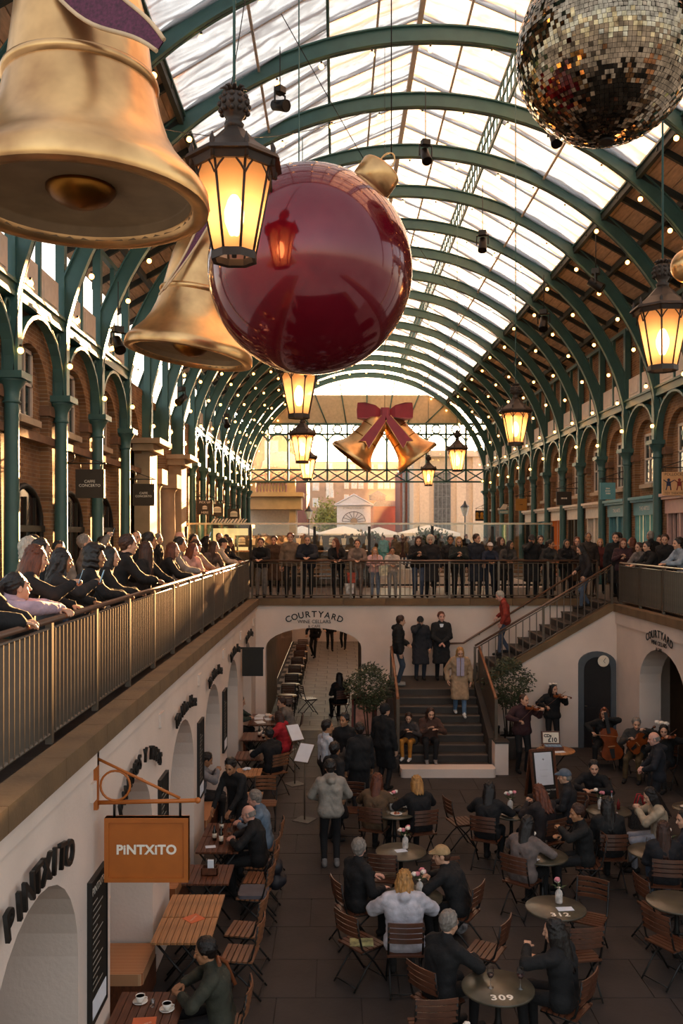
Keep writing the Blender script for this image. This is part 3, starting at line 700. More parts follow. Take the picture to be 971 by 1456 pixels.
class SDF:
    """smooth union of tapered capsules and ellipsoids"""
    def __init__(s, k=.03): s.p = []; s.k = k; s.cut = []; s.mod = None
    def cap(s, a, b, r0, r1=None): s.p.append(('c', np.array(a, float), np.array(b, float), r0, r0 if r1 is None else r1)); return s
    def ell(s, c, r): s.p.append(('e', np.array(c, float), np.array(r, float))); return s
    def bounds(s):
        lo, hi = np.full(3, 9e9), np.full(3, -9e9)
        for q in s.p:
            if q[0] == 'c':
                r = max(q[3], q[4])
                for e in (q[1], q[2]): lo = np.minimum(lo, e-r); hi = np.maximum(hi, e+r)
            else: lo = np.minimum(lo, q[1]-q[2]); hi = np.maximum(hi, q[1]+q[2])
        return lo, hi
    def mesh(s, h):
        lo, hi = s.bounds(); lo = lo-3*h-.015; hi = hi+3*h+.015
        n = np.ceil((hi-lo)/h).astype(int)+1
        g = [lo[i]+h*np.arange(n[i]) for i in range(3)]
        D = np.full(tuple(n), 9.0)
        for q in s.p:
            r = (max(q[3], q[4]) if q[0] == 'c' else 0)+s.k+2.5*h
            if q[0] == 'c': l2, h2 = np.minimum(q[1], q[2])-r, np.maximum(q[1], q[2])+r
            else: l2, h2 = q[1]-q[2]-s.k-2.5*h, q[1]+q[2]+s.k+2.5*h
            i0 = np.clip(((l2-lo)/h).astype(int), 0, n-1); i1 = np.clip(((h2-lo)/h).astype(int)+2, 1, n)
            sl = tuple(slice(i0[i], i1[i]) for i in range(3))
            P = np.stack(np.meshgrid(*[g[i][sl[i]] for i in range(3)], indexing='ij'), -1)
            if q[0] == 'c':
                ba = q[2]-q[1]; L = max(1e-9, ba @ ba); t = np.clip(((P-q[1]) @ ba)/L, 0, 1)
                d = np.linalg.norm(P-q[1]-t[..., None]*ba, axis=-1)-(q[3]+(q[4]-q[3])*t)
            else:
                d = (np.linalg.norm((P-q[1])/q[2], axis=-1)-1)*q[2].min()
            o = D[sl]; hh = np.clip(.5+.5*(o-d)/s.k, 0, 1); D[sl] = o*(1-hh)+d*hh-s.k*hh*(1-hh)
        if s.cut or s.mod:
            P = np.stack(np.meshgrid(*g, indexing='ij'), -1)
            if s.mod: D = D+s.mod(P)
            for nrm, c in s.cut: D = np.maximum(D, P @ np.array(nrm, float)-c)       # keep where n.p < c
        return surface_nets(D, lo, h)
def np_mesh(name, v, f, mi=None):
    me = bpy.data.meshes.new(name); me.vertices.add(len(v)); me.vertices.foreach_set('co', np.asarray(v, np.float32).ravel())
    n = len(f); me.loops.add(n*4); me.loops.foreach_set('vertex_index', np.asarray(f, np.int32).ravel())
    me.polygons.add(n); me.polygons.foreach_set('loop_start', np.arange(0, 4*n, 4, dtype=np.int32)); me.polygons.foreach_set('loop_total', np.full(n, 4, np.int32))
    me.polygons.foreach_set('use_smooth', np.ones(n, bool))
    if mi is not None: me.polygons.foreach_set('material_index', np.asarray(mi, np.int32))
    me.update(calc_edges=True); me.validate(); return me
# ---- head with a face (origin at the head centre, looking along +y)
def make_head():
    s = SDF(.022)
    s.ell((0, -.012, .022), (.077, .098, .104)); s.ell((0, .018, -.03), (.062, .075, .085))
    s.cap((0, .045, -.078), (0, .062, -.09), .036, .026); s.cap((0, -.02, -.06), (0, -.04, -.19), .056, .06)
    s.k = .022; v, f = None, None
    s2 = SDF(.010); s2.p = s.p[:]
    s2.cap((0, .088, .015), (0, .108, -.022), .009, .015); s2.cap((-.04, .076, .03), (.04, .076, .03), .014)
    s2.cap((-.02, .083, -.054), (.02, .083, -.054), .010)
    for x in (-1, 1): s2.ell((x*.078, -.012, -.005), (.011, .022, .034)); s2.cap((x*.045, .05, -.02), (x*.04, .055, -.03), .022)
    s2.mod = lambda P: sum(.014*np.exp(-((P[..., 0]-x*.032)**2+(P[..., 1]-.088)**2+(P[..., 2]-.008)**2)/.00018) for x in (-1, 1))
    v, f = s2.mesh(.0075)
    c = v[f].mean(1); mi = np.zeros(len(f), int)
    for x in (-1, 1): mi[((c[:, 0]-x*.032)/.014)**2+((c[:, 2]-.009)/.0075)**2+(c[:, 1] < .05)*9 < 1] = 1
    mi[(np.abs(np.abs(c[:, 0])-.032) < .02) & (np.abs(c[:, 2]-.036) < .005) & (c[:, 1] > .06)] = 1
    mi[(np.abs(c[:, 0]) < .024) & (np.abs(c[:, 2]+.054) < .008) & (c[:, 1] > .07)] = 2
    return v, f, mi
HEAD = make_head()
def make_hand(curl, spread=.0):
    """right hand, wrist at the origin, fingers along +y, palm down (-z), thumb towards -x"""
    s = SDF(.008)
    s.cap((0, -.04, 0), (0, .01, 0), .026, .026)
    for x in (-.026, -.009, .009, .026): s.cap((x*.7, .012, 0), (x, .085, 0), .015, .0125)
    for x, L in ((-.029, .068), (-.010, .078), (.010, .072), (.028, .056)):
        p = np.array((x, .09, 0.)); a = 0.
        for fr in (.45, .32, .23):
            a += curl; d = np.array((x*spread*4, math.cos(a), -math.sin(a))); q = p+d*L*fr; s.cap(p, q, .0095, .008); p = q
    p = np.array((-.024, .025, -.006)); a = 0
    for fr, d in ((.04, (-.65, .72, -.25)), (.032, (-.3, .85, -.25-curl*.4)), (.026, (-.0, .9, -.3-curl*.5))):
        d = np.array(d); d = d/np.linalg.norm(d); q = p+d*fr; s.cap(p, q, .012, .0095); p = q
    return s.mesh(.0062)
HANDS = {'relaxed': make_hand(.35, .4), 'grip': make_hand(.95), 'flat': make_hand(.12, .7)}
def A_(*x): return np.array(x, float)
# ---- hair and headwear (head coordinates)
def hair_mesh(style):
    rnd = random.Random(len(style)*7+ord(style[0])); s = SDF(.014); h = .0095
    if style in ('beanie', 'cap', 'hood'):
        s.k = .02; grow = {'beanie': .022, 'cap': .018, 'hood': .04}[style]; cutz = -.085
        s.ell((0, -.014, .024), (.077+grow, .098+grow, .104+grow))
        if style == 'beanie': N0 = np.array((0, -.30, .954)); C0 = float(N0 @ np.array((0, .1, .045))); s.ell((0, -.03, .06), (.09, .105, .1)); cutz = -.2
        if style == 'cap': N0 = np.array((0, -.15, .99)); C0 = float(N0 @ np.array((0, .1, .045))); s.cap((-.03, .09, .055), (-.03, .15, .045), .03, .02); s.cap((.03, .09, .055), (.03, .15, .045), .03, .02)
        if style == 'hood': s.cap((0, -.09, -.03), (0, -.11, -.16), .075, .09); N0 = np.array((0, -.9, .43)); C0 = float(N0 @ np.array((0, .085, .075))); cutz = -.3
        s.cut.append((-N0, -C0)); s.cut.append(((0, 0, -1), -cutz)); v, f = s.mesh(.011); return np_mesh('hair', v, f)
    if style == 'fringe':
        for i in range(13):
            t = math.radians(-100+200*i/12); s.cap((.076*math.sin(t), -.012-.096*math.cos(t), .03), (.074*math.sin(t), -.012-.094*math.cos(t), -.03), .012)
        v, f = s.mesh(h); return np_mesh('hair', v, f)
    g = {'crop': -.002}.get(style, .004)
    s.ell((0, -.030, .045), (.083+g, .095+g, .093+g)); s.ell((0, -.056, -.018), (.069, .066, .066))
    for x in (-1, 1): s.cap((x*.072, .012, .04), (x*.076, .012, .005), .014, .008)            # sideburns
    if style in ('short', 'pony', 'bun', 'bob', 'long', 'wavy', 'curly'):
        n = 90 if style in ('short', 'curly') else 40
        for i in range(n):
            z = 1-1.45*(i+.5)/n; ph = i*2.39996; r = math.sqrt(max(0, 1-z*z)); d = A_(r*math.cos(ph), r*math.sin(ph), z)
            if d[1] > .35 and d[2] < .62: continue
            b0 = A_(0, -.028, .042)+d*A_(.082, .094, .092)
            if style == 'curly': q_ = b0+d*rnd.uniform(.010, .03); s.cap(q_, q_+A_(.004, 0, .004), rnd.uniform(.024, .034))
            else:
                t = A_(rnd.gauss(0, .4), -.8, -.35); t = t-d*(t @ d); t = t/max(.2, np.linalg.norm(t)); s.cap(b0, b0+t*.04+d*rnd.uniform(.004, .014), .015, .007)
    if style == 'curly':
        for i in range(26):
            t = math.radians(-115+230*(i % 13)/12); z = -.03-.07*(i//13); q_ = A_(.105*math.sin(t), -.03-.1*math.cos(t), z+rnd.uniform(-.012, .012)); s.cap(q_, q_+A_(.004, 0, .004), rnd.uniform(.028, .038))
    if style in ('long', 'wavy', 'bob'):
        L_ = {'long': .38, 'wavy': .34, 'bob': .17}[style]
        s.k = .006
        for i in range(27):
            t = math.radians(-122+244*i/26); top = A_(.07*math.sin(t), -.03-.08*math.cos(t), .05); q0 = top; m = 5
            for j in range(1, m+1):
                u = j/m; w = (.016*math.sin(u*9+i*1.3) if style == 'wavy' else .005*math.sin(u*5+i))
                q1 = A_((.084+.012*u+w)*math.sin(t), -.03-(.094+.022*u+w)*math.cos(t), .05-(L_+.05)*u*(1+.06*math.sin(i*2.1))); s.cap(q0, q1, .018-.007*(j-1)/m, .018-.007*j/m); q0 = q1
        s.cap((0, -.075, .0), (0, -.095, -L_*.8), .05, .035)
    if style == 'bun': s.ell((0, -.13, .07), (.048, .045, .048))
    if style == 'pony': s.cap((0, -.115, .06), (0, -.165, .03), .03, .034); s.cap((0, -.165, .03), (0, -.155, -.24), .034, .016)
    v, f = s.mesh(h); return np_mesh('hair', v, f)
HAIR = {}
def hair_me(style):
    if style not in HAIR: HAIR[style] = hair_mesh(style)
    return HAIR[style]
def rx(a): c, s = math.cos(a), math.sin(a); return np.array(((1, 0, 0), (0, c, -s), (0, s, c)))
def rz_(a): c, s = math.cos(a), math.sin(a); return np.array(((c, -s, 0), (s, c, 0), (0, 0, 1)))
def ry_(a): c, s = math.cos(a), math.sin(a); return np.array(((c, 0, s), (0, 1, 0), (-s, 0, c)))
def ik(a, b, l1, l2, pole):
    d = b-a; L = np.linalg.norm(d); Lm = min(L, (l1+l2)*.995); u = d/max(L, 1e-6); b = a+u*Lm
    x = (l1*l1-l2*l2+Lm*Lm)/(2*Lm); hgt = math.sqrt(max(1e-6, l1*l1-x*x))
    p = pole-u*(pole @ u); p = p/max(1e-6, np.linalg.norm(p)); return a+u*x+p*hgt, b
def pose(hip=(0, 0, .93), lean=2, twist=0, side=0, head=(0, 0), wl=(-.27, .06, .82), wr=(.27, .06, .82), el=(-.6, -.6, -.3), er=(.6, -.6, -.3),
         fl=(-.10, 0, .08), fr=(.10, .0, .08), kl=(-.08, 1, 0), kr=(.08, 1, 0), hands=('relaxed', 'relaxed'), coat='jacket', wide=1.0, hood=False, scarf=False, belly=0.0, bend=1.0):
    return dict(locals())
TEMPL = {}
def template(name):
    if name in TEMPL: return TEMPL[name]
    T = POSES[name]; W = T['wide']
    R = lambda f: rz_(math.radians(T['twist'])) @ ry_(math.radians(T['side'])) @ rx(-math.radians(T['lean']*f))
    P = A_(*T['hip']); U = lambda f: R(f) @ A_(0, 0, 1); X = rz_(math.radians(T['twist'])) @ A_(1, 0, 0); Xh = rz_(math.radians(T['twist']*.3)) @ A_(1, 0, 0)
    waist = P+.17*U(.4); chest = waist+.16*U(.8); neck = chest+.17*U(1.0); sh = chest+.10*U(1.0); fwd = R(1.0) @ A_(0, 1, 0)
    hl, hr = P-Xh*.088*W-A_(0, 0, .02), P+Xh*.088*W-A_(0, 0, .02); sl, sr = sh-X*.178*W, sh+X*.178*W
    hp, hy = T['head']; hR = rz_(math.radians(T['twist']*.6+hy)) @ rx(-math.radians(T['lean']*.35+hp))
    hc = neck+hR @ A_(0, .03, .15)
    wl, wr_ = A_(*T['wl']), A_(*T['wr'])
    elb_l, wl = ik(sl, wl, .285, .25, A_(*T['el'])); elb_r, wr_ = ik(sr, wr_, .285, .25, A_(*T['er']))
    al, ar = A_(*T['fl']), A_(*T['fr'])
    knl, al = ik(hl, al, .44, .42, A_(*T['kl'])); knr, ar = ik(hr, ar, .44, .42, A_(*T['kr']))
    def torso(s, g, low=True):
        if low: s.cap(hl, hr, .108+g)
        s.cap(waist-X*.045*W, waist+X*.045*W, .088+g+T['belly']); s.cap(chest-X*.075*W, chest+X*.075*W, .108+g)
        s.cap(sl+X*.02, neck-U(1)*.03, .056+g, .052+g); s.cap(sr-X*.02, neck-U(1)*.03, .056+g, .052+g); s.cap(sl+X*.03, sr-X*.03, .058+g); s.cap(P-Xh*.06*W, chest-X*.075*W, .095+g, .1+g); s.cap(P+Xh*.06*W, chest+X*.075*W, .095+g, .1+g)
        if T['belly']: s.cap(P+fwd*.05+A_(0, 0, .05), waist+fwd*.06, .1+g, .09+g)
    def arm(s, a, e, w, g, end=1.0):
        s.cap(a, e, .053+g, .043+g); s.cap(e, e+(w-e)*end, .043+g, .030+g)
    def leg(s, a, k, f, g, end=1.0): s.cap(a, k, .083+g, .058+g); s.cap(k, k+(f-k)*end, .057+g, .042+g)
    b = SDF(.035); torso(b, -.012); b.cap(neck-U(1)*.05, hc-hR @ A_(0, .03, .06), .06, .055)
    for a, e, w in ((sl, elb_l, wl), (sr, elb_r, wr_)): arm(b, a, e, w, -.008)
    for a, k, f in ((hl, knl, al), (hr, knr, ar)): leg(b, a, k, f, -.01)
    bv, bf = b.mesh(.026); vs = [bv]; fs = [bf]; ms = [np.zeros(len(bf), int)]; n = len(bv)
    hv, hf, hm = HEAD; vs.append(hv @ hR.T+hc); fs.append(hf+n); ms.append(hm); n += len(hv)
    for (e, w, kind, sg) in ((elb_l, wl, T['hands'][0], -1), (elb_r, wr_, T['hands'][1], 1)):
        v, f = HANDS[kind]; y = (w-e)/np.linalg.norm(w-e)
        up = A_(0, 0, 1) if abs(y[2]) < .8 else (A_(sg, 0, .2) if y[2] < 0 else A_(0, -1, 0)); x = np.cross(y, up); x /= np.linalg.norm(x); z = np.cross(x, y)
        vv = v.copy()
        if sg < 0: vv = vv*A_(-1, 1, 1); f = f[:, ::-1]
        vs.append(w+vv @ np.stack((x, y, z))); fs.append(f+n); ms.append(np.zeros(len(f), int)); n += len(v)
    out = {'body': np_mesh('person', np.concatenate(vs), np.concatenate(fs), np.concatenate(ms))}
    c = SDF(.02); g = {'jacket': .026, 'coat': .032, 'puffer': .042, 'shirt': .010}[T['coat']]
    torso(c, g, low=T['coat'] != 'shirt'); c.cap(neck-U(1)*.02, neck+U(1)*.025, .062+g*.4)
    for a, e, w in ((sl, elb_l, wl), (sr, elb_r, wr_)): arm(c, a, e, w, g*.8, .97)
    if T['coat'] == 'coat':
        for a, k in ((hl, knl), (hr, knr)): c.cap(a, a+(k-a)*1.05, .115, .125)
        c.cap(P, P+((knl+knr)/2-P)*.98, .12, .12)
    if T['hood']:
        for x in (-1, 1): c.cap(neck+X*x*.075+U(1)*.02, neck-fwd*.11-U(1)*.02, .04, .06)
    if T['scarf']:
        c.cap(neck-X*.05+fwd*.05+U(1)*.03, neck+X*.05+fwd*.05+U(1)*.03, .055); c.cap(neck-fwd*.04+U(1)*.04, neck+fwd*.03+U(1)*.04, .07)
    c.mod = lambda Q: .007*np.sin(Q[..., 2]*46+4*np.sin(Q[..., 0]*21)+3*np.sin(Q[..., 1]*17))*np.sin(Q[..., 0]*13+Q[..., 1]*19)
    if T['coat'] == 'puffer': c.mod = lambda Q: -.010*np.abs(np.sin(Q[..., 2]*2*PI/.16))
    Uh = U(.2); c.cut.append((-Uh, float(-Uh @ (P-Uh*.15))) if T['coat'] != 'coat' else ((0, 0, -1), -(min(knl[2], knr[2])-.06)))
    v, f = c.mesh(.022); out['top'] = np_mesh(T['coat'] if T['coat'] != 'puffer' else 'puffer_jacket', v, f)
    t = SDF(.03); t.cap(hl, hr, .112); t.cap(P, P+U(.3)*.1, .105)
    for a, k, f in ((hl, knl, al), (hr, knr, ar)): leg(t, a, k, f, .008, .98)
    v, f = t.mesh(.024); out['trousers'] = np_mesh('trousers', v, f)
    out['shoes'] = []
    for an, kn in ((al, knl), (ar, knr)):
        d = A_(*((an-kn)[:2]), 0); fdir = A_(0, 1, 0)
        s = SDF(.02); s.cap(an, an+A_(0, 0, .04), .048, .045); s.cap(an-fdir*.04-A_(0, 0, .035), an+fdir*.15-A_(0, 0, .045), .042, .036)
        s.cut.append(((0, 0, -1), -(an[2]-.08))); v, f = s.mesh(.015); out['shoes'].append(np_mesh('shoe', v, f))
    M = Matrix([list(r)+[0] for r in hR]+[[0, 0, 0, 1]]); M.translation = Vector(hc)
    out['headM'] = M; out['wl'] = Vector(wl); out['wr'] = Vector(wr_); out['neck'] = Vector(neck); out['chest'] = Vector(chest)
    TEMPL[name] = out; return out
M_EYE = mat('eye_dark', '#1b1210', .3, var=0); M_LIP = mat('lip', '#a8655a', .5, var=0)
SKIN = {'fair': mat('skin_fair', '#c99a7e', .5, var=.05), 'tan': mat('skin_tan', '#a87856', .5, var=.05), 'brown': mat('skin_brown', '#70472f', .5, var=.05), 'pink': mat('skin_pink', '#cf9a86', .45, var=.05)}
HAIRC = {'black': mat('hair_black', '#17100d', .36, var=.3, nscale=20, bump=.5, bscale=60, stretch=(3, 3, .4)), 'brown': mat('hair_brown', '#3a2115', .45, var=.3, nscale=20, bump=.5, bscale=60, stretch=(3, 3, .4)),
         'auburn': mat('hair_auburn', '#5f2f18', .45, var=.3, nscale=20, bump=.5, bscale=60, stretch=(3, 3, .4)), 'blond': mat('hair_blond', '#a8783f', .45, var=.3, nscale=20, bump=.5, bscale=60, stretch=(3, 3, .4)),
         'grey': mat('hair_grey', '#7d756d', .55, var=.25, nscale=20, bump=.5, bscale=60, stretch=(3, 3, .4)), 'white': mat('hair_white', '#b5aa9c', .55, var=.2, nscale=20, bump=.5, bscale=60, stretch=(3, 3, .4))}
def cloth(c):
    return mat('cloth_'+c.lstrip('#'), c, .85, var=.16, nscale=9, bump=.35, bscale=28)
def person(tpl, loc, rot, top, bottom, hair, haircol, label, group=None, skin='fair', scale=1.0, shoe='#1a1614', legs=True, hat=None):
    """tpl pose; rot in degrees, 0 looks away from the camera (+y), 90 looks left, -90 right, 180 at the camera"""
    T = template(tpl); o = bpy.data.objects.new('person', T['body']); COL.objects.link(o)
    if len(T['body'].materials) == 0:
        for m in (SKIN['fair'], M_EYE, M_LIP): T['body'].materials.append(m)
    o.material_slots[0].link = 'OBJECT'; o.material_slots[0].material = SKIN[skin]
    o.location = loc; o.rotation_euler = (0, 0, math.radians(rot)); o.scale = (scale,)*3
    tag(o, label, 'person', group)
    def child(me, m, nm=None):
        c = bpy.data.objects.new(nm or me.name.split('.')[0], me); COL.objects.link(c); c.parent = o
        if len(me.materials) == 0: me.materials.append(m)
        c.material_slots[0].link = 'OBJECT'; c.material_slots[0].material = m; return c
    child(T['top'], cloth(top))
    if legs:
        child(T['trousers'], cloth(bottom))
        for s in T['shoes']: child(s, cloth(shoe))
    if hair:
        c = child(hair_me(hair), cloth(hat) if hair in ('beanie', 'cap', 'hood') else HAIRC[haircol], hair if hair in ('beanie', 'cap', 'hood') else 'hair'); c.matrix_local = T['headM']
        if hair in ('beanie', 'cap', 'hood') and haircol:
            c = child(hair_me('crop'), HAIRC[haircol], 'hair'); c.matrix_local = T['headM']
    return o
R30 = dict(el=(-.9, -.5, -.6), er=(.9, -.5, -.6))
POSES = {
 'stand': pose(), 'stand_pocket': pose(wl=(-.24, .12, .92), wr=(.24, .12, .92), el=(-1, -.6, 0), er=(1, -.6, 0), head=(8, 15)),
 'stand_turn': pose(twist=20, head=(5, 30), coat='coat', wl=(-.22, .14, .92), hands=('relaxed', 'relaxed')),
 'stand_coat': pose(coat='coat', head=(6, -10)), 'stand_puffer': pose(coat='puffer', wl=(-.16, .22, 1.0), head=(12, 10), hood=True),
 'stand_clasp': pose(coat='coat', wl=(-.03, .23, .98), wr=(.04, .24, .97), el=(-1, -.3, -.2), er=(1, -.3, -.2), head=(0, 8)),
 'stand_phone': pose(lean=4, wl=(-.05, .32, 1.18), wr=(.07, .33, 1.24), head=(18, 0), hands=('grip', 'grip')),
 'stand_photo': pose(lean=0, wl=(-.07, .34, 1.66), wr=(.07, .34, 1.68), el=(-1, .2, -.6), er=(1, .2, -.6), head=(-6, 0), hands=('grip', 'grip')),
 'stand_hoodie': pose(hood=True, wl=(-.14, .26, 1.02), wr=(.14, .26, 1.02), head=(14, 0), el=(-1, -.5, 0), er=(1, -.5, 0)),
 'stand_face': pose(coat='coat', wl=(-.26, .1, .86), wr=(.05, .2, 1.47), er=(.9, .1, -.9), head=(22, -8), lean=5, hands=('relaxed', 'grip')),
 'lean': pose(hip=(0, -.2, .91), lean=26, wl=(-.08, .30, 1.075), wr=(.10, .32, 1.075), head=(-4, 0), hands=('relaxed', 'relaxed'), **R30),
 'lean_left': pose(hip=(0, -.2, .91), lean=22, twist=14, wl=(-.10, .30, 1.075), wr=(.12, .30, 1.075), head=(4, 40), **R30),
 'lean_right': pose(hip=(0, -.2, .91), lean=22, twist=-14, wl=(-.10, .30, 1.075), wr=(.12, .30, 1.075), head=(2, -42), **R30),
 'lean_back': pose(hip=(0, -.16, .92), lean=14, twist=10, wl=(-.2, .28, 1.075), wr=(.16, .28, 1.075), head=(-6, 75), **R30),
 'lean_phone': pose(hip=(0, -.2, .91), lean=14, wl=(-.12, .28, 1.075), wr=(.10, .27, 1.30), head=(6, 10), hands=('relaxed', 'grip'), **R30),
 'lean_low': pose(hip=(0, -.46, .84), lean=72, wl=(-.0, .30, 1.085), wr=(.06, .26, 1.10), head=(-28, 25), hood=True, el=(-1, .3, .1), er=(1, .3, .1), coat='jacket'),
 'lean_puffer': pose(hip=(0, -.2, .91), lean=24, coat='puffer', wl=(-.08, .30, 1.08), wr=(.10, .32, 1.08), head=(4, 0), **R30),
 'walk_down': pose(hip=(0, .02, .90), lean=6, coat='coat', fl=(-.09, .26, -.10), fr=(.09, -.10, .10), wl=(-.28, .0, .82), wr=(.30, .06, .86), head=(22, 0), scarf=True),
 'walk_stair': pose(hip=(0, .0, .92), lean=10, fl=(-.09, .20, -.06), fr=(.09, -.08, .12), wl=(-.26, .12, .86), wr=(.28, .20, .98), head=(24, 0)),
 'sit': pose(hip=(0, .02, .57), lean=6, fl=(-.11, .44, .08), fr=(.11, .46, .08), wl=(-.1, .33, .70), wr=(.1, .33, .70), head=(8, 0)),
 'sit_table': pose(hip=(0, .02, .57), lean=16, fl=(-.11, .40, .08), fr=(.11, .44, .08), wl=(-.13, .40, .82), wr=(.13, .42, .82), head=(10, 0), el=(-1, -.3, -.2), er=(1, -.3, -.2)),
 'sit_puffer': pose(hip=(0, .02, .57), lean=14, coat='puffer', hood=True, wide=1.08, fl=(-.11, .40, .08), fr=(.11, .44, .08), wl=(-.14, .38, .84), wr=(.14, .38, .84), head=(12, -12), el=(-1, -.3, -.2), er=(1, -.3, -.2)),
 'sit_phone': pose(hip=(0, .02, .57), lean=8, fl=(-.11, .42, .08), fr=(.11, .42, .08), wl=(-.05, .36, .98), wr=(.06, .36, 1.0), head=(26, 0), hands=('grip', 'grip')),
 'sit_glass': pose(hip=(0, .02, .57), lean=10, fl=(-.11, .42, .08), fr=(.11, .42, .08), wl=(-.1, .40, 1.0), wr=(.12, .36, .82), head=(10, 10), hands=('grip', 'relaxed'), el=(-1, -.3, -.3)),
 'sit_lean': pose(hip=(0, .0, .57), lean=34, fl=(-.11, .36, .08), fr=(.11, .40, .08), wl=(-.12, .46, .82), wr=(.12, .48, .82), head=(0, 20), el=(-1, -.3, -.2), er=(1, -.3, -.2)),
 'sit_side': pose(hip=(0, .02, .57), lean=8, twist=18, fl=(-.11, .44, .08), fr=(.11, .42, .08), wl=(-.16, .34, .80), wr=(.12, .36, .72), head=(8, 45)),
 'sit_step': pose(hip=(0, 0, .14), lean=20, fl=(-.10, .40, -.25), fr=(.10, .40, -.25), wl=(-.16, .36, .42), wr=(.06, .34, .44), head=(14, 10), kl=(-.1, 1, .8), kr=(.1, 1, .8)),
 'sit_cello': pose(hip=(0, .02, .57), lean=8, fl=(-.30, .36, .08), fr=(.30, .36, .08), kl=(-.5, 1, .3), kr=(.5, 1, .3), wl=(-.02, .26, 1.12), wr=(.36, .40, .86), head=(6, -18), hands=('grip', 'grip'), el=(-1, -.1, -.2), er=(1, -.2, .1)),
 'sit_viola': pose(hip=(0, .02, .57), lean=6, fl=(-.14, .42, .08), fr=(.16, .44, .08), wl=(-.26, .36, 1.16), wr=(.10, .34, .92), head=(10, 20), hands=('grip', 'grip')),
 'violin': pose(lean=2, wl=(-.26, .44, 1.42), wr=(.22, .36, 1.20), el=(-.6, .2, -1), er=(1, -.1, -.3), head=(10, 32), hands=('grip', 'grip')),
 'waiter': pose(hip=(0, -.08, .92), lean=26, wl=(-.16, .36, .90), wr=(.2, .34, .86), head=(16, 10), coat='shirt'),
 'stand_shirt': pose(coat='shirt', wl=(-.22, .1, .84), head=(6, -25)),
}
# ================================================================ hanging decorations
def roof_z(x):
    f = abs(x-XC); return L2[1]-f*.4286-.01 if f < 2.1 else G1[1]-(f-2.1)*.5944-.01
def wire(parent, top, r=.006, name='wire', m=None):
    return MB().tube([(0, 0, 0), (0, 0, top)], r, 5).build(name, m or M_DARKMETAL, parent)
BELL = [(1.0, 0), (1.012, .03), (1.0, .13), (.965, .19), (.86, .30), (.76, .42), (.685, .56), (.625, .74), (.585, .92)]
BELL2 = [(.565, 1.02), (.53, 1.3), (.50, 1.55), (.44, 1.78), (.33, 1.93), (.16, 2.03), (.0, 2.05)]
def bell(name, loc, R, rot, label, group=None, clap=True, rod=None):
    o = empty(name, loc, rot); tag(o, label, 'bell', group)
    MB().lathe([(r*R, z*R) for r, z in BELL+[(.575, .97)]+BELL2], 48, cap=False).build('shell', M_GOLD, o)
    MB().lathe([(r*R, z*R) for r, z in ((.57, .93), (.60, .95), (.61, .98), (.60, 1.01), (.56, 1.03))], 48, cap=False).build('moulding', M_GOLD, o)
    MB().lathe([(r*R, z*R) for r, z in ((1.0, 0), (.95, -.012), (.88, .0), (.86, .06))], 48, cap=False).build('rim', M_GOLD, o)
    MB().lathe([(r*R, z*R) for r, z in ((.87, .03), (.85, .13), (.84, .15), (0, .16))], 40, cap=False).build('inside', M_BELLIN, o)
    if clap:
        c = MB().lathe([(r*R, z*R) for r, z in ((0, .0), (.12, .02), (.22, .07), (.27, .13), (.27, .158))], 24).build('clapper', M_GOLD2, o)
    return o
B1 = at(115, 296, 5.2)
b1 = bell('gold_bell', B1, .748, (0, 0, 0), 'huge gold bell with a purple ribbon end beside the black lantern')
wire(b1, 5.5).location = (0, 0, 1.5)
rb = MB(); pts = []
for i in range(15):                         # ribbon end curling off the bell
    t = i/14; pts.append((at(88+t*140, -60+t*138+14*math.sin(t*5), 4.75-.25*t)-B1, .15*(1-t*.85)+.012))
def ribbon(pts, th=.012, wdir=Vector((.75, 0, -.66))):
    q = MB(); V = []
    for p, w in pts: V += [p-wdir*w, p+wdir*w]
    n = len(pts); q.add(V+[v+Vector((0, th, 0)) for v in V], [(2*i, 2*i+1, 2*i+3, 2*i+2) for i in range(n-1)]+[(2*n+2*i+2, 2*n+2*i+3, 2*n+2*i+1, 2*n+2*i) for i in range(n-1)], 0, True)
    for e in (0, 1): q.tube([V[2*i+e] for i in range(n)], .012, 6, mi=1)
    return q
ribbon(pts, wdir=Vector((.55, 0, .83))).build('ribbon', [M_GLITTER, mat('cream_edge', '#d9b890', .5)], b1)
B2 = at(268, 507, 10.2)
b2 = bell('gold_bell', B2, .735, (0, math.radians(9), 0), 'large gold bell half hidden by the red bauble')
pts = []
for i in range(12):
    t = i/11; pts.append((Matrix.Rotation(-math.radians(9), 3, 'Y') @ (at(300-t*70, 300+t*120+6*math.sin(t*4), 9.75)-B2), .16*(1-t*.8)+.01))
ribbon(pts, wdir=Vector((.6, 0, .8))).build('ribbon', [M_GLITTER, MATS['cream_edge']], b2)
wire(b2, 4.6).location = (0, 0, 1.5)
# red bauble
D = 8.0; R = 145*D/FPX; C = at(441, 386, D)
ba = empty('giant_bauble', C); tag(ba, 'giant shiny dark red bauble with a gold cap hanging below the roof', 'bauble')
MB().ball((0, 0, 0), R, 64).build('ball', M_RED, ba)
Mt = Matrix.Rotation(math.radians(35), 3, 'Y')
capo = MB().lathe([(.19, R-.05), (.19, R+.20), (.18, R+.215), (.0, R+.215)], 32, M=Mt).build('cap', M_GOLD, ba)
MB().tube([Mt @ Vector((.06*math.sin(t), 0, R+.20+.09-.09*math.cos(t))) for t in [2*PI*i/16 for i in range(16)]], .008, 6, closed=True).build('loop', M_GOLD, capo)
w = wire(ba, 6.5); w.location = Mt @ Vector((0, 0, R+.36))
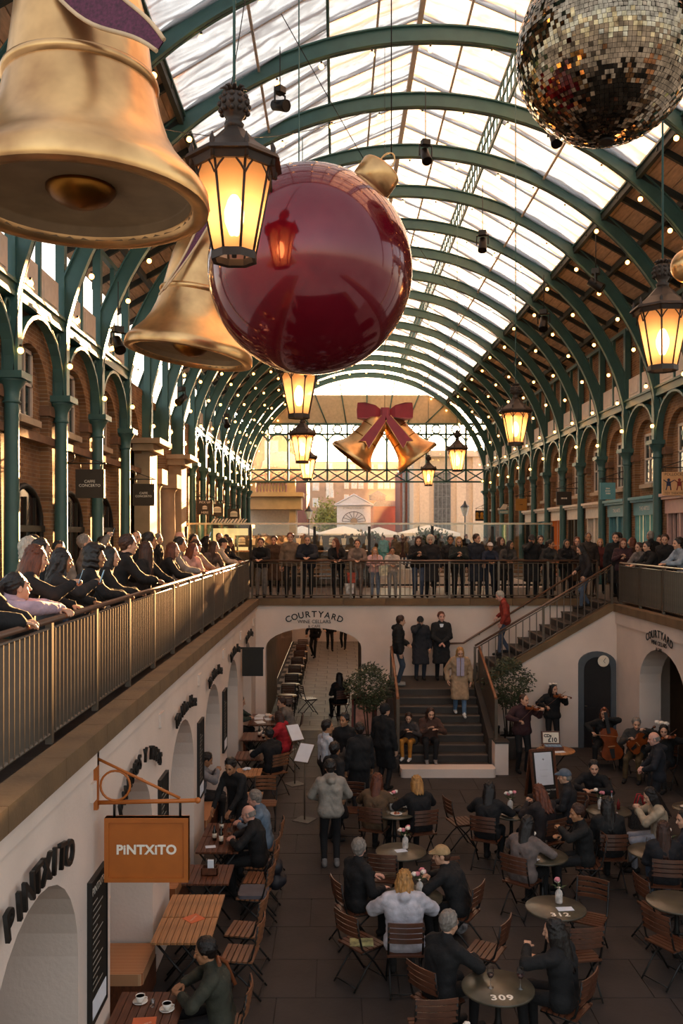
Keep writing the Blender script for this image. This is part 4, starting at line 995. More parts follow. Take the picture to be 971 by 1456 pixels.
# mirror ball
D = 8.0; R = 126*D/FPX; C = at(862, 74, D)
mb = empty('mirror_ball', C); tag(mb, 'large mirror ball covered in small square mirrors', 'mirror ball')
MB().ball((0, 0, 0), R*.985, 40).build('core', M_BLACK, mb)
q = MB(); nb = 66
for i in range(1, nb):
    th = PI*i/nb; n = max(4, int(2*PI*R*math.sin(th)/(PI*R/nb)))
    for j in range(n):
        ph = 2*PI*(j+.5*(i % 2))/n
        nr = Vector((math.sin(th)*math.cos(ph), math.sin(th)*math.sin(ph), math.cos(th)))
        u = Vector((-math.sin(ph), math.cos(ph), 0)); v = nr.cross(u)
        nn = (nr+Vector((random.gauss(0, .09), random.gauss(0, .09), random.gauss(0, .09)))).normalized()
        u = (u-nn*u.dot(nn)).normalized(); v = nn.cross(u); hh = PI*R/nb*.46; c = nr*R
        q.add([c-u*hh-v*hh, c+u*hh-v*hh, c+u*hh+v*hh, c-u*hh+v*hh], [(0, 1, 2, 3)])
tag(q.build('mirror_tiles', mat('mirror', '#9c8b74', .04, metal=1.0, var=.35, nscale=14), mb), kind='stuff')
wire(mb, 5.5, .012).location = (0, 0, R)
MB().lathe([(.07, -R-.02), (.07, -R+.02)], 12).build('bottom_plate', M_DARKMETAL, mb)
# gold bauble at the right edge
C = at(978, 378, 9.0); g2 = empty('gold_bauble', C); tag(g2, 'gold bauble hanging beside the lantern over the right walkway', 'bauble')
MB().ball((0, 0, 0), .17, 32).build('ball', M_GOLD, g2); MB().lathe([(.05, .16), (.05, .21), (0, .215)], 16).build('cap', M_GOLD2, g2); wire(g2, 6.0).location = (0, 0, .21)
# pair of bells with a bow
D = 20.0; pb = empty('bell_pair', at(547, 596, D)); tag(pb, 'pair of crossed gold bells under a big red bow', 'bells')
for s in (-1, 1):
    Mt = Matrix.Rotation(math.radians(-s*37), 3, 'Y'); off = Vector((s*.1, .12*s, .0)); Rr = .53
    Z = lambda prof: [(r*Rr, (z-2.0)*Rr*1.06) for r, z in prof]
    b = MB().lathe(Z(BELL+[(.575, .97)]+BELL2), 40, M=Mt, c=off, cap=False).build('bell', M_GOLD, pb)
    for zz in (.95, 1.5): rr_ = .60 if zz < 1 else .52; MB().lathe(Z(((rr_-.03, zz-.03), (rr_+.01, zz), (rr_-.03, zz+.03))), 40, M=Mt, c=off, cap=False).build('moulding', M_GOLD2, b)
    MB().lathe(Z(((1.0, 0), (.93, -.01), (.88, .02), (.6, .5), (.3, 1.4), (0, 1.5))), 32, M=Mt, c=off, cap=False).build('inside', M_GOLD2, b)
q = MB()
for s in (-1, 1):                                    # bow loops: flattened puffed ribbon
    P = [(0.06, -.02, .09), (.22, -.05, .2), (.45, -.02, .27), (.62, 0, .28), (.64, 0, .12), (.63, 0, -.06), (.45, -.03, -.1), (.22, -.05, -.07), (.06, -.02, -.09)]
    n = len(P); V = [(s*x, y-.10-.14*math.sin(PI*min(1, x/.64)), z+.08) for x, y, z in P]+[(s*x, y+.10+.14*math.sin(PI*min(1, x/.64)), z+.08) for x, y, z in P]
    q.add(V, [tuple(range(n)), tuple(range(n, 2*n))[::-1]]+[(i, i+n, i+1+n, i+1) for i in range(n-1)])
q.build('bow', M_RIBBON, pb)
MB().bbox((-.1, -.26, -.05), (.1, .2, .23), .04).build('knot', M_RIBBON, pb)
for s in (-1, 1):
    q = MB(); P = [(0, .0), (s*.10, .02), (s*.60, -.55), (s*.46, -.56), (s*.38, -.72), (-s*.02, -.08)]
    q.prism(P, -.50, -.47, axis='y'); q.build('ribbon_tail', M_RIBBON, pb)
    q = MB(); q.tube([(P[1][0], -.49, P[1][1]), (P[2][0], -.49, P[2][1]), (P[3][0], -.49, P[3][1]), (P[4][0], -.49, P[4][1]), (P[5][0], -.49, P[5][1])], .014, 5); q.build('ribbon_edge', M_GOLD, pb)
wire(pb, roof_z(pb.location.x)-pb.location.z-.12).location = (0, 0, .1)
# ================================================================ lanterns
M_LANT = mat('lantern_iron', '#3b3028', .5, metal=.4, var=.15, nscale=8)
def lantern_parts():
    P = {}; n = 8; ph = PI/8; rt, rbm, h = .29, .155, .66
    q = MB()
    for k in range(n):
        a = 2*PI*k/n+ph; q.tube([(rbm*math.cos(a), rbm*math.sin(a), 0), (rt*math.cos(a), rt*math.sin(a), h)], .011, 5)
        b = 2*PI*(k+1)/n+ph; A = Vector((rt*math.cos(a), rt*math.sin(a), h)); B = Vector((rt*math.cos(b), rt*math.sin(b), h))
        q.tube([A.lerp(B, t)*1.0-Vector((0, 0, .13*(1-math.sin(PI*t)))) for t in (0, .15, .35, .5, .65, .85, 1)], .008, 4)
        m2 = A*1.10; q.tube([(m2.x, m2.y, h-.03), (m2.x*1.02, m2.y*1.02, h+.1), (m2.x*1.0, m2.y*1.0, h+.15)], [.018, .02, .002], 5)
    q.lathe([(rbm-.01, -.02), (rbm+.02, -.03), (rbm+.02, .03), (rbm-.01, .03), (rbm-.01, -.02)], n, ph=ph, smooth=False, cap=False)
    q.lathe([(rt-.01, h-.03), (rt+.02, h-.03), (rt+.05, h+.04), (rt-.01, h+.04)], n, ph=ph, smooth=False, cap=False); P['frame'] = q.mesh('frame')
    q = MB().lathe([(rt+.085, h+.02), (rt+.07, h+.05), (.19, h+.17), (.085, h+.28), (.06, h+.30), (.0, h+.30)], n, ph=ph, smooth=False); P['roof'] = q.mesh('roof')
    q = MB().lathe([(.06, h+.29), (.075, h+.33), (.05, h+.35), (.07, h+.38), (.105, h+.44), (.105, h+.5), (.08, h+.55), (.04, h+.57), (.02, h+.62), (0, h+.62)], 14)
    for k in range(9):
        a = 2*PI*k/9; q.tube([(.03*math.cos(a), .03*math.sin(a), h+.56), (.07*math.cos(a), .07*math.sin(a), h+.6), (.11*math.cos(a), .11*math.sin(a), h+.58)], [.02, .015, .002], 5)
    for z, r in ((.42, .1), (.47, .107), (.52, .095)):
        for k in range(10):
            a = 2*PI*(k+(z*20 % 1))/10; q.ball((r*math.cos(a), r*math.sin(a), h+z), .022, 6)
    P['finial'] = q.mesh('finial')
    panes = []
    for k in range(n):
        a, b = 2*PI*k/n+ph, 2*PI*(k+1)/n+ph
        q = MB().add([(rbm*math.cos(a), rbm*math.sin(a), 0), (rbm*math.cos(b), rbm*math.sin(b), 0), (rt*math.cos(b), rt*math.sin(b), h), (rt*math.cos(a), rt*math.sin(a), h)], [(0, 1, 2, 3)]); panes.append(q.mesh('pane'))
    P['panes'] = panes
    q = MB().lathe([(0, .14), (.035, .17), (.07, .26), (.075, .34), (.05, .42), (.025, .46), (.0, .47)], 14); P['bulb'] = q.mesh('bulb')
    P['stem'] = MB().tube([(0, 0, .0), (0, 0, .17)], .02, 6).mesh('lamp_holder')
    for kk in ('frame', 'roof', 'finial', 'stem'): P[kk].materials.append(M_LANT)
    P['bulb'].materials.append(M_FLAME)
    for p in panes: p.materials.append(M_LAMPGLASS)
    return P
LP = lantern_parts()
def lantern(loc, label, watts=20):
    o = empty('lantern', loc); tag(o, label, 'lantern', 'hanging lanterns')
    for nm, k in (('frame', 'frame'), ('roof', 'roof'), ('finial', 'finial'), ('bulb', 'bulb'), ('lamp_holder', 'stem')): link(nm, LP[k], None, o)
    MB().tube([(0, 0, 1.26), (0, 0, roof_z(loc[0])-loc[2])], .012, 6).build('hanging_rod', M_GREEN, o)
    for p in LP['panes']: link('pane', p, None, o)
    l = bpy.data.lights.new('lantern_light', 'POINT'); l.energy = watts; l.color = (1, .60, .28); l.shadow_soft_size = .07
    lo = bpy.data.objects.new('lantern_light', l); COL.objects.link(lo); lo.parent = o; lo.location = (0, 0, .32)
def lat(px, py, d): return at(px, py, d)          # py: bottom of the lantern
lantern(lat(333, 366, 6.55), 'big black lantern with a pineapple finial in front of the red bauble')
lantern(lat(425, 592, 13.3), 'lit lantern just under the red bauble')
lantern(lat(430, 657, 21.5), 'lit lantern in the middle of the row between two others below the bauble')
lantern(lat(437, 681, 28.5), 'smallest lit lantern at the end of the row below the bauble')
lantern(lat(942, 524, 10.3), 'large lit lantern over the right walkway beside the gold bauble')
lantern(lat(733, 631, 18.6), 'lit lantern hanging alone before the right-hand ribs')
lantern(lat(650, 669, 27.8), 'lit lantern hanging right of the crossed bells before the pale stone building')
lantern(lat(609, 690, 37.0), 'small lit lantern close beside the right crossed bell')
# ================================================================ bulbs along the ribs
bulb_me = MB().ball((0, 0, 0), .055, 10).mesh('bulb'); bulb_me.materials.append(M_BULB)
sock = MB().cyl((0, 0, .03), (0, 0, .1), .022, n=6).mesh('socket'); sock.materials.append(M_BLACK)
for k in range(-2, KG+1):
    o = empty('string_light', (XC, RY(k)-.1, ZS)); tag(o, 'string of warm round bulbs along the underside of a green roof rib', 'string light', 'bulb strings on the roof ribs')
    n = 21
    q = MB().tube([(.99*HA*math.cos(PI*i/60), -.02, .99*HB*math.sin(PI*i/60)) for i in range(61)], .008, 4); q.build('cable', M_BLACK, o)
    for i in range(n):
        t = PI*(i+.5)/n+.02*math.sin(k*3+i)
        p = (.975*HA*math.cos(t), -.03, .975*HB*math.sin(t)-.04)
        b = link('bulb', bulb_me, None, o, p); link('socket', sock, None, b)
# ================================================================ stage lights hung from the roof
def spot(px, py, d, tilt, yaw, label, drop=1.2):
    o = empty('stage_light', at(px, py, d), (0, 0, yaw)); tag(o, label, 'spotlight', 'black stage lights')
    M = Matrix.Rotation(tilt, 3, 'X')
    MB().lathe([(.0, -.19), (.10, -.17), (.105, .05), (.12, .16), (.115, .19), (.09, .17)], 16, M=M).build('lamp_body', M_DARKMETAL, o)
    MB().lathe([(.0, .15), (.1, .16)], 16, M=M).build('lens', M_WINGLASS, o)
    q = MB(); q.tube([(-.15, 0, 0), (-.15, 0, .24), (.15, 0, .24), (.15, 0, 0)], .022, 6, smooth=False); q.build('yoke', M_BLACK, o)
    MB().bbox((-.1, -.09, .24), (.1, .09, .36), .03).build('base', M_BLACK, o)
    MB().tube([(0, 0, .36), (0, 0, .36+drop)], .012, 5).build('hanger', M_BLACK, o)
spot(398, 150, 17.4, 1.9, .9, 'stage light beside the black lantern rod', .8)
spot(605, 222, 20.0, 2.6, .3, 'stage light hanging above the gold cap of the bauble')
spot(686, 348, 23.0, 2.8, -.3, 'stage light hanging under the ribs left of the long lantern rod')
spot(789, 196, 17.4, 2.6, .2, 'stage light just under the mirror ball', .5)
spot(847, 405, 20.1, 2.2, 1.2, 'stage light before the dark rafters near the right lantern', .8)
spot(773, 460, 22.8, 2.7, -.4, 'stage light above the lantern of the right-hand ribs', .9)
spot(168, 490, 17.6, 2.4, .6, 'stage light beside the rim of the second gold bell', .9)
spot(258, 568, 25.4, 2.2, -.6, 'stage light over the stone portico', .6)
spot(322, 602, 33.4, 2.3, .3, 'small stage light before the bulb-lit left ribs', .6)
# thin cables slung across the hall
for i, (a, b) in enumerate(((at(0, 122, 8.6), at(520, 160, 17)), (at(400, 20, 10), at(700, 470, 23)))):
    o = empty('slung_cable', a); tag(o, ['thin cable strung from the huge bell across the roof', 'thin cable strung down the middle of the glazed roof', 'thin cable strung across the left arcade under the second bell'][i], 'cable')
    MB().tube([(b-a)*t+Vector((0, 0, -.5*math.sin(PI*t))) for t in [j/12 for j in range(13)]], .006, 4).build('wire', M_BLACK, o)
# ================================================================ signs
def hang_sign(x0, x1, z0, z1, y, m, label, lines, tm, col_x, sizes, th=.06, bz=.28):
    cx, cz = (x0+x1)/2, (z0+z1)/2
    o = empty('hanging_sign', (cx, y, cz)); tag(o, label, 'sign')
    w, h = x1-x0, z1-z0
    MB().box((-w/2, -th/2, -h/2), (w/2, th/2, h/2)).build('board', m, o)
    q = MB(); far = (x1 if col_x < cx else x0)-cx; c = col_x-cx
    q.tube([(c, 0, h/2+.12), (far*1.1, 0, h/2+.12)], .014, 6); q.tube([(c, 0, h/2+.12+bz), (far*.9, 0, h/2+.13)], .012, 6)
    s = 1 if far > c else -1
    q.tube([(c+s*.16+.11*math.cos(t), 0, h/2+.25+.11*math.sin(t)) for t in [2*PI*i/14 for i in range(14)]], .01, 5, closed=True); q.build('bracket', M_BLACK, o)
    for xx in (-w*.35, w*.35): MB().tube([(xx, 0, h/2), (xx, 0, h/2+.13)], .01, 5).build('hook', M_BLACK, o)
    for (txt, dz), sz in zip(lines, sizes): text(txt, sz, tm, o, (0, -th/2-.004, dz), R_CAM)
    return o
M_SIGNB = mat('sign_black', '#2a2119', .5, var=.08)
hang_sign(-5.2, -4.63, 6.08, 6.65, RY(1), M_SIGNB, 'black square sign lettered caffe concerto, beside the first lit brick arch', (('CAFFE', .04), ('CONCERTO', -.04)), M_PRINTW, XL_, (.078, .078), .1)
hang_sign(-5.3, -4.73, 6.1, 6.67, RY(3), M_SIGNB, 'black square sign lettered caffe concerto, beside the stone portico', (('CAFFE', .04), ('CONCERTO', -.04)), M_PRINTW, XL_, (.078, .078), .1)
def strokes(o, rows, m, y=-.034, slant=0.0):
    """small lettering too far away to read: rows of (width, height, z) broken into short strokes"""
    q = MB(); r_ = random.Random(int(abs(o.location.x)*100))
    for w, h, z in rows:
        x = -w/2
        while x < w/2:
            a = r_.uniform(.35, .8)*h; b = h*r_.uniform(.7, 1.0); q.prism([(x, z-b/2), (x+a*.6, z-b/2), (x+a*.6+slant*h, z+b/2), (x+slant*h, z+b/2)], y-.003, y, axis='y'); x += a*.6+h*.22
    return tag(q.build('lettering', m, o), kind='stuff')
def burger(o, y, z, s):
    q = MB(); q.prism([(s*math.cos(t), .35*s+s*.6*math.sin(t)) for t in [PI*i/10 for i in range(11)]], y, y-.004, axis='y')
    for a, b in ((.05, .22), (-.2, -.03), (-.6, -.3)): q.box((-s, y-.004, a*s), (s, y, b*s))
    link('burger_mark', q.mesh('burger_mark'), M_PRINTW, o, (0, 0, z))
o = hang_sign(-5.33, -4.72, 6.12, 6.66, RY(7), M_SIGNB, 'dark sign reading pick up here over a burger mark', (('PICK UP', .19), ('HERE', -.2)), M_PRINTW, XL_, (.12, .12)); burger(o, -.034, -.02, .09)
o = hang_sign(-5.2, -4.68, 6.1, 6.62, RY(8)+.2, M_SIGNB, 'dark sign with a burger mark behind the pick up sign', (), M_PRINTW, XL_, ()); burger(o, -.034, 0, .16)
o = hang_sign(-4.85, -4.3, 6.0, 6.5, RY(9)+.3, M_SIGNB, 'dark sign with a burger mark over the lit kiosk', (), M_PRINTW, XL_, ()); burger(o, -.034, 0, .16)
o = hang_sign(8.5, 9.12, 6.37, 6.98, RY(3), mat('sign_cream', '#d9a877', .6, var=.06), 'cream sign with two painted figures lettered pollocks toy theatres', (('POLLOCKS', .24), ('TOY THEATRES', -.25)), M_INK, XR_, (.105, .075))
for xx, c2 in ((-.15, '#2d3350'), (.13, '#8a3226')):
    q = MB(); q.ball((xx, -.035, .1), .04, 8, sc=(1, .2, 1)); q.prism([(xx-.06, -.06), (xx+.06, -.06), (xx+.05, .06), (xx-.05, .06)], -.034, -.04, axis='y')
    q.tube([(xx-.04, -.036, -.05), (xx-.07, -.036, -.17)], .014, 5); q.tube([(xx+.04, -.036, -.05), (xx+.06, -.036, -.17)], .014, 5); q.tube([(xx+.05, -.036, .04), (xx+.14, -.036, .09)], .012, 5); q.tube([(xx-.05, -.036, .04), (xx-.13, -.036, .1)], .012, 5)
    q.build('painted_figure', mat('figure_'+c2[1:], c2, .6), o)
o = hang_sign(8.49, 8.98, 6.48, 7.02, RY(5), M_TEALPAINT, 'square teal sign with three short lines of letters', (), M_PRINTW, XR_, ()); strokes(o, ((.13, .05, .08), (.16, .05, 0), (.13, .05, -.08)), M_PRINTW)
o = hang_sign(8.43, 9.0, 6.48, 6.99, RY(7), M_SIGNB, 'black hanging sign with one small white word', (), M_PRINTW, XR_, ()); strokes(o, ((.22, .06, 0),), M_PRINTW)
o = hang_sign(8.5, 9.03, 6.48, 7.05, RY(10), mat('sign_ochre', '#a87428', .5, var=.05), 'ochre yellow hanging sign with one small dark word', (), M_INK, XR_, ()); strokes(o, ((.13, .05, 0),), M_INK)
o = hang_sign(8.7, 9.2, 6.45, 6.65, RY(12), mat('sign_aqua', '#7fa3a3', .5), 'small aqua plaque sign beside the ochre sign', (), M_PRINTW, XR_, ()); strokes(o, ((.38, .1, 0),), M_PRINTW); MB().prism([(-.22, .14), (.14, .14), (.22, .4), (0, .44)], -.02, .02, axis='y').build('cut_out_panel', M_CREAM, o)
o = hang_sign(8.68, 9.2, 6.2, 6.85, RY(15)-.2, M_SIGNB, 'black shaped sign with two gold emblems above the glass screen', (), M_PRINTW, XR_, ())
for xx in (-.14, .15):
    q = MB(); q.ball((xx, -.03, .1), .11, 12, sc=(1, .15, 1)); q.prism([(xx-.14, -.2), (xx+.13, -.22), (xx+.06, .02), (xx-.08, .05)], -.033, -.045, axis='y'); q.build('gold_emblem', mat('gold_paint', '#c98d2a', .4, metal=.3), o)
# raised letters along the arches of the left wall
def arc_letters(name, words, c, mapf, rot, size, rad, zc, m, label, depth=.02, spread=None, tilt=1):
    o = empty(name, mapf(c, zc+rad)); tag(o, label, 'sign'); base = Vector(mapf(c, zc+rad))
    n = len(words); sp = spread
    for i, ch in enumerate(words):
        if ch == ' ': continue
        a = (i-(n-1)/2)*sp/max(1, n-1)
        p = Vector(mapf(c+rad*math.sin(a), zc+rad*math.cos(a)))-base
        l = link('letter', text_mesh(ch, size, depth, bold=size*.015), m, o, p)
        e = Euler(rot).to_matrix() @ Matrix.Rotation(-a*tilt, 3, 'Z'); l.rotation_euler = e.to_euler()
    return o
LW = lambda u, z: (XW+.06, u, z)
arc_letters('arch_sign', 'PINTXITO', 6.40, LW, R_PX, .29, 2.6, .27, M_BLACK, 'black raised letters spelling pintxito over the arch beside the orange hanging sign', .015, .50)
arc_letters('arch_sign', 'PINTXOS Y TAPAS', 9.72, LW, R_PX, .22, 2.0, .87, M_BLACK, 'black raised letters reading pintxos y tapas over an arch', .015, 1.02)
for c, lab in ((12.6, 'black raised letters over the third arch from the orange sign'), (15.65, 'black raised letters over the arch before the menu stands'), (18.7, 'black raised letters over the arch beside the hanging blackboard'), (21.75, 'black raised letters over the arch in the far corner by the passage')):
    arc_letters('arch_sign', 'The Wine Place', c, LW, R_PX, .25, 4.0, -1.1, M_BLACK, lab, .015, .40)
def courtyard(mapf, c, rot, k, lab):
    o = arc_letters('wall_lettering', 'COURTYARD', c, mapf, rot, .235, 1.9, 1.27, M_INK, lab, .004, .76)
    b = Vector(mapf(c, 1.27+1.9))
    for t, sz, dz in (('WINE CELLARS', .135, -.2), ('& CAFE', .105, -.33)):
        text(t, sz, M_INK, o, Vector(mapf(c, 1.27+1.9+dz))-b, rot, .004)
courtyard(lambda u, z: (u, YB-.012, z), -.60, R_CAM, 1, 'black painted courtyard wine cellars and cafe lettering above the passage arch')
courtyard(lambda u, z: (XR-.045, 38.2-u, z), 19.1, R_NX, 1, 'black painted courtyard wine cellars lettering on the right-hand wall')
# orange hanging sign
o = empty('hanging_sign', (-1.72, 8.0, 2.49)); tag(o, 'orange framed hanging sign lettered pintxito on an orange bracket', 'sign')
MB().box((-.38, -.03, -.29), (.38, .03, .29)).build('board', M_ORANGE, o)
q = MB()
for a, b in (((-.38, -.045, .25), (.38, .045, .29)), ((-.38, -.045, -.29), (.38, .045, -.25)), ((-.38, -.045, -.25), (-.34, .045, .25)), ((.34, -.045, -.25), (.38, .045, .25))): q.box(a, b)
q.build('sign_frame', M_ORANGE, o)
text('PiNTXiTO', .118, M_PRINTW, o, (0, -.034, 0), R_CAM, .002, space=1.05, bold=.004)
q = MB(); q.box((-.485, -.03, .36), (-.445, .03, .88)); q.tube([(-.45, 0, .42), (.44, 0, .44)], .02, 8); q.tube([(-.45, 0, .82), (.30, 0, .46)], .013, 6)
q.tube([(-.29+.135*math.cos(t), 0, .575+.135*math.sin(t)) for t in [2*PI*i/20 for i in range(20)]], .011, 6, closed=True); q.ball((.46, 0, .44), .028, 10); q.ball((-.465, 0, .90), .028, 8)
q.build('bracket', M_ORANGE, o)
for xx in (-.3, .3): MB().tube([(xx, 0, .29), (xx, 0, .43)], .012, 5).build('chain', M_DARKMETAL, o)
# menu boards on the piers
M_CHALK = mat('menu_black', '#17150f', .6, var=.1)
def menu_board(y, z0, z1, w, label, head, rows=14):
    o = empty('menu_board', (XW, y, z0)); tag(o, label, 'menu board'); h = z1-z0
    MB().box((.0, -w/2, 0), (.035, w/2, h)).build('board', M_CHALK, o)
    q = MB()
    for a, b in (((-w/2-.02, -.02), (w/2+.02, 0)), ((-w/2-.02, h), (w/2+.02, h+.02)), ((-w/2-.02, 0), (-w/2, h)), ((w/2, 0), (w/2+.02, h))): q.box((0, a[0], a[1]), (.045, b[0], b[1]))
    q.build('board_frame', M_BLACK, o)
    if head: text(head, w*.2, M_PRINTW, o, (.037, 0, h-.09), R_PX)
    q = MB()
    for i in range(rows):
        z = h-.2-i*(h-.42)/rows; L = w*(.3+.12*((i*7) % 4)); q.box((.036, -w/2+.04, z), (.038, -w/2+.04+L, z+.012))
    q.build('menu_lines', mat('chalk_grey', '#8d877c', .8), o)
    MB().box((.036, -w/2+.02, .03), (.04, w/2-.02, .2)).build('notice', M_PAPER, o)
menu_board(8.03, 1.0, 2.25, .5, 'tall black menu board on the pier beside the pintxito arch', 'PINTXITO')
menu_board(11.08, 1.1, 2.3, .45, 'tall black menu board on the pier behind the orange sign', '')
menu_board(14.13, 1.15, 2.35, .45, 'black and white menu board on the pier by the seated woman with a phone', '')
menu_board(17.18, 1.15, 2.3, .45, 'narrow menu board on the pier before the hanging blackboard', '')
o = empty('blackboard', (-1.92, 20.2, 2.1)); tag(o, 'black blank board projecting from the white wall near the passage', 'board')
MB().box((-.24, -.03, 0), (.24, .03, .62)).build('board', M_CHALK, o); MB().box((-.28, -.02, .62), (.26, .02, .66)).build('arm', M_BLACK, o)
# doorway woodwork
# in the first arch
d2 = empty('door_2', (XW-1.2, 6.5, 0)); struct(d2)
for i, c2 in enumerate(('#5c2c1c', '#7d6247', '#8f7354', '#b79665', '#6f3b26', '#5c2c1c')):
    MB().box((0, -.95+.32*i, 0), (.08, -.95+.32*i+.3, 2.62)).build('door_panel', mat('door_wood_'+c2[1:], c2, .5, var=.1), d2)
# ================================================================ furniture
def bistro_chair(name, wood, label, cat='chair'):
    """folding slatted chair, sitter looks along +y, origin on the floor under the seat"""
    o = empty(name); q = MB()
    for s in (-1, 1):
        x = s*.20
        q.tube([(x, .22, .015), (x, .02, .3), (x, -.17, .5), (x, -.22, .68), (x, -.25, .88)], .013, 6)
        q.tube([(x*.9, -.28, .015), (x*.9, -.08, .24), (x*.9, .17, .44)], .012, 6)
        q.tube([(x, -.18, .445), (x, .2, .445)], .012, 6)
    q.tube([(-.2, .19, .06), (.2, .19, .06)], .009, 5); q.tube([(-.18, -.25, .06), (.18, -.25, .06)], .009, 5)
    q.build('frame', M_BLACK, o)
    sl = MB().bbox((-.215, -.027, .455), (.215, .027, .473), .008).mesh('seat_slat'); sl.materials.append(wood)
    for i in range(6): link('seat_slat', sl, None, o, (0, -.165+.066*i, 0))
    q = MB(); n = 6
    P = [(-.21+.42*i/n, -.035*math.sin(PI*i/n)) for i in range(n+1)]
    q.prism(P+[(x, y+.014) for x, y in P[::-1]], -.024, .024); bsl = q.mesh('back_slat'); bsl.materials.append(wood)
    for i in range(4): link('back_slat', bsl, None, o, (0, -.222-.012*i, .66+.067*i), (-.12, 0, 0))
    return o
CHAIR = bistro_chair('bistro_chair', M_REDWOOD, ''); CHAIR_L = bistro_chair('bistro_chair', M_CHAIRL, '')
_used = set()
def chair(x, y, rot, label, group=None, light=False):
    src = CHAIR_L if light else CHAIR
    o = src if src.name not in _used else copy_tree(src)
    _used.add(src.name)
    o.location = (x, y, 0); o.rotation_euler = (0, 0, math.radians(rot)); tag(o, label, 'chair', group); return o
def round_table(px, py, num, label, r=.37):
    p = on(px, py, .74); o = empty('round_table', (p.x, p.y, 0)); tag(o, label, 'table', 'round courtyard tables')
    MB().lathe([(0, .71), (r-.02, .71), (r, .72), (r, .735), (r-.008, .742), (0, .742)], 40).build('table_top', M_SLATE, o)
    MB().lathe([(.035, .04), (.05, .06), (.03, .12), (.028, .3), (.045, .36), (.03, .42), (.03, .62), (.06, .68), (.09, .71)], 12).build('pedestal', M_BLACK, o)
    for k in range(3):
        a = 2*PI*k/3+.4; u = Vector((math.cos(a), math.sin(a), 0))
        MB().tube([u*.03+Vector((0, 0, .34)), u*.12+Vector((0, 0, .30)), u*.14+Vector((0, 0, .16)), u*.24+Vector((0, 0, .06)), u*.30+Vector((0, 0, .02))], [.022, .02, .018, .018, .022], 6).build('leg', M_BLACK, o)
    if num: text(num, .14, M_PRINTW, o, (.0, -.22, .7435), (0, 0, 0), space=1.15, bold=.004)
    return Vector((p.x, p.y, .743))
M_BOTTLEW = mat('vase_white', '#cfc4ba', .35, var=.3, nscale=18); M_LEAF = mat('leaf_green', '#3d4a26', .6, var=.2)
M_PETALP = mat('petal_pink', '#d8868f', .7, var=.12, nscale=30); M_PETALW = mat('petal_white', '#e8dccd', .7, var=.08, nscale=30)
def flower_ball(q, c, r):
    q.ball(c, r*.75, 8)
    for i in range(9):
        a = i*2.4; z = -.5+i/9; rr = math.sqrt(max(0, 1-z*z)); q.ball((c[0]+r*.55*rr*math.cos(a), c[1]+r*.55*rr*math.sin(a), c[2]+r*.5*z), r*.45, 6)
def vase(p, label, n=3, pink=1):
    o = empty('flower_vase', p); tag(o, label, 'vase', 'flower vases on the round tables')
    MB().lathe([(0, 0), (.042, .002), (.046, .02), (.046, .12), (.038, .15), (.02, .165), (.02, .19), (.026, .195), (.02, .195)], 16).build('bottle', M_BOTTLEW, o)
    for i in range(n):
        a = 2.1*i+p[0]*3; h = .27+.05*((i*5) % 3)/2; tip = Vector((.075*math.cos(a)*(.4+.6*(i > 0)), .075*math.sin(a)*(.4+.6*(i > 0)), h))
        f = MB().tube([(0, 0, .15), tip*.6+Vector((0, 0, .04)), tip], .004, 5).build('stem', M_LEAF, o)
        q = MB(); flower_ball(q, tip, .04); q.build('bloom', M_PETALP if (i+pink) % 2 == 0 else M_PETALW, f)
    q = MB()
    for i in range(5):
        a = i*1.3; q.add([(0, 0, .17), (.05*math.cos(a)-.02*math.sin(a), .05*math.sin(a)+.02*math.cos(a), .21), (.1*math.cos(a), .1*math.sin(a), .22), (.05*math.cos(a)+.02*math.sin(a), .05*math.sin(a)-.02*math.cos(a), .21)], [(0, 1, 2, 3)])
    q.build('leaves', M_LEAF, o)
def card(p, rot, label, m=None, w=.15, h=.10, words=None):
    o = empty('menu_card', p, (0, 0, rot)); tag(o, label, 'card')
    MB().box((-w/2, -h/2, 0.0), (w/2, h/2, .004)).build('sheet', m or M_PAPER, o)
    if words: text(words, w*.16, M_PRINTW, o, (0, 0, .0045), (0, 0, .5))
M_GLASSV = glass_mat('drink_glass', (.86, .88, .88), .12); M_WINE = mat('red_wine', '#3a0a10', .1, var=0); M_BEER = mat('amber_drink', '#9a4a18', .15, var=0)
def wine_glass(p, label, fill=M_WINE):
    o = empty('wine_glass', p); tag(o, label, 'glass', 'wine glasses')
    MB().lathe([(.034, 0), (.034, .004), (.005, .009), (.004, .09), (.022, .105), (.038, .14), (.037, .175), (.031, .21)], 16, cap=False).build('glass', M_GLASSV, o)
    MB().lathe([(.003, .1), (.021, .107), (.035, .14), (.0, .141)], 14).build('wine', fill, o)
t1 = round_table(708, 1403, '309', 'round stone table numbered 309 with two wine glasses')
t2 = round_table(790, 1290, '312', 'round stone table numbered 312 with one vase and a white card')
t3 = round_table(570, 1210, '', 'round stone table with a vase and blue-white card beside two empty chairs')
t4 = round_table(561, 1154, '', 'round table with plates between the auburn and the blond woman')
t5 = round_table(588, 1274, '', 'round table hidden before the woman in the white puffer jacket')
t6 = round_table(727, 1155, '', 'round table with a dark bag and flowers by the long-haired person')
t7 = round_table(865, 1152, '', 'round table with flowers, a water bottle and a card before the red bag')
t8 = round_table(770, 1216, '', 'round table with a plate and glass before the fluffy grey coat')
t9 = round_table(930, 1210, '', 'round table with glasses before the woman in the beige jumper')
t10 = round_table(962, 1282, '', 'round dark table standing among three empty slatted chairs')
t11 = round_table(985, 1148, '', 'round table half hidden behind the beige jumper woman', .33)
t12 = round_table(648, 1500, '', 'round table whose flower tops show beside table 309')
Z = Vector((0, 0, .0005))
vase(t2+Vector((.07, .12, 0)), 'white vase with a white and a pink rose on table 312', 2, 1)
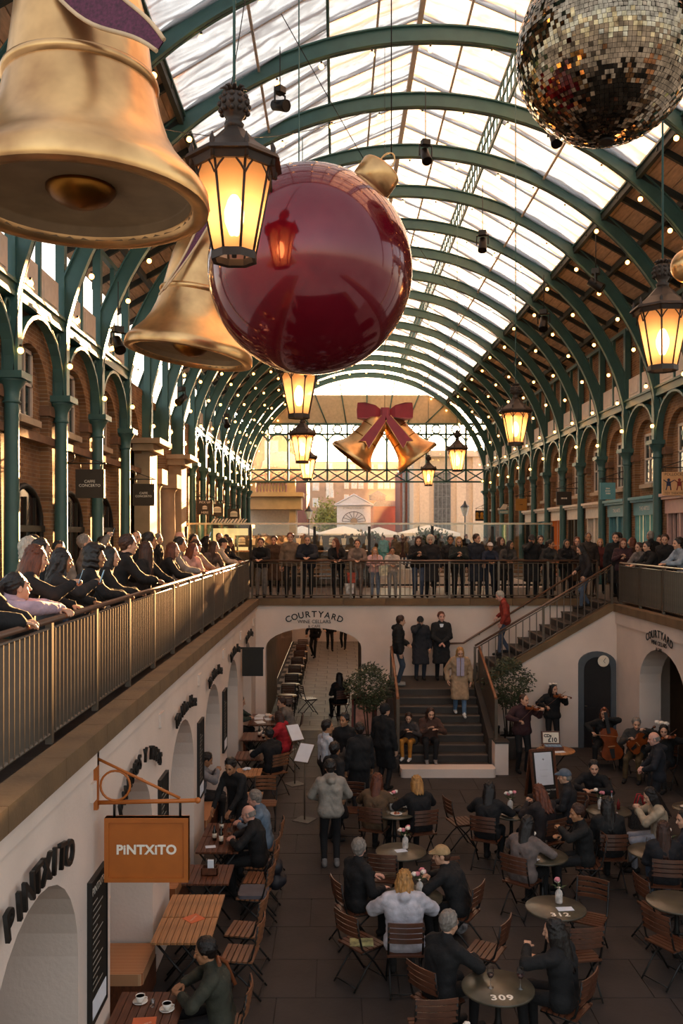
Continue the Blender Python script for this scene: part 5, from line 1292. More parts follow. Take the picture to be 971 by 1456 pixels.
vase(t3+Vector((.07, .1, 0)), 'clear white vase of pink and white blooms on the table with the two empty chairs', 4, 0)
vase(t4+Vector((-.03, .08, 0)), 'white vase of white roses between the auburn and blond women', 4, 1)
vase(t5+Vector((.08, .03, 0)), 'pale vase of pink and white roses before the white puffer jacket', 5, 0)
vase(t6+Vector((-.0, .1, 0)), 'white vase of small red and white flowers on the table with the dark bag', 4, 0)
vase(t7+Vector((-.12, .05, 0)), 'white vase with pink blooms beside a water bottle', 3, 0)
vase(t8+Vector((-.18, .05, 0)), 'tall glass of white and pink flowers before the fluffy grey coat', 4, 1)
vase(t12+Vector((.12, .0, 0)), 'vase with a white rose on the table nearest the empty curved chair', 1, 1)
vase(t9+Vector((.24, .02, 0)), 'vase with a pink flower on the table of the beige jumper woman', 2, 0)
card(t2+Vector((.1, -.06, 0))+Z, .1, 'white card lying on table 312', w=.2, h=.11)
card(t3+Vector((.0, .0, 0))+Z, .3, 'blue-white card lying on the table with the two empty chairs', w=.17, h=.12)
card(t7+Vector((.0, -.14, 0))+Z, 0, 'white card lying beside the vase with pink blooms', w=.2, h=.08)
card(t8+Vector((-.14, -.18, 0))+Z, .8, 'white card lying before the fluffy grey coat', w=.12, h=.1)
wine_glass(t1+Vector((-.08, -.02, 0)), 'full red wine glass standing on table 309')
wine_glass(t1+Vector((.22, -.04, 0)), 'wine glass held by a hand over table 309')
wine_glass(t8+Vector((.05, .0, 0)), 'wine glass on the table of the fluffy grey coat', M_BEER)
wine_glass(t9+Vector((-.1, -.05, 0)), 'glass with an amber drink on the beige jumper table', M_BEER)
wine_glass(t9+Vector((.1, -.12, 0)), 'empty wine glass on the beige jumper table', M_BEER)
wine_glass(t4+Vector((.14, .02, 0)), 'dark wine glass by the blond woman')
def plate(p, label, food=True, r=.10):
    o = empty('plate', p); tag(o, label, 'plate'); MB().lathe([(0, .004), (r*.6, .004), (r, .016), (r*.98, .02), (r*.6, .009), (0, .009)], 20).build('dish', M_CHINA, o)
    if food: q = MB(); [q.ball((.03*math.cos(i*2), .03*math.sin(i*2), .018), .022, 6) for i in range(4)]; q.build('food', mat('food_red', '#8e4a2c', .6, var=.3, nscale=40), o)
plate(t4+Vector((.02, -.15, 0)), 'plate with red food before the auburn woman')
plate(t4+Vector((.2, .2, 0)), 'small white plate beside the dark wine glass', False, .07)
plate(t8+Vector((.0, .16, 0)), 'white plate on the table of the fluffy grey coat', True, .09)
plate(t11+Vector((-.14, .0, 0)), 'white cup plate on the table behind the beige jumper', False, .07)
o = empty('water_bottle', t7+Vector((.08, .08, 0))); tag(o, 'clear plastic water bottle beside the vase with pink blooms', 'bottle')
MB().lathe([(0, 0), (.04, .002), (.04, .17), (.03, .22), (.013, .25), (.013, .27)], 14).build('body', M_GLASSV, o); MB().lathe([(.016, .27), (.016, .295), (0, .295)], 12).build('cap', mat('cap_red', '#a04a50', .4), o)
o = empty('sauce_bottle', t7+Vector((.18, .04, 0))); tag(o, 'small red drink bottle beside the water bottle', 'bottle')
MB().lathe([(0, 0), (.03, .002), (.03, .1), (.012, .14), (.012, .17), (0, .17)], 12).build('body', mat('red_glass', '#6a1c1c', .2), o)
o = empty('hand_bag', t6+Vector((.12, -.08, 0))); tag(o, 'black soft bag lying on the round table with red flowers', 'bag')
MB().ball((0, 0, .055), .08, 12, sc=(1.4, .8, .7)).build('bag_body', mat('bag_black', '#15131a', .6), o); MB().tube([(-.08, 0, .09), (0, -.02, .15), (.08, 0, .09)], .008, 6).build('strap', M_BLACK, o)
# ---- slatted chairs: (x, y, facing, label)
def ch(px, py, rot, label, light=False):
    p = on(px, py, .46); return chair(p.x, p.y, rot, label, 'slatted folding chairs', light)
ch(625, 1252, 12, 'empty slatted chair beside the backpack, turned to the table with blue-white card')
ch(547, 1248, -12, 'empty slatted chair behind the grey-haired man, turned to the table with blue-white card')
ch(690, 1352, 62, 'empty slatted chair with a light seat standing before table 309')
ch(514, 1340, -50, 'slatted chair with a magazine left on its seat')
ch(614, 1462, 5, 'empty slatted chair with curved back before table 309')
ch(821, 1357, 10, 'empty slatted chair tucked before table 312')
ch(836, 1306, 150, 'empty slatted chair behind table 312')
ch(655, 1168, -75, 'empty slatted chair beside the long-haired person in black')
ch(833, 1170, 165, 'empty slatted chair behind the person in the blue-grey cap')
ch(936, 1290, -80, 'empty slatted chair before the dark boots')
ch(952, 1340, -60, 'empty slatted chair in front of the round dark table')
ch(500, 1152, 170, 'reddish slatted chair behind the auburn woman')
ch(903, 1196, -90, 'slatted chair with a light seat by the beige jumper woman')
# ---- slatted tables along the left wall
def slat_table(x0, x1, y0, y1, wood, label, n=9, h=.74):
    cx, cy = (x0+x1)/2, (y0+y1)/2; o = empty('slatted_table', (cx, cy, 0)); tag(o, label, 'table', 'slatted tables under the arches')
    w = (x1-x0)/n
    me = MB().bbox((-w/2+.004, -(y1-y0)/2, h-.024), (w/2-.004, (y1-y0)/2, h), .006).mesh('plank'); me.materials.append(wood)
    for i in range(n): link('plank', me, None, o, (-(x1-x0)/2+w*(i+.5), 0, 0))
    q = MB(); a, b = (x1-x0)/2-.05, (y1-y0)/2-.06
    q.box((-a, -b, h-.05), (a, -b+.03, h-.024)); q.box((-a, b-.03, h-.05), (a, b, h-.024)); q.build('rails', M_BLACK, o)
    for yy in (-b, b):
        MB().tube([(-a, yy, .01), (a, yy, h-.04)], .014, 6).build('leg', M_BLACK, o); MB().tube([(a, yy*.9, .01), (-a, yy*.9, h-.04)], .014, 6).build('leg', M_BLACK, o)
    return Vector((cx, cy, h))
s1 = slat_table(-2.16, -1.5, 7.9, 8.86, M_DARKWOOD, 'dark slatted table with two coffee cups under the pintxito arch', 8)
s2 = slat_table(-2.1, -1.42, 9.92, 10.58, M_OAK, 'light slatted table with an orange menu, the one next to the striped cushion', 9)
s3 = slat_table(-2.1, -1.42, 10.6, 11.26, M_OAK, 'light slatted table pushed against another, by the grey seat cushion', 9)
s4 = slat_table(-2.05, -1.42, 11.6, 12.28, M_DARKWOOD, 'dark slatted table with a wooden cutlery box', 8)
s5 = slat_table(-2.05, -1.42, 12.75, 13.4, M_DARKWOOD, 'dark slatted table with bottles before the bald man', 8)
s6 = slat_table(-2.05, -1.42, 13.42, 14.05, M_DARKWOOD, 'dark slatted table before the man in the denim shirt', 8)
s7 = slat_table(-1.75, -1.3, 15.2, 15.75, M_OAK, 'small light slatted table behind the denim shirt', 6)
s8 = slat_table(-1.95, -1.45, 16.75, 17.35, M_OAK, 'small light slatted table with a napkin by the seated woman with a phone', 6)
s9 = slat_table(-2.1, -1.5, 18.0, 18.7, M_DARKWOOD, 'dark slatted table with a white pumpkin by the dark-jacketed man', 7)
s10 = slat_table(-2.15, -1.55, 19.7, 20.5, M_DARKWOOD, 'dark slatted table with bottles before the red puffer jacket', 7)
s11 = slat_table(-2.15, -1.5, 21.3, 22.6, M_DARKWOOD, 'long dark slatted table covered with papers near the passage', 7)
def cup(p, label):
    o = empty('coffee_cup', p); tag(o, label, 'cup', 'coffee cups')
    MB().lathe([(0, .004), (.045, .004), (.075, .014), (.073, .018), (.045, .009), (0, .009)], 24).build('saucer', M_CHINA, o)
    c = MB().lathe([(.022, .01), (.03, .014), (.043, .045), (.047, .072), (.044, .072), (.04, .05)], 24, cap=False).build('cup', M_CHINA, o)
    MB().lathe([(0, .064), (.043, .064)], 20).build('coffee', mat('coffee', '#7a4f33', .4), c)
    MB().tube([(.044, 0, .06), (.068, 0, .055), (.066, 0, .03), (.038, 0, .025)], .005, 6).build('handle', M_CHINA, c)
    MB().tube([(-.05, -.05, .018), (.03, -.06, .016)], .004, 5).build('spoon', M_GREY, o)
cup(s1+Vector((-.10, .28, 0)), 'white coffee cup on a saucer beside the white wall'); cup(s1+Vector((.19, .14, 0)), 'white coffee cup on a saucer beside the olive jacket')
o = empty('shot_glass', s1+Vector((.04, .2, 0))); tag(o, 'small clear glass between the two coffee cups', 'glass'); MB().lathe([(0, .003), (.022, .003), (.026, .07), (.023, .07), (.019, .008)], 14, cap=False).build('glass', M_GLASSV, o)
M_ORCARD = mat('orange_card', '#d0673a', .6, var=.04)
card(s1+Vector((.02, -.12, 0))+Z, .1, 'orange menu card lying before the coffee cups', M_ORCARD, .22, .26, 'PINTXITO')
card(s2+Vector((.05, .3, 0))+Z, .75, 'orange menu card lying across the two light slatted tables', M_ORCARD, .2, .2, 'PINTXITO')
o = empty('cutlery_box', s4+Vector((.02, .0, 0))); tag(o, 'wooden box of cutlery and napkins on a dark table', 'box')
q = MB(); q.box((-.11, -.07, 0), (.11, .07, .012)); [q.box(a, b) for a, b in (((-.11, -.07, 0), (.11, -.058, .1)), ((-.11, .058, 0), (.11, .07, .1)), ((-.11, -.07, 0), (-.098, .07, .1)), ((.098, -.07, 0), (.11, .07, .1)))]; q.build('box_body', M_DARKWOOD, o)
MB().box((-.03, -.02, .012), (.05, .02, .19)).build('napkin', M_PAPER, o); [MB().tube([(x, .03, .02), (x+.02, .03, .2)], .006, 5).build('cutlery', M_GREY, o) for x in (-.07, -.04, .06)]
def bottle(p, label, m, h=.26, cat='bottle'):
    o = empty('bottle', p); tag(o, label, cat, 'bottles on the slatted tables'); MB().lathe([(0, 0), (.034, .002), (.034, h*.6), (.014, h*.78), (.013, h), (0, h)], 14).build('glass', m, o); MB().lathe([(.0345, h*.2), (.0345, h*.5)], 14).build('label_band', M_CREAM, o)
M_DKGLASS = mat('dark_bottle', '#20160f', .15, coat=.3)
bottle(s5+Vector((.02, .02, 0)), 'dark beer bottle before the bald man', M_DKGLASS); bottle(s5+Vector((-.1, .18, 0)), 'dark sauce bottle beside the wall before the bald man', M_DKGLASS, .22)
bottle(s10+Vector((.1, -.1, 0)), 'clear bottle before the red puffer jacket', M_DKGLASS, .26); bottle(s10+Vector((.2, -.2, 0)), 'short bottle nearest the dark-jacketed man', M_DKGLASS, .2)
bottle(s6+Vector((-.05, -.05, 0)), 'dark bottle before the denim shirt', M_DKGLASS, .22)
wine_glass(s5+Vector((.14, .12, 0)), 'tall glass of amber beer before the bald man', M_BEER); wine_glass(s6+Vector((.1, .05, 0)), 'stemmed glass before the denim shirt', M_BEER)
card(s5+Vector((-.12, -.1, 0))+Z, .2, 'blue-white card on the table of the bald man')
for i, (dx, dy) in enumerate(((-.1, .45), (.12, .42), (-.12, .1), (.15, .02), (-.05, -.35))): card(s11+Vector((dx, dy, 0))+Z, .15*i-.2, ['white paper on the long table nearest the passage', 'white paper on the long table beside the passage jamb', 'green-white paper in the middle of the long table', 'open white paper in the middle of the long table', 'pale paper on the long table before the red puffer jacket'][i], w=.22, h=.3)
def pumpkin(p, label):
    o = empty('white_pumpkin', p); tag(o, label, 'pumpkin', 'white pumpkins'); q = MB()
    for k in range(8): a = 2*PI*k/8; q.ball((.035*math.cos(a), .035*math.sin(a), .045), .045, 8, sc=(1, 1, .95))
    q.build('flesh', M_PETALW, o); MB().cyl((0, 0, .08), (.01, 0, .11), .008, .005, 6).build('stalk', M_LEAF, o)
pumpkin(s9+Vector((.05, .1, 0)), 'small white pumpkin on the table of the dark-jacketed man'); pumpkin(s10+Vector((.12, .2, 0)), 'small white pumpkin before the red puffer jacket'); pumpkin(s11+Vector((.1, .25, 0)), 'small white pumpkin among papers')
o = empty('napkin', s8+Vector((-.05, .15, 0))); tag(o, 'crumpled white napkin on the small light table', 'napkin'); q = MB(); [q.ball((.04*math.cos(i*1.9), .04*math.sin(i*2.3), .028), .04, 6, sc=(1.2, .8, .6)) for i in range(6)]; q.build('folded_paper', M_PAPER, o)
CL = 'slatted folding chairs'
for x, y, r, lab in ((-1.12, 10.25, 84, 'slatted chair at the light table with an orange menu'), (-1.14, 10.88, 80, 'slatted chair at the light table, next to the chair with the grey cushion'),
                     (-1.12, 11.95, 80, 'slatted chair with a grey seat cushion at the cutlery box table'), (-1.1, 12.5, 84, 'slatted chair hung with a black bag behind the bald man'),
                     (-1.3, 16.0, 180, 'small slatted chair beside the small light table behind the denim shirt')): chair(x, y, r, lab, CL, True)
o = empty('seat_cushion', (-1.12, 11.95, .4735)); tag(o, 'grey seat cushion on a slatted chair', 'cushion'); MB().bbox((-.2, -.2, 0), (.2, .2, .045), .06).build('pad', mat('cushion_grey', '#57545a', .8, var=.1), o)
def bench(x0, x1, y0, y1, label):
    o = empty('cushioned_bench', ((x0+x1)/2, (y0+y1)/2, 0)); tag(o, label, 'bench'); w, d = (x1-x0)/2, (y1-y0)/2
    MB().box((-w, -d, 0), (w, d, .34)).build('base', M_DARKWOOD, o)
    MB().bbox((-w, -d, .34), (w, d, .47), .05).build('cushion', stripe_mat('striped_orange', '#a8643a', '#c89a70', 9, 'Y') if 'striped_orange' not in MATS else MATS['striped_orange'], o)
bench(-2.95, -2.15, 9.75, 10.5, 'bench with an orange striped cushion beside the light slatted table'); bench(-2.95, -2.2, 12.1, 13.3, 'bench with an orange striped cushion in the arch behind the bottles'); bench(-2.95, -2.2, 15.0, 16.6, 'bench with a striped cushion under the woman with a phone'); bench(-2.95, -2.2, 21.2, 22.4, 'bench with a striped cushion in the far corner arch')
# ---- menu stands
def menu_stand(px, py, h, tilt, label):
    p = on(px, py, 0); o = empty('menu_stand', p, (0, 0, tilt)); tag(o, label, 'menu stand', 'menu stands')
    MB().box((-.17, -.17, 0), (.17, .17, .012)).build('base_plate', mat('steel_plate', '#5a5552', .6, metal=.2), o)
    MB().cyl((0, 0, .012), (0, 0, h-.1), .013, n=8).build('pole', M_GREY, o)
    Mx = Matrix.Translation((0, 0, h)) @ Matrix.Rotation(.85, 4, 'X')
    b = MB().box((-.16, -.2, 0), (.16, .2, .02), M=Mx).build('tray', M_GREY, o); MB().box((-.145, -.185, .02), (.145, .185, .024), M=Mx).build('menu_sheet', M_PAPER, b)
menu_stand(419, 1115, 1.1, .6, 'metal menu stand beside the red puffer jacket'); menu_stand(433, 1166, 1.25, -.5, 'metal menu stand beside the person in the grey hoodie')
# ---- planters
def bush(px, py, h, w, seed, label, zc):
    p = on(px, py, 0); o = empty('potted_bush', p); tag(o, label, 'potted plant'); rnd = random.Random(seed)
    MB().lathe([(0, 0), (.22, 0), (.29, .5), (.31, .52), (.31, .56), (.28, .56), (.26, .5)], 28, cap=False).build('planter', mat('pot_grey', '#77706a', .7, var=.1), o)
    MB().lathe([(0, .5), (.265, .5)], 20).build('soil', M_JOINT, o)
    for i in range(6):
        a = i*1.05; tip = Vector((w*.55*math.cos(a), w*.35*math.sin(a), zc+h*.1)); MB().tube([(0.06*math.cos(a), .06*math.sin(a), .48), tip*.45+Vector((0, 0, .45)), tip], [.016, .011, .005], 5).build('stem', mat('bark', '#3a2c20', .8), o)
    q = MB()
    for i in range(2000):
        while True:
            v = Vector((rnd.uniform(-1, 1), rnd.uniform(-1, 1), rnd.uniform(-1, 1)))
            if v.length < 1: break
        v = v.normalized()*v.length**.5; c = Vector((v.x*w*(.8+.25*math.sin(v.z*5+i % 3)), v.y*w*.8, zc+v.z*h/2)); u = Vector((rnd.gauss(0, 1), rnd.gauss(0, 1), rnd.gauss(0, .6))).normalized(); s = u.orthogonal().normalized()*.018
        q.add([c, c+u*.04+s, c+u*.085, c+u*.04-s], [(0, 1, 2, 3)])
    tag(q.build('foliage', mat('bush_leaf', '#2f3a22', .5, var=.3, nscale=8), o), kind='stuff')
bush(526, 1083, 1.15, .62, 3, 'leafy bush in a grey planter left of the stair', 1.75); bush(723, 1077, 1.25, .60, 5, 'leafy bush in a grey planter right of the stair', 1.8)
for px, py in ((709, 1092), (718, 1096)):
    p = on(px, py, 0); o = empty('barrier_post', p); tag(o, 'slim black barrier post beside the stair pier', 'post', 'barrier posts'); MB().lathe([(.07, 0), (.07, .02), (.02, .04)], 16).build('foot', M_DARKMETAL, o); MB().lathe([(.022, .03), (.022, .9), (.035, .92), (.03, .97), (0, .98)], 12).build('pole', M_DARKMETAL, o)
# ---- boards and the musicians' table
def a_board(px, py, rot, label, sheet, frame=M_DARKWOOD, h=1.0, w=.52, words=()):
    p = on(px, py, 0); o = empty('a_board', p, (0, 0, rot)); tag(o, label, 'sign board')
    for s, nm in ((-1, 'front_panel'), (1, 'rear_panel')):
        Mx = Matrix.Translation((0, s*.2, 0)) @ Matrix.Rotation(-s*-.2, 4, 'X')
        q = MB(); q.box((-w/2, -.012, .04), (w/2, .012, h), M=Mx); b = q.build(nm, M_CHALK, o)
        q = MB()
        for aa, bb in (((-w/2-.02, -.018, 0), (-w/2+.03, .018, h)), ((w/2-.03, -.018, 0), (w/2+.02, .018, h)), ((-w/2, -.018, h-.04), (w/2, .018, h+.01))): q.box(aa, bb, M=Mx)
        q.build('frame', frame, b)
        if s < 0:
            q = MB(); q.box((-w*.36, -.022, .3), (w*.36, -.014, h-.06), M=Mx); q.build('poster', sheet, b)
            for t, sz, z in words:
                l = text(t, sz, M_INK if z > .3 else M_PRINTW, b, (0, 0, 0), None); l.matrix_local = Mx @ Matrix.Translation((0, -.024, z)) @ Matrix.Rotation(PI/2, 4, 'X')
a_board(770, 1134, .25, 'black a-board with a white music notice before the musicians table', M_PAPER, words=(('+', .1, .8), ('- - - - - -', .05, .6), ('- - - - -', .05, .48), ('THANK YOU FOR YOUR', .04, .2), ('SUPPORT', .04, .13)))
a_board(518, 1058, -.1, 'tall poster board with a red design beside the left bush', mat('poster_pink', '#b58c80', .7, var=.25, nscale=5), mat('poster_frame', '#6a2a22', .5), 1.25, .6, words=(('LET', .12, 1.05),))
p = on(790, 1066, .74); o = empty('musicians_table', (p.x, p.y, 0)); tag(o, 'small folding table with an open case beside the a-board', 'table')
MB().lathe([(0, .71), (.40, .71), (.41, .725), (.40, .74), (0, .74)], 28).build('table_top', M_OAK, o)
for s in (-1, 1): MB().tube([(-.28*s, .0, .01), (.28*s, .05*s, .71)], .014, 6).build('leg', M_BLACK, o)
c = empty('open_case', (p.x-.05, p.y+.05, .74)); tag(c, 'open briefcase selling discs on the folding table', 'case')
MB().box((-.2, -.14, 0), (.2, .14, .07)).build('case_body', M_DARKWOOD, c)
q = MB(); Mx = Matrix.Translation((0, .14, .07)) @ Matrix.Rotation(-.2, 4, 'X'); q.box((-.2, -.0, 0), (.2, .05, .28), M=Mx); l = q.build('lid', M_DARKWOOD, c)
q = MB(); q.box((-.17, -.006, .03), (.17, .0, .25), M=Mx); q.build('price_sheet', M_CREAM, l)
for t, sz, x, z in (('CDs', .09, -.07, .18), ('£10', .13, .03, .09)):
    e = text(t, sz, M_INK, l, (0, 0, 0), None, bold=.004); e.matrix_local = Mx @ Matrix.Translation((x, -.009, z)) @ Matrix.Rotation(PI/2, 4, 'X')
for i in range(5): MB().box((-.17+.07*i, -.1, .07), (-.11+.07*i, .08, .085)).build('disc_sleeve', mat('sleeve_blue', '#7d9bb5', .5, var=.2), c)
o = empty('tip_bowl', (p.x-.28, p.y-.12, .74)); tag(o, 'round wicker tip bowl beside the open case', 'bowl'); MB().lathe([(0, .005), (.09, .005), (.12, .07), (.115, .075), (.09, .02)], 20, cap=False).build('basket', mat('wicker', '#8d6c4a', .8, var=.2, nscale=30), o)
card((p.x+.02, p.y-.2, .7405), .2, 'white sheet lying before the open case', w=.26, h=.14)
# ---- bags
def backpack(loc, rot, m, label, s=1.0):
    o = empty('backpack', loc, (0, 0, rot)); tag(o, label, 'bag'); sd = SDF(.05); sd.cap((-.08, 0, .12), (.08, 0, .12), .11); sd.cap((-.07, 0, .32), (.07, 0, .32), .10); sd.cap((-.06, .1, .13), (.06, .1, .13), .06)
    sd.cut.append(((0, 0, -1), -.0)); v, f = sd.mesh(.02); link('bag_body', np_mesh('bag_body', v*s, f), m, o)
    for x in (-.07, .07): MB().tube([(x*s, -.1*s, .36*s), (x*s, -.16*s, .25*s), (x*s, -.11*s, .06*s)], .014, 6).build('strap', M_BLACK, o)
    MB().tube([(-.03*s, 0, .41*s), (0, 0, .46*s), (.03*s, 0, .41*s)], .01, 6).build('handle', M_BLACK, o)
p = on(648, 1325, .0); backpack((p.x-.02, p.y, 0), 2.2, mat('camo_grey', '#7d7a7c', .8, var=.6, nscale=14), 'grey patterned backpack on the ground beside the white puffer jacket', 1.1)
backpack((-.86, 12.5, .32), -1.5, mat('bag_black', '#15131a'), 'black backpack hanging on the back of a slatted chair')
o = empty('magazine', (on(514, 1340, .475).x, on(514, 1340, .475).y, .4735)); tag(o, 'open magazine lying on a slatted chair seat', 'magazine'); MB().box((-.14, -.1, 0), (.14, .1, .008)).build('pages', mat('magazine_print', '#8d8f62', .5, var=.5, nscale=9), o)
p = on(915, 1182, 0); o = empty('red_handled_bag', (p.x, p.y+.2, 0)); tag(o, 'dark bag with bright red handles on the ground by table with pink blooms', 'bag'); MB().bbox((-.2, -.1, 0), (.2, .1, .36), .05).build('bag_body', mat('tweed_dark', '#2a2420', .9, var=.5, nscale=40), o)
for yy in (-.06, .06): MB().tube([(-.1, yy, .36), (-.03, yy, .6), (.03, yy, .6), (.1, yy, .36)], .012, 6).build('handle', mat('handle_red', '#b01c28', .5), o)
# ---- stacked cafe tables and chairs along the passage
for i in range(7):
    y = 25.2+1.9*i; o = empty('cafe_table', (-1.42, y, 0)); tag(o, 'small round cafe table in the row along the wooden passage wall', 'table', 'passage cafe tables')
    MB().lathe([(0, .72), (.29, .72), (.3, .74), (0, .745)], 24).build('table_top', mat('cafe_top', '#b5905c', .4, var=.1), o); MB().lathe([(.2, 0), (.2, .02), (.025, .04), (.025, .72)], 12).build('pedestal', M_BLACK, o)
    for dy, r in ((-.55, 0), (.55, 180)):
        c = copy_tree(CHAIR); c.location = (-1.42, y+dy, 0); c.rotation_euler = (0, 0, math.radians(r)); tag(c, 'dark slatted chair at a cafe table along the passage', 'chair', 'passage cafe chairs')
c = copy_tree(CHAIR); c.location = (-.82, 26.2, 0); c.rotation_euler = (0, 0, -1.2); tag(c, 'slatted chair standing free on the passage paving', 'chair')
# ================================================================ the bridge, the glass screen and the square beyond
M_PALE = mat('pale_facade', '#d9cbb8', .8, var=.06); M_REDF = mat('red_facade', '#a5695c', .8, var=.08, nscale=1.5); M_BROWNF = mat('brown_facade', '#ab937c', .8, var=.08, nscale=1.5)
M_ROOFT = mat('slate_roof', '#7d838a', .6, var=.1); M_PANEW = mat('far_pane', '#c9d6da', .2, var=.1)
M_BENCHW = mat('bench_wood', '#7a6248', .6, var=.15, nscale=4, stretch=(1, 6, 6))
for x, lab in ((-.6, 'slatted wooden bench behind the man in the padded navy jacket'), (3.4, 'slatted wooden bench behind the two women in black'), (5.9, 'slatted wooden bench behind the person in the flat cap')):
    o = empty('slatted_bench', (x, 27.6, UZ)); tag(o, lab, 'bench')
    for i in range(4): MB().box((-1.0, -.2+.11*i, .43), (1.0, -.11+.11*i, .46)).build('seat_slat', M_BENCHW, o)
    for i in range(4): MB().box((-1.0, -.26, .55+.12*i), (1.0, -.235, .64+.12*i)).build('back_slat', M_BENCHW, o)
    for xx in (-.9, .9): q = MB(); q.box((xx-.03, -.26, 0), (xx+.03, -.2, 1.0)); q.box((xx-.03, .16, 0), (xx+.03, .22, .43)); q.box((xx-.03, -.2, .38), (xx+.03, .2, .43)); q.build('end_frame', M_BLACK, o)
# glass screen round the next opening
gs = empty('glass_screen', (2.0, 29.3, UZ)); tag(gs, 'tall clear glass screen with slim dark posts behind the bridge crowd', 'screen')
xs = [-5.0, -2.85, -.72, 1.1, 3.2, 5.2, 7.2]
for a, b in zip(xs, xs[1:]): MB().box((a-2+.04, -.008, .1), (b-2-.04, .008, 2.1)).build('pane', M_SCREEN, gs)
for a in xs: MB().box((a-2-.045, -.045, 0), (a-2+.045, .045, 2.02)).build('post', M_BLACK, gs)
MB().box((-7.0, -.04, 2.08), (5.2, .04, 2.14)).build('top_rail', mat('steel_rail', '#b9a794', .25, metal=.8), gs); MB().box((-7.0, -.04, .04), (5.2, .04, .1)).build('bottom_rail', M_BLACK, gs)
for a in (-3.6, 0.2): pass
kb = empty('food_counter', (-.9, 30.3, UZ)); tag(kb, 'dark food counter with a row of white food and drink pictograms', 'counter')
struct(MB().box((-4.0, 29.9, UZ-.3), (1.6, 31.2, UZ)).build('floor', M_UPPER))
MB().box((-2.6, -.25, 0), (2.2, .4, 1.15)).build('counter_body', mat('counter_dark', '#3a2c20', .5), kb); MB().box((-2.65, -.3, 1.15), (2.25, .45, 1.2)).build('counter_top', M_OAK, kb)
MB().box((-2.6, -.02, 1.32), (2.2, .02, 1.72)).build('sign_board', mat('counter_sign', '#4a3a24', .5), kb)
for x in (-2.5, 0, 2.1): MB().box((x-.03, -.02, 1.2), (x+.03, .02, 1.35)).build('upright', M_BLACK, kb)
for i in range(12):
    q = MB(); x = -2.35+.39*i; k = i % 4
    if k == 0:
        q.prism([(.12*math.cos(t), .05+.1*math.sin(t)) for t in [PI*j/8 for j in range(9)]], -.03, -.024, axis='y'); q.box((-.12, -.03, -.02), (.12, -.024, .03)); q.box((-.12, -.03, -.12), (.12, -.024, -.05))
    elif k == 1: q.prism([(-.06, -.13), (.06, -.13), (.09, .1), (-.09, .1)], -.03, -.024, axis='y'); q.tube([(.02, -.028, .1), (.05, -.028, .19)], .012, 4)
    elif k == 2: q.prism([(-.1, .15), (.1, .15), (.015, .0), (.015, -.12), (.07, -.14), (-.07, -.14), (-.015, -.12), (-.015, 0)], -.03, -.024, axis='y')
    else: q.prism([(-.045, -.14), (.045, -.14), (.045, .04), (.02, .09), (.02, .17), (-.02, .17), (-.02, .09), (-.045, .04)], -.03, -.024, axis='y')
    link('pictogram', q.mesh('pictogram'), mat('picto_white', '#f2e2bf', .6, var=0), kb, (x, 0, 1.52))
ki = empty('food_kiosk', (-4.35, 35.4, UZ)); tag(ki, 'lit food kiosk with a script sign among the left columns', 'kiosk')
MB().box((-.7, -.5, 0), (.9, .8, 1.0)).build('counter', MATS['counter_dark'], ki); MB().box((-.7, .7, 1.0), (.9, .8, 2.0)).build('back_wall', mat('kiosk_lit', '#ffe2a8', .6, emit='#ffd58a', estr=1.0), ki); MB().box((-.8, -.55, 2.0), (1.0, .85, 2.15)).build('canopy', M_SIGNB, ki)  # back wall itself glows, standing in for the kiosk's own lamps
for x in (-.68, .85): MB().box((x, -.48, 1), (x+.05, -.43, 2)).build('post', M_BLACK, ki)
strokes(ki, ((1.3, .24, 2.28),), M_PRINTW, -.55, .6)
for s in (0, 1): pass
# parasols on the square
def parasol(x, y, z, r, label):
    o = empty('market_parasol', (x, y, UZ)); tag(o, label, 'parasol', 'white parasols on the square')
    MB().lathe([(r, z-.55), (r*.55, z-.28), (.05, z), (0, z)], 8, smooth=False, cap=False).build('canopy', mat('parasol_cloth', '#e6ddd0', .8, var=.03), o)
    MB().lathe([(r, z-.55), (r+.01, z-.75), (r, z-.76)], 8, smooth=False, cap=False).build('valance', MATS['parasol_cloth'], o)
    MB().cyl((0, 0, 0), (0, 0, z), .04, n=8).build('pole', M_GREY, o)
    MB().lathe([(.35, 0), (.35, .06), (.05, .1)], 12).build('base', M_GREY, o)
parasol(.5, 62, 2.35, 2.0, 'white parasol behind the church front'); parasol(6.4, 61, 2.4, 2.2, 'white parasol before the pale stone building'); parasol(-6.4, 64, 2.5, 1.8, 'white parasol by the stone balcony'); parasol(3.2, 66, 2.3, 1.8, 'white parasol standing between two others behind the glass'); parasol(-2.6, 66.5, 2.4, 1.5, 'white parasol beside the yellow-green tree')
def px_rect(px0, py0, px1, py1, d): a, b = at(px0, py0, d), at(px1, py1, d); return a.x, b.x, b.z, a.z
def block(name, px0, px1, ptop, d, depth, m, label, cat='building'):
    x0, x1, _, zt = px_rect(px0, ptop, px1, 800, d); o = empty(name, ((x0+x1)/2, d, UZ)); tag(o, label, cat)
    MB().box((-(x1-x0)/2, 0, 0), ((x1-x0)/2, depth, zt-UZ)).build('wall', m, o); o['d'] = d; return o
def wins(o, d, rects, frame=M_PALE, pane=M_PANEW):
    cx = o.location.x
    for r in rects:
        x0, x1, z0, z1 = px_rect(*r, d); w = MB().box((x0-cx-.08, -.1, z0-UZ-.1), (x1-cx+.08, -.0, z1-UZ+.08)).build('window', frame, o)
        MB().box((x0-cx, -.13, z0-UZ), (x1-cx, -.1, z1-UZ)).build('pane', pane, w)
        MB().box(((x0+x1)/2-cx-.03, -.15, z0-UZ), ((x0+x1)/2-cx+.03, -.13, z1-UZ)).build('glazing_bar', frame, w)
D_ = 92.0
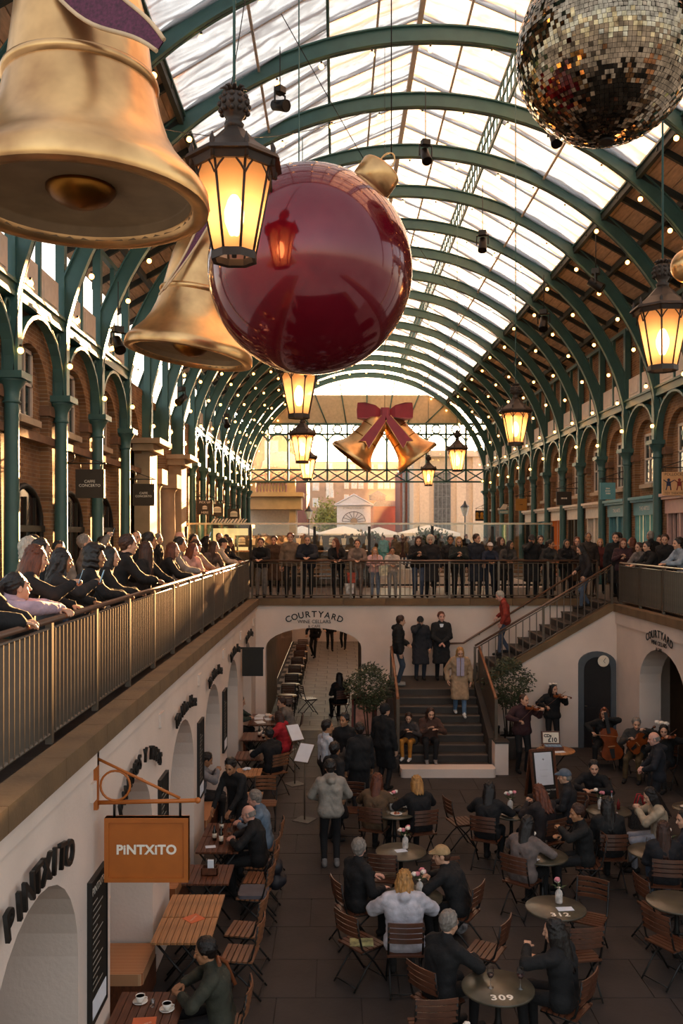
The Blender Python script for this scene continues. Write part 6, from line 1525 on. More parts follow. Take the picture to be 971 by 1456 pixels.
o = block('brick_building', 440, 566, 656, D_, 12, M_BROWNF, 'brown brick building with rows of pale windows behind the church front')
wins(o, D_, [(445, 686, 453, 697), (464, 686, 473, 697), (445, 709, 453, 720), (464, 697, 474, 707), (490, 684, 495, 694), (500, 684, 507, 694), (510, 684, 516, 694), (524, 684, 530, 694), (538, 684, 544, 694), (547, 684, 553, 694), (556, 684, 560, 694), (490, 704, 495, 710), (500, 704, 507, 710), (498, 661, 505, 668), (524, 661, 530, 668), (538, 661, 544, 668), (464, 659, 472, 666)])
o = block('red_building', 350, 436, 618, 100, 10, M_REDF, 'red brick building with a tall pale window bay beyond the left stone balcony')
wins(o, 100, [(377, 627, 395, 654), (420, 630, 430, 650)])
a = at(402, 665, 99.5); MB().lathe([(2.4, 0), (2.2, .8), (1.2, 1.7), (0, 2.0)], 20, c=(a.x-o.location.x, -1.5, a.z-UZ-.2)).build('dome', M_PALE, o)
# church front with a pediment
d = 72.0; x0, x1, z0, z1 = px_rect(479, 718, 527, 800, d); o = empty('church_front', ((x0+x1)/2, d, UZ)); tag(o, 'low white church front with a pediment and fan window', 'church')
w = (x1-x0)/2; q = MB(); q.box((-w, 0, 0), (w, 3, z1-UZ)); q.build('wall', mat('church_white', '#d7d8dc', .8, var=.04), o)
q = MB(); zt = z1-UZ; q.prism([(-w-.15, zt), (w+.15, zt), (0, zt+.78)], -.25, 3, axis='y'); q.build('pediment', MATS['church_white'], o)
q = MB(); q.tube([(-w-.2, -.27, zt), (0, -.27, zt+.85), (w+.2, -.27, zt)], .07, 5); q.tube([(-w-.2, -.27, zt), (w+.2, -.27, zt)], .06, 5); q.build('cornice', MATS['church_white'], o)
text("ST PAUL'S CHURCH", .2, mat('text_grey', '#7d7d80', .6, var=0), o, (0, -.02, zt-.28), R_CAM)
q = MB()
for i in range(9): t = PI*i/8; q.tube([(.25*math.cos(t), -.03, zt-1.35+.25*math.sin(t)), (.95*math.cos(t), -.03, zt-1.35+.8*math.sin(t))], .025, 4)
q.tube([(.95*math.cos(PI*i/12), -.03, zt-1.35+.8*math.sin(PI*i/12)) for i in range(13)], .03, 4); q.build('fan_window', mat('text_grey'), o)
MB().lathe([(.3, 0), (.3, .01)], 12, M=Matrix.Rotation(PI/2, 3, 'X'), c=(0, -.02, zt-1.35)).build('fan_centre', M_BROWNF, o)
o = block('red_wing', 531, 566, 720, 77, 6, M_REDF, 'low red brick wing with a slate roof beside the church front')
x0, x1, z0, z1 = px_rect(529, 712, 567, 720, 77); MB().prism([(x0-o.location.x, z0-UZ), (x1-o.location.x, z0-UZ), (x1-o.location.x-.3, z1-UZ), (x0-o.location.x+.4, z1-UZ)], -.2, 5, axis='y').build('roof', M_ROOFT, o)
x0, x1, z0, z1 = px_rect(526, 702, 548, 711, 77.5); q = MB(); q.box((x0-o.location.x, .6, z0-UZ), (x1-o.location.x, 2, z1-UZ-.15)); q.prism([(x0-o.location.x-.1, z1-UZ-.15), (x1-o.location.x+.1, z1-UZ-.15), ((x0+x1)/2-o.location.x, z1-UZ+.3)], .5, 2.1, axis='y'); q.build('roof_lantern', M_ROOFT, o)
# pale stone building with tall window and columns on the right
o = block('stone_building', 588, 700, 640, 66, 12, M_PALE, 'tall pale stone building with a long dark window on the right')
x0, x1, z0, z1 = px_rect(617, 672, 640, 800, 66); cx = o.location.x
wq = MB().box((x0-cx, -.06, .1), (x1-cx, -.01, z1-UZ)).build('tall_window', mat('tall_window_glass', '#5d6468', .2, var=.3), o)
q = MB()
for i in range(5): x = x0+(x1-x0)*i/4; q.box((x-cx-.03, -.09, .1), (x-cx+.03, -.05, z1-UZ))
for i in range(8): z = .1+(z1-UZ-.1)*i/7; q.box((x0-cx, -.09, z-.02), (x1-cx, -.05, z+.02))
q.build('window_bars', M_ROOFT, wq)
for px in (603, 655, 678): x = at(px, 700, 66).x; MB().box((x-cx-.35, -.35, 0), (x-cx+.35, 0, at(0, 648, 66).z-UZ)).build('pilaster', M_PALE, o)
MB().box((-2.8, -.6, at(0, 650, 66).z-UZ), (2.8, .2, at(0, 643, 66).z-UZ)).build('cornice', M_PALE, o)
o = block('brown_tower', 569, 586, 668, 70, 6, mat('plum_facade', '#8a5a50', .8, var=.1), 'narrow dark red building between the brick wing and the stone building')
for px in (574, 581): x = at(px, 700, 70).x; MB().cyl((x-o.location.x, -.12, 0), (x-o.location.x, -.12, at(0, 672, 70).z-UZ), .12, n=10).build('drain_column', M_ROOFT, o)
# stone balcony building on the left, just outside the gable
d = 58.0; o = empty('stone_loggia', (at(383, 0, d).x, d, UZ)); tag(o, 'stone loggia with a balustraded balcony outside the left of the gable', 'building'); cx = o.location.x
Xp = lambda px: at(px, 0, d).x-cx; Zp = lambda py: at(0, py, d).z-UZ
M_LOG = mat('loggia_stone', '#a68d6c', .8, var=.1, nscale=1.5)
MB().box((Xp(342), 0, Zp(724)), (Xp(428), 3, Zp(706))).build('entablature', M_LOG, o); MB().box((Xp(340), -.3, Zp(706)), (Xp(431), 3, Zp(700))).build('cornice', M_LOG, o)
for a, b in ((345, 352), (411, 420)): MB().box((Xp(a), .2, 0), (Xp(b), .9, Zp(724))).build('pillar', M_LOG, o)
MB().box((Xp(350), 0, Zp(700)), (Xp(363), .6, Zp(684))).build('parapet_pier', M_LOG, o); MB().box((Xp(408), 0, Zp(700)), (Xp(420), .6, Zp(684))).build('parapet_pier', M_LOG, o); MB().box((Xp(350), -.05, Zp(686)), (Xp(420), .6, Zp(682))).build('parapet_rail', M_LOG, o)
bl = MB().lathe([(.09, 0), (.09, .05), (.05, .1), (.11, .25), (.05, .45), (.08, .5), (.08, .55)], 10).mesh('baluster'); bl.materials.append(M_LOG)
for i in range(9): link('baluster', bl, None, o, scale=(1, 1, 1.2), loc=(Xp(365)+(Xp(406)-Xp(365))*(i+.5)/9, .3, Zp(700)))
MB().box((Xp(350), 2.5, 0), (Xp(420), 3, Zp(724))).build('rear_wall', M_PALE, o)
# trees
def tree(px, pb, d, r, h, seed, m, label):
    b = at(px, 760, d); o = empty('street_tree', (b.x, d, UZ)); tag(o, label, 'tree'); rnd = random.Random(seed)
    MB().tube([(0, 0, 0), (.05, 0, h*.5), (0, 0, h*.9)], [.16, .1, .03], 8).build('trunk', MATS['bark'], o); q = MB()
    for i in range(1400):
        v = Vector((rnd.gauss(0, .42), rnd.gauss(0, .42), rnd.gauss(0, .42))); c = Vector((v.x*r, v.y*r, h*.68+v.z*h*.38)); u = Vector((rnd.gauss(0, 1), rnd.gauss(0, 1), rnd.gauss(0, 1))).normalized(); s = u.orthogonal().normalized()*.08
        q.add([c, c+u*.14+s, c+u*.3, c+u*.14-s], [(0, 1, 2, 3)])
    tag(q.build('foliage', m, o), kind='stuff')
tree(465, 745, 80, 1.4, 4.6, 2, mat('leaf_yellow', '#8a8a34', .6, var=.3, nscale=2), 'yellow-green tree left of the church front')
tree(612, 752, 57.0, 1.1, 1.9, 4, mat('leaf_dark', '#3c4a2c', .6, var=.3, nscale=2), 'dark shrub behind the glass screen'); tree(525, 752, 57.0, .9, 1.7, 6, MATS['leaf_dark'], 'dark shrub behind the crowd by the parasols')
def street_lamp(px, py, d, label, s=1.0):
    p = at(px, py, d); o = empty('street_lamp', (p.x, d, UZ)); tag(o, label, 'street lamp'); h = p.z-UZ
    MB().cyl((0, 0, 0), (0, 0, h), .05, .04, n=8).build('post', M_BLACK, o); MB().lathe([(.1*s, h), (.26*s, h+.5*s), (.26*s, h+.52*s)], 6, smooth=False).build('glass', M_PANEW, o); MB().lathe([(.3*s, h+.52*s), (.1*s, h+.72*s), (.03*s, h+.9*s), (0, h+.92*s)], 6, smooth=False).build('roof', M_BLACK, o)
street_lamp(439, 738, 60, 'street lamp before the brown brick building'); street_lamp(661, 734, 57, 'street lamp before the pale stone building', 1.1)
# far row of plain fronts that closes the square
bk = empty('terrace_row', (0, 112, UZ)); tag(bk, 'long pale terrace closing the far side of the square', 'building'); MB().box((-38, 0, 0), (40, 6, 6.0)).build('wall', M_BROWNF, bk)
MB().box((-38.2, -.2, 6.0), (40.2, 6, 6.3)).build('cornice', M_PALE, bk)
for i in range(26): w_ = MB().box((-36+2.9*i, -.08, 1.6), (-34.8+2.9*i, 0, 3.6)).build('window', M_PANEW, bk)
# ================================================================ who stands and sits where
def wpt(o, v): return Vector(o.location)+Matrix.Rotation(o.rotation_euler.z, 3, 'Z') @ (Vector(v)*o.scale.x)
def wear(c, o):
    """a worn thing becomes a part of the person"""
    M = Matrix.LocRotScale(o.location, o.rotation_euler, o.scale).inverted() @ Matrix.LocRotScale(c.location, c.rotation_euler, c.scale); c.parent = o; c.matrix_local = M
    if 'category' in c: del c['category']
def gadget_phone(o, tpl, hand, label, lit=True):
    T = template(tpl); p = wpt(o, T[hand]+Vector((0, .09, .07))); q = empty('phone', p, (1.25, 0, o.rotation_euler.z)); tag(q, label, 'phone', 'phones held up')
    MB().bbox((-.037, -.075, -.005), (.037, .075, .005), .01).build('case', M_BLACK, q); MB().box((-.033, -.07, .005), (.033, .07, .0065)).build('screen', mat('phone_screen', '#8fb2c4', .2, var=.5, nscale=30, emit='#8fb2c4', estr=.5), q)
BLK, NAVY, CHAR, OLIVE, BRN, GRY, BEI, JEAN = '#100e0f', '#1a1e28', '#211f1f', '#3a3a28', '#4a3526', '#77716c', '#a98f72', '#3c475a'
# ---- left balcony: (x, y, rot, pose, top, bottom, hair, colour, skin, scale, label)
L = [
 (-2.74, 6.8, -90, 'lean_puffer', BLK, BLK, 'short', 'black', 'fair', 1, 'person in a black padded jacket whose sleeve rests on the balcony rail'),
 (-2.74, 7.75, -75, 'lean_low', '#b39aa6', CHAR, 'pony', 'black', 'fair', 1, 'girl in a lilac hoodie resting her head on folded arms on the balcony rail'),
 (-2.82, 8.45, -72, 'lean_phone', BLK, BLK, 'long', 'auburn', 'fair', .98, 'woman with long straight auburn hair in black filming with her phone from the balcony'),
 (-2.85, 9.35, -68, 'lean_phone', CHAR, BLK, 'wavy', 'black', 'tan', .95, 'woman with dark wavy hair and a phone on the balcony'),
 (-2.8, 10.25, -75, 'lean', BLK, BLK, 'curly', 'black', 'tan', .97, 'woman with a cloud of curly dark hair in black leaning on the balcony rail'),
 (-2.82, 11.0, -78, 'lean', '#171514', BLK, 'bob', 'black', 'fair', .96, 'woman with a dark bob in a leather jacket leaning on the balcony rail'),
 (-2.82, 11.95, -64, 'lean', '#0e0d0f', BLK, 'short', 'brown', 'fair', 1.05, 'big man with short brown hair in a black jumper leaning on the balcony rail'),
 (-2.78, 13.1, -110, 'lean_back', BLK, BLK, 'long', 'brown', 'tan', .97, 'smiling woman in black looking back along the balcony rail'),
 (-3.02, 13.95, -85, 'stand_pocket', CHAR, BLK, 'short', 'black', 'tan', 1.04, 'man with glasses standing behind the smiling woman on the balcony'),
 (-2.78, 15.0, -85, 'lean', BLK, BLK, 'long', 'auburn', 'fair', .97, 'woman with long sunlit auburn hair leaning beside the grey jacket'),
 (-2.80, 15.8, -85, 'lean', '#7f7770', CHAR, 'short', 'black', 'tan', 1.02, 'man in a light grey jacket leaning on the balcony rail'),
 (-2.76, 16.6, -150, 'lean_left', '#b58d82', GRY, 'bob', 'auburn', 'pink', .95, 'laughing red-haired woman in a pale pink top at the balcony rail'),
 (-2.76, 17.6, -120, 'lean_back', '#9a7f70', CHAR, 'pony', 'brown', 'pink', .97, 'woman with her brown hair tied back reaching over the balcony rail'),
 (-3.35, 18.6, -95, 'stand', '#5b4a40', CHAR, 'fringe', 'grey', 'pink', 1.06, 'bald man standing behind the rail crowd near the stone portico'),
 (-3.25, 20.0, -150, 'stand', CHAR, BLK, 'short', 'black', 'tan', 1.02, 'dark-haired man with glasses standing behind the red-haired woman'),
 (-2.76, 19.6, -140, 'lean_left', '#4c3d36', BLK, 'long', 'brown', 'fair', .96, 'young woman with long brown hair in dark brown at the end of the balcony rail'),
 (-2.78, 21.6, -80, 'lean', '#b3a08c', CHAR, 'cap', 'brown', 'fair', 1.0, 'person in a cream jumper and cap bending over the balcony rail'),
 (-2.78, 22.8, -110, 'lean_left', BLK, BLK, 'short', 'brown', 'tan', 1.0, 'man in black at the balcony corner by the bridge railing'),
 (-3.3, 24.6, -140, 'stand_coat', CHAR, BLK, 'crop', 'brown', 'fair', 1.05, 'man in a dark coat standing before the lit food kiosk'),
 (-4.3, 12.3, -60, 'stand_coat', BLK, BLK, 'cap', 'black', 'fair', 1.02, 'man in a black coat and black cap by the brick wall'),
 (-4.0, 11.4, -50, 'stand', '#8a7560', CHAR, 'curly', 'white', 'pink', .98, 'person with curly white hair and a tan jacket behind the balcony crowd'),
 (-3.72, 11.0, -60, 'stand', BLK, BLK, 'short', 'black', 'fair', .99, 'person with short black hair between the white-haired person and the rail'),
 (-4.3, 13.6, -150, 'stand', '#8d8378', JEAN, 'short', 'black', 'tan', .96, 'boy in a pale top behind the raised phone'),
 (-4.0, 14.0, -75, 'stand_photo', '#6f675e', CHAR, 'short', 'grey', 'fair', 1.02, 'grey-haired man holding up a phone with both hands'),
 (-4.25, 15.9, -120, 'stand_turn', '#8f8b86', CHAR, 'short', 'black', 'tan', 1.0, 'dark-haired man in a pale hooded coat by the black sign'),
 (-3.8, 16.7, -170, 'stand', BLK, BLK, 'crop', 'black', 'fair', 1.06, 'bearded man in black facing along the walkway'),
 (-4.15, 17.2, -95, 'stand', CHAR, BLK, 'short', 'brown', 'tan', 1.0, 'brown-haired man beside the bearded man'),
 (-3.5, 21.6, -160, 'stand', '#5a4b44', BLK, 'long', 'brown', 'fair', .98, 'woman with brown hair walking behind the cap wearer on the balcony'),
 (-3.75, 23.2, -60, 'stand_photo', BLK, BLK, 'short', 'black', 'tan', 1.0, 'person in black taking a picture near the kiosk'),
 (-3.9, 26.5, 170, 'stand', CHAR, BLK, 'bob', 'brown', 'fair', 1.0, 'woman with a brown bob beside the round stone column'),
 (-3.6, 29.0, 160, 'stand_coat', BRN, BLK, 'short', 'black', 'tan', 1.02, 'man in a brown coat beyond the stone portico'),
 (-4.4, 21.5, -100, 'stand_coat', BLK, BLK, 'short', 'grey', 'fair', 1.03, 'man in a black coat beside the second black sign'),
]
for x, y, r, tp, tc_, bc, h, hc, sk, sc, lab in L:
    o = person(tp, (x, y, UZ), r, tc_, bc, h, hc, lab, 'people on the left balcony', sk, sc, hat='#1b191a')
    if tp in ('lean_phone', 'stand_photo'): gadget_phone(o, tp, 'wr', 'phone held up by '+{8.45: 'the woman with long straight hair', 9.35: 'the woman with dark wavy hair', 14.0: 'the grey-haired man', 23.2: 'the person near the kiosk'}[y])
# ---- bridge railing: px, dy behind the rail, pose, top, bottom, hair, colour, scale, label
Bq = [
 (371, .36, 'lean', BLK, '#6d655f', 'short', 'brown', .99, 'boy in a black jumper and grey trousers at the left end of the bridge railing'),
 (413, .55, 'stand', '#75614f', CHAR, 'short', 'auburn', 1.05, 'man in a brown jacket standing at the bridge railing'),
 (437, .36, 'lean_puffer', NAVY, BLK, 'short', 'grey', 1.04, 'grey-haired man with glasses in a padded navy jacket leaning on the bridge railing'),
 (480, .38, 'lean_right', BLK, BLK, 'long', 'auburn', .98, 'auburn-haired woman in black with a pale scarf at the bridge railing'),
 (508, .36, 'lean', '#7a685c', '#6a574c', 'short', 'brown', .97, 'smiling woman in a long taupe coat leaning on the bridge railing'),
 (533, .34, 'lean', '#d0a9a6', '#6d7480', 'long', 'blond', .84, 'blond girl in a pale pink jacket leaning over the bridge railing'),
 (558, .34, 'lean', '#c4b6aa', '#8a8784', 'short', 'black', .84, 'child in a cream jacket and pale jeans at the bridge railing'),
 (594, .40, 'stand_phone', BLK, JEAN, 'long', 'brown', 1.0, 'woman in black with long brown hair beside the hooded woman on the bridge'),
 (612, .45, 'stand_coat', '#1d1a1c', BLK, 'hood', 'brown', 1.01, 'woman in black with a cream hood up on the bridge'),
 (652, .40, 'stand_phone', '#1c2220', BLK, 'long', 'blond', .99, 'blond woman in a dark green coat at the bridge railing'),
 (676, .55, 'stand_turn', NAVY, CHAR, 'short', 'brown', 1.03, 'man in a navy coat turned aside on the bridge'),
 (697, .38, 'lean', '#1b2233', NAVY, 'cap', 'black', .92, 'child in a navy jacket and white cap at the bridge railing'),
 (722, .40, 'lean_left', '#3a3532', BLK, 'long', 'black', .95, 'woman with long black hair turned sideways at the bridge railing'),
 (755, .45, 'stand_face', BLK, BLK, 'cap', 'grey', 1.03, 'man in a black coat and flat cap on the bridge'),
 (780, .42, 'lean_left', '#2a2827', BLK, 'pony', 'black', .96, 'woman with a dark ponytail on the bridge'),
 (806, .42, 'lean', BLK, BLK, 'wavy', 'black', .97, 'woman with wavy dark hair bending over the bridge railing'),
 (836, .75, 'stand', '#2c241f', CHAR, 'crop', 'black', 1.05, 'bearded man in a dark jacket with a pale sheepskin collar on the bridge'),
 (640, 1.3, 'stand', CHAR, BLK, 'short', 'black', 1.0, 'dark figure standing behind the blond woman on the bridge'),
 (820, 1.1, 'stand_coat', BRN, BLK, 'bob', 'auburn', .98, 'auburn-haired woman behind the bending woman on the bridge'),
 (390, 1.4, 'stand_coat', BRN, BLK, 'short', 'brown', 1.0, 'man in a brown coat well behind the bridge railing'),
 (768, 1.3, 'stand', BLK, BLK, 'short', 'brown', 1.0, 'brown-haired figure behind the flat cap on the bridge'),
 (710, 1.5, 'stand_turn', CHAR, BLK, 'long', 'brown', .98, 'long-haired figure standing behind the white cap on the bridge'),
]
for px, dy, tp, tc_, bc, h, hc, sc, lab in Bq:
    d = YB+.1+dy
    o = person(tp, ((px-VX)*d/FPX, d, UZ), 180+(px % 7)-3, tc_, bc, h, hc, lab, 'people at the bridge railing', 'tan' if hc == 'black' else 'fair', sc, hat={'hood': '#c9b7a2', 'cap': '#2a2727'}.get(h) if px != 697 else '#cfc9c4')
# shopping bags at the bridge railing
for px, c2, lab, z in ((500, '#b5472c', 'orange shopping bag held at the bridge railing', .42), (497, '#d8d0c8', 'white printed shopping bag hanging low at the bridge railing', .12), (545, '#d9cba8', 'white and yellow carrier bag between the two children', .62)):
    o = empty('shopping_bag', ((px-VX)*24.25/FPX, 24.24, UZ+z)); tag(o, lab, 'bag'); q = MB(); q.prism([(-.11, 0), (.11, 0), (.13, .28), (-.13, .28)], -.03, .03, axis='y'); q.build('bag_body', mat('bag_'+c2[1:], c2, .6, var=.3, nscale=12), o)
    MB().tube([(-.06, 0, .28), (-.03, 0, .4), (.03, 0, .4), (.06, 0, .28)], .008, 5).build('handle', M_BLACK, o)
# ---- right walkway
Rq = [
 (866, 23.5, 170, 'stand_coat', BLK, BLK, 'short', 'black', 1.05, 'tall man in black at the top of the upper stair flight'),
 (880, 24.6, 120, 'stand', CHAR, BLK, 'short', 'black', 1.05, 'dark-haired man behind the maroon coat on the right walkway'),
 (884, 22.9, 165, 'stand_phone', '#3a2024', BLK, 'long', 'auburn', .97, 'long-haired woman in a maroon coat by the right balcony corner'),
 (908, 22.0, 120, 'lean', '#6a625e', BLK, 'short', 'brown', .93, 'person in a grey top leaning on the right balcony railing'),
 (920, 21.2, 100, 'lean', BLK, BLK, 'short', 'black', .95, 'person in black bent over the right balcony railing'),
 (926, 23.6, 20, 'stand_coat', '#0e0d0e', BLK, 'crop', 'grey', 1.08, 'broad man in a black coat seen from behind on the right walkway'),
 (946, 22.0, 110, 'stand_turn', BLK, BLK, 'short', 'brown', 1.02, 'brown-haired man in black on the right walkway'),
 (963, 20.4, 100, 'lean', '#8d98a4', JEAN, 'short', 'black', 1.0, 'man in a pale blue jacket leaning on the right balcony railing'),
 (900, 25.2, 60, 'stand', BRN, BLK, 'bob', 'auburn', .97, 'auburn-haired woman in brown under the teal shopfront'),
 (938, 24.8, 150, 'stand', CHAR, BLK, 'short', 'black', 1.0, 'dark figure under the toy theatre sign'),
 (853, 26.0, 170, 'stand', '#5d2622', BLK, 'bob', 'blond', .95, 'blond woman in dark red behind the sheepskin collar'),
 (967, 23.4, 100, 'stand', BLK, BLK, 'long', 'black', .98, 'long-haired figure in black at the edge of the right walkway'),
]
for px, d, r, tp, tc_, bc, h, hc, sc, lab in Rq: person(tp, (max((px-VX)*d/FPX, XR+.42 if d < 23.9 else -9), d, UZ), r, tc_, bc, h, hc, lab, 'people on the right walkway', 'fair', sc)
# ---- distant crowd beyond the glass
rnd = random.Random(11)
cols = [BLK, CHAR, NAVY, BRN, OLIVE, '#4d2f2a', '#5a5450', '#2f4a4d', '#6b5a48']
spots_ = []
while len(spots_) < 46:
    d = rnd.uniform(44.8, 55.5); x = rnd.uniform(-4.8, 8.6)
    if all((x-a)**2+(d-b)**2 > .5 for a, b in spots_): spots_.append((x, d))
for x, d in spots_:
    person(rnd.choice(['stand', 'stand_coat', 'stand_turn', 'stand_pocket']), (x, d, UZ), rnd.uniform(0, 360), rnd.choice(cols), rnd.choice([BLK, CHAR, JEAN]), rnd.choice(['short', 'long', 'bob', 'short', 'cap', 'pony']), rnd.choice(['black', 'brown', 'auburn', 'grey']), 'distant person among the crowd on the square beyond the glass screen', 'crowd on the square', 'fair', rnd.uniform(.94, 1.05), hat=BLK)
person('stand_coat', (2.55, 31.4, UZ) if False else (2.4, 44.6, UZ), 150, '#3f8a88', BLK, 'short', 'brown', 'person in a bright teal coat beyond the glass screen')
# behind the food counter
for x, c2 in ((-2.4, '#d6b890'), (-.6, BLK)):
    person('stand', (x, 30.85, UZ), 180, c2, BLK, 'short', 'black', 'server in a %s top behind the pictogram counter' % ('cream' if c2 != BLK else 'black'), None, 'tan')
# ---- legs in the far end of the passage
for x, y, r, lab in ((-.95, 36.0, 160, 'person in black walking at the end of the passage'), (-.3, 38.2, 190, 'person in dark clothes further along the passage'), (.35, 38.8, 170, 'third walker at the end of the passage in dark trousers')): person('walk_stair', (x, y+2, .06), r, BLK, BLK, 'short', 'black', lab)
# ---- courtyard: standing
def std(px, py, tp, rot, top, bot, hair, hc, label, skin='fair', sc=1.0, shoe='#1a1614', z=0.0, hat=None, d=None):
    p = on(px, py, z) if d is None else Vector(((px-VX)*d/FPX, d, z)); return person(tp, p, rot, top, bot, hair, hc, label, 'people in the courtyard', skin, sc, shoe, hat=hat)
o = std(470, 1232, 'stand_hoodie', 5, '#8d857b', BLK, 'short', 'black', 'person in a light grey hoodie seen from behind beside the menu stand', shoe='#6d6a68')
o = std(462, 1152, 'stand_shirt', -60, '#b9bcc4', CHAR, 'short', 'black', 'man in a white shirt in the standing group', 'tan', 1.02)
o = std(491, 1138, 'stand_shirt', 170, BLK, '#5a524c', 'short', 'black', 'man with glasses in a black shirt facing the standing group', 'tan', 1.03)
o = std(512, 1155, 'stand_coat', 20, '#121112', BLK, 'short', 'black', 'man in a long black jacket seen from behind in the standing group', 'tan', 1.0)
o = std(474, 1195, 'stand_turn', -70, '#0f0d0e', BLK, 'short', 'black', 'man with glasses in a black jacket in front of the white shirt', 'tan', 1.0)
o = std(545, 1122, 'stand_coat', -40, '#100f10', BLK, 'beanie', 'black', 'person in black with a black beanie before the stair', 'fair', 1.04, hat='#141314')
o = std(566, 0, 'stand_puffer', -95, '#0e0d0e', '#33404f', 'short', 'brown', 'man in a black puffer jacket and jeans on the stair landing', 'fair', 1.04, shoe='#8d8a86', z=1.503, d=22.45)
o = std(597, 0, 'stand_face', 185, '#1f2026', '#252c38', 'cap', 'black', 'man in a dark suit and flat cap with hand at his face', 'fair', 1.0, z=1.503, d=23.3, hat='#1d1c1e')
bt = std(627, 0, 'stand_clasp', 180, '#121214', '#131315', 'short', 'auburn', 'man in a black tailcoat and bow tie with clasped hands on the landing', 'pink', 1.05, z=1.503, d=23.3)
q = empty('bow_tie', wpt(bt, template('stand_clasp')['neck']+Vector((0, .105, .01))), (0, 0, PI)); tag(q, 'black bow tie and white shirt front worn on the landing', 'bow tie')
MB().prism([(-.05, .025), (-.05, -.025), (0, -.006), (.05, -.025), (.05, .025), (0, .006)], .0, .015, axis='y').build('bow', M_BLACK, q); q2 = MB(); q2.prism([(-.055, -.02), (.055, -.02), (.0, -.27)], -.03, .006, axis='y'); q2.build('shirt_front', M_PAPER, q); wear(q, bt)
o = std(653, 0, 'walk_down', 180, '#9d8164', '#55708c', 'bob', 'blond', 'woman in a long beige coat and pale scarf walking down the stair', 'fair', .98, '#d9d2ca', z=1.02, d=21.2)
sc_ = empty('plaid_scarf', wpt(o, template('walk_down')['neck']+Vector((0, .12, -.02))), (0, 0, PI)); tag(sc_, 'lilac and white plaid scarf hanging over the beige coat', 'scarf')
wear(sc_, o)
for x in (-.05, .05): MB().box((x-.04, -.01, -.40), (x+.04, .03, .03)).build('scarf_end', stripe_mat('plaid', '#b3a6b3', '#94899c', 10, 'Z') if 'plaid' not in MATS else MATS['plaid'], sc_)
o = std(719, 0, 'walk_stair', 82, '#8a2f22', JEAN, 'short', 'white', 'white-haired man in a rust red jacket coming down the upper flight', 'pink', 1.0, z=2.18, d=23.2)
o = std(834, 0, 'walk_stair', 90, '#1d1a1c', '#46566a', 'long', 'black', 'person in black and jeans starting down the upper flight', 'fair', 1.0, z=3.42, d=23.0)
o = std(610, 0, 'sit_step', 180, '#4a3026', '#161415', 'wavy', 'brown', 'woman in a brown patterned jacket sitting on the stair', 'fair', 1.0, '#8a807a', z=.50, d=20.3)
o = std(583, 0, 'sit_step', 160, '#3a3230', '#b8792a', 'short', 'brown', 'child in mustard trousers and white trainers sitting on the stair', 'fair', .86, '#dedbd8', z=.50, d=20.3)
# ---- musicians
vl = std(742, 1098, 'violin', 190, '#33181c', '#0e0d0d', 'crop', 'brown', 'violinist in a dark maroon jumper and black trousers', 'fair', 1.04, z=0)
v2 = std(785, 1068, 'violin', 175, '#121011', '#121011', 'long', 'black', 'violinist in black with white flowers in dark hair', 'fair', .98)
M_VARN = mat('violin_varnish', '#7a3a18', .25, var=.2, nscale=6, coat=.5)
def fiddle(name, loc, M3, s, label, cat):
    """violin family body: waisted belly, neck, scroll, fingerboard, bridge"""
    o = empty(name, loc); o.rotation_euler = M3.to_euler(); tag(o, label, cat)
    out = [(0, -.5), (.22, -.48), (.33, -.36), (.33, -.22), (.22, -.06), (.19, .04), (.21, .12), (.27, .22), (.26, .36), (.15, .46), (0, .48)]
    pl = [(x*s, y*s) for x, y in out]+[(-x*s, y*s) for x, y in out[::-1][1:-1]]
    MB().prism(pl, -.07*s, .07*s).build('body', M_VARN, o)
    MB().box((-.05*s, .3*s, .07*s), (.05*s, .95*s, .11*s)).build('neck', M_BLACK, o); MB().ball((0, 1.05*s, .05*s), .07*s, 8).build('scroll', M_VARN, o)
    MB().box((-.1*s, -.1*s, .07*s), (.1*s, -.07*s, .16*s)).build('bridge', M_OAK, o); MB().prism([(-.05*s, -.44*s), (.05*s, -.44*s), (.07*s, -.16*s), (-.07*s, -.16*s)], .07*s, .1*s).build('tailpiece', M_BLACK, o)
    return o
def place_fiddle(o, tpl, label, s=.36):
    T = template(tpl); a = wpt(o, T['neck']+Vector((-.07, .10, .0))); b = wpt(o, T['wl']+Vector((-.03, .06, .02))); y = (b-a).normalized(); z = Vector((0, 0, 1)); z = (z-y*z.dot(y)).normalized(); x = y.cross(z)
    M3 = Matrix((x, y, z)).transposed(); fiddle('violin', a+y*.19, M3, s, label, 'violin')
    c = a+y*.24+z*.06; r = wpt(o, T['wr']+Vector((0, .07, 0))); u = (c-r).normalized(); bw = empty('violin_bow', r); tag(bw, 'bow drawn across '+label.replace('violin', 'the violin'), 'bow')
    MB().tube([-u*.03, u*.62], .005, 5).build('stick', M_DARKWOOD, bw)
place_fiddle(vl, 'violin', 'violin of the maroon jumper player'); place_fiddle(v2, 'violin', 'violin of the player with white flowers')
fl_ = empty('flower_headband', v2.location+Vector((0, 0, 1.70*.98)), (0, 0, 3.05)); tag(fl_, 'white flower headband on the dark-haired violinist', 'headband'); q = MB(); [flower_ball(q, (x, .06, .0), .045) for x in (-.08, -.02, .06)]; q.build('blooms', M_PETALW, fl_); wear(fl_, v2)
def seat(x, y, rot, label): chair(x, y, rot, label, CL)
ce = std(858, 0, 'sit_cello', 178, '#0d0c0c', '#0d0c0c', 'wavy', 'auburn', 'cellist in black with long auburn hair before the grey door', 'fair', 1.0, d=20.4); seat(ce.location.x, 20.4, 178, 'chair under the cellist')
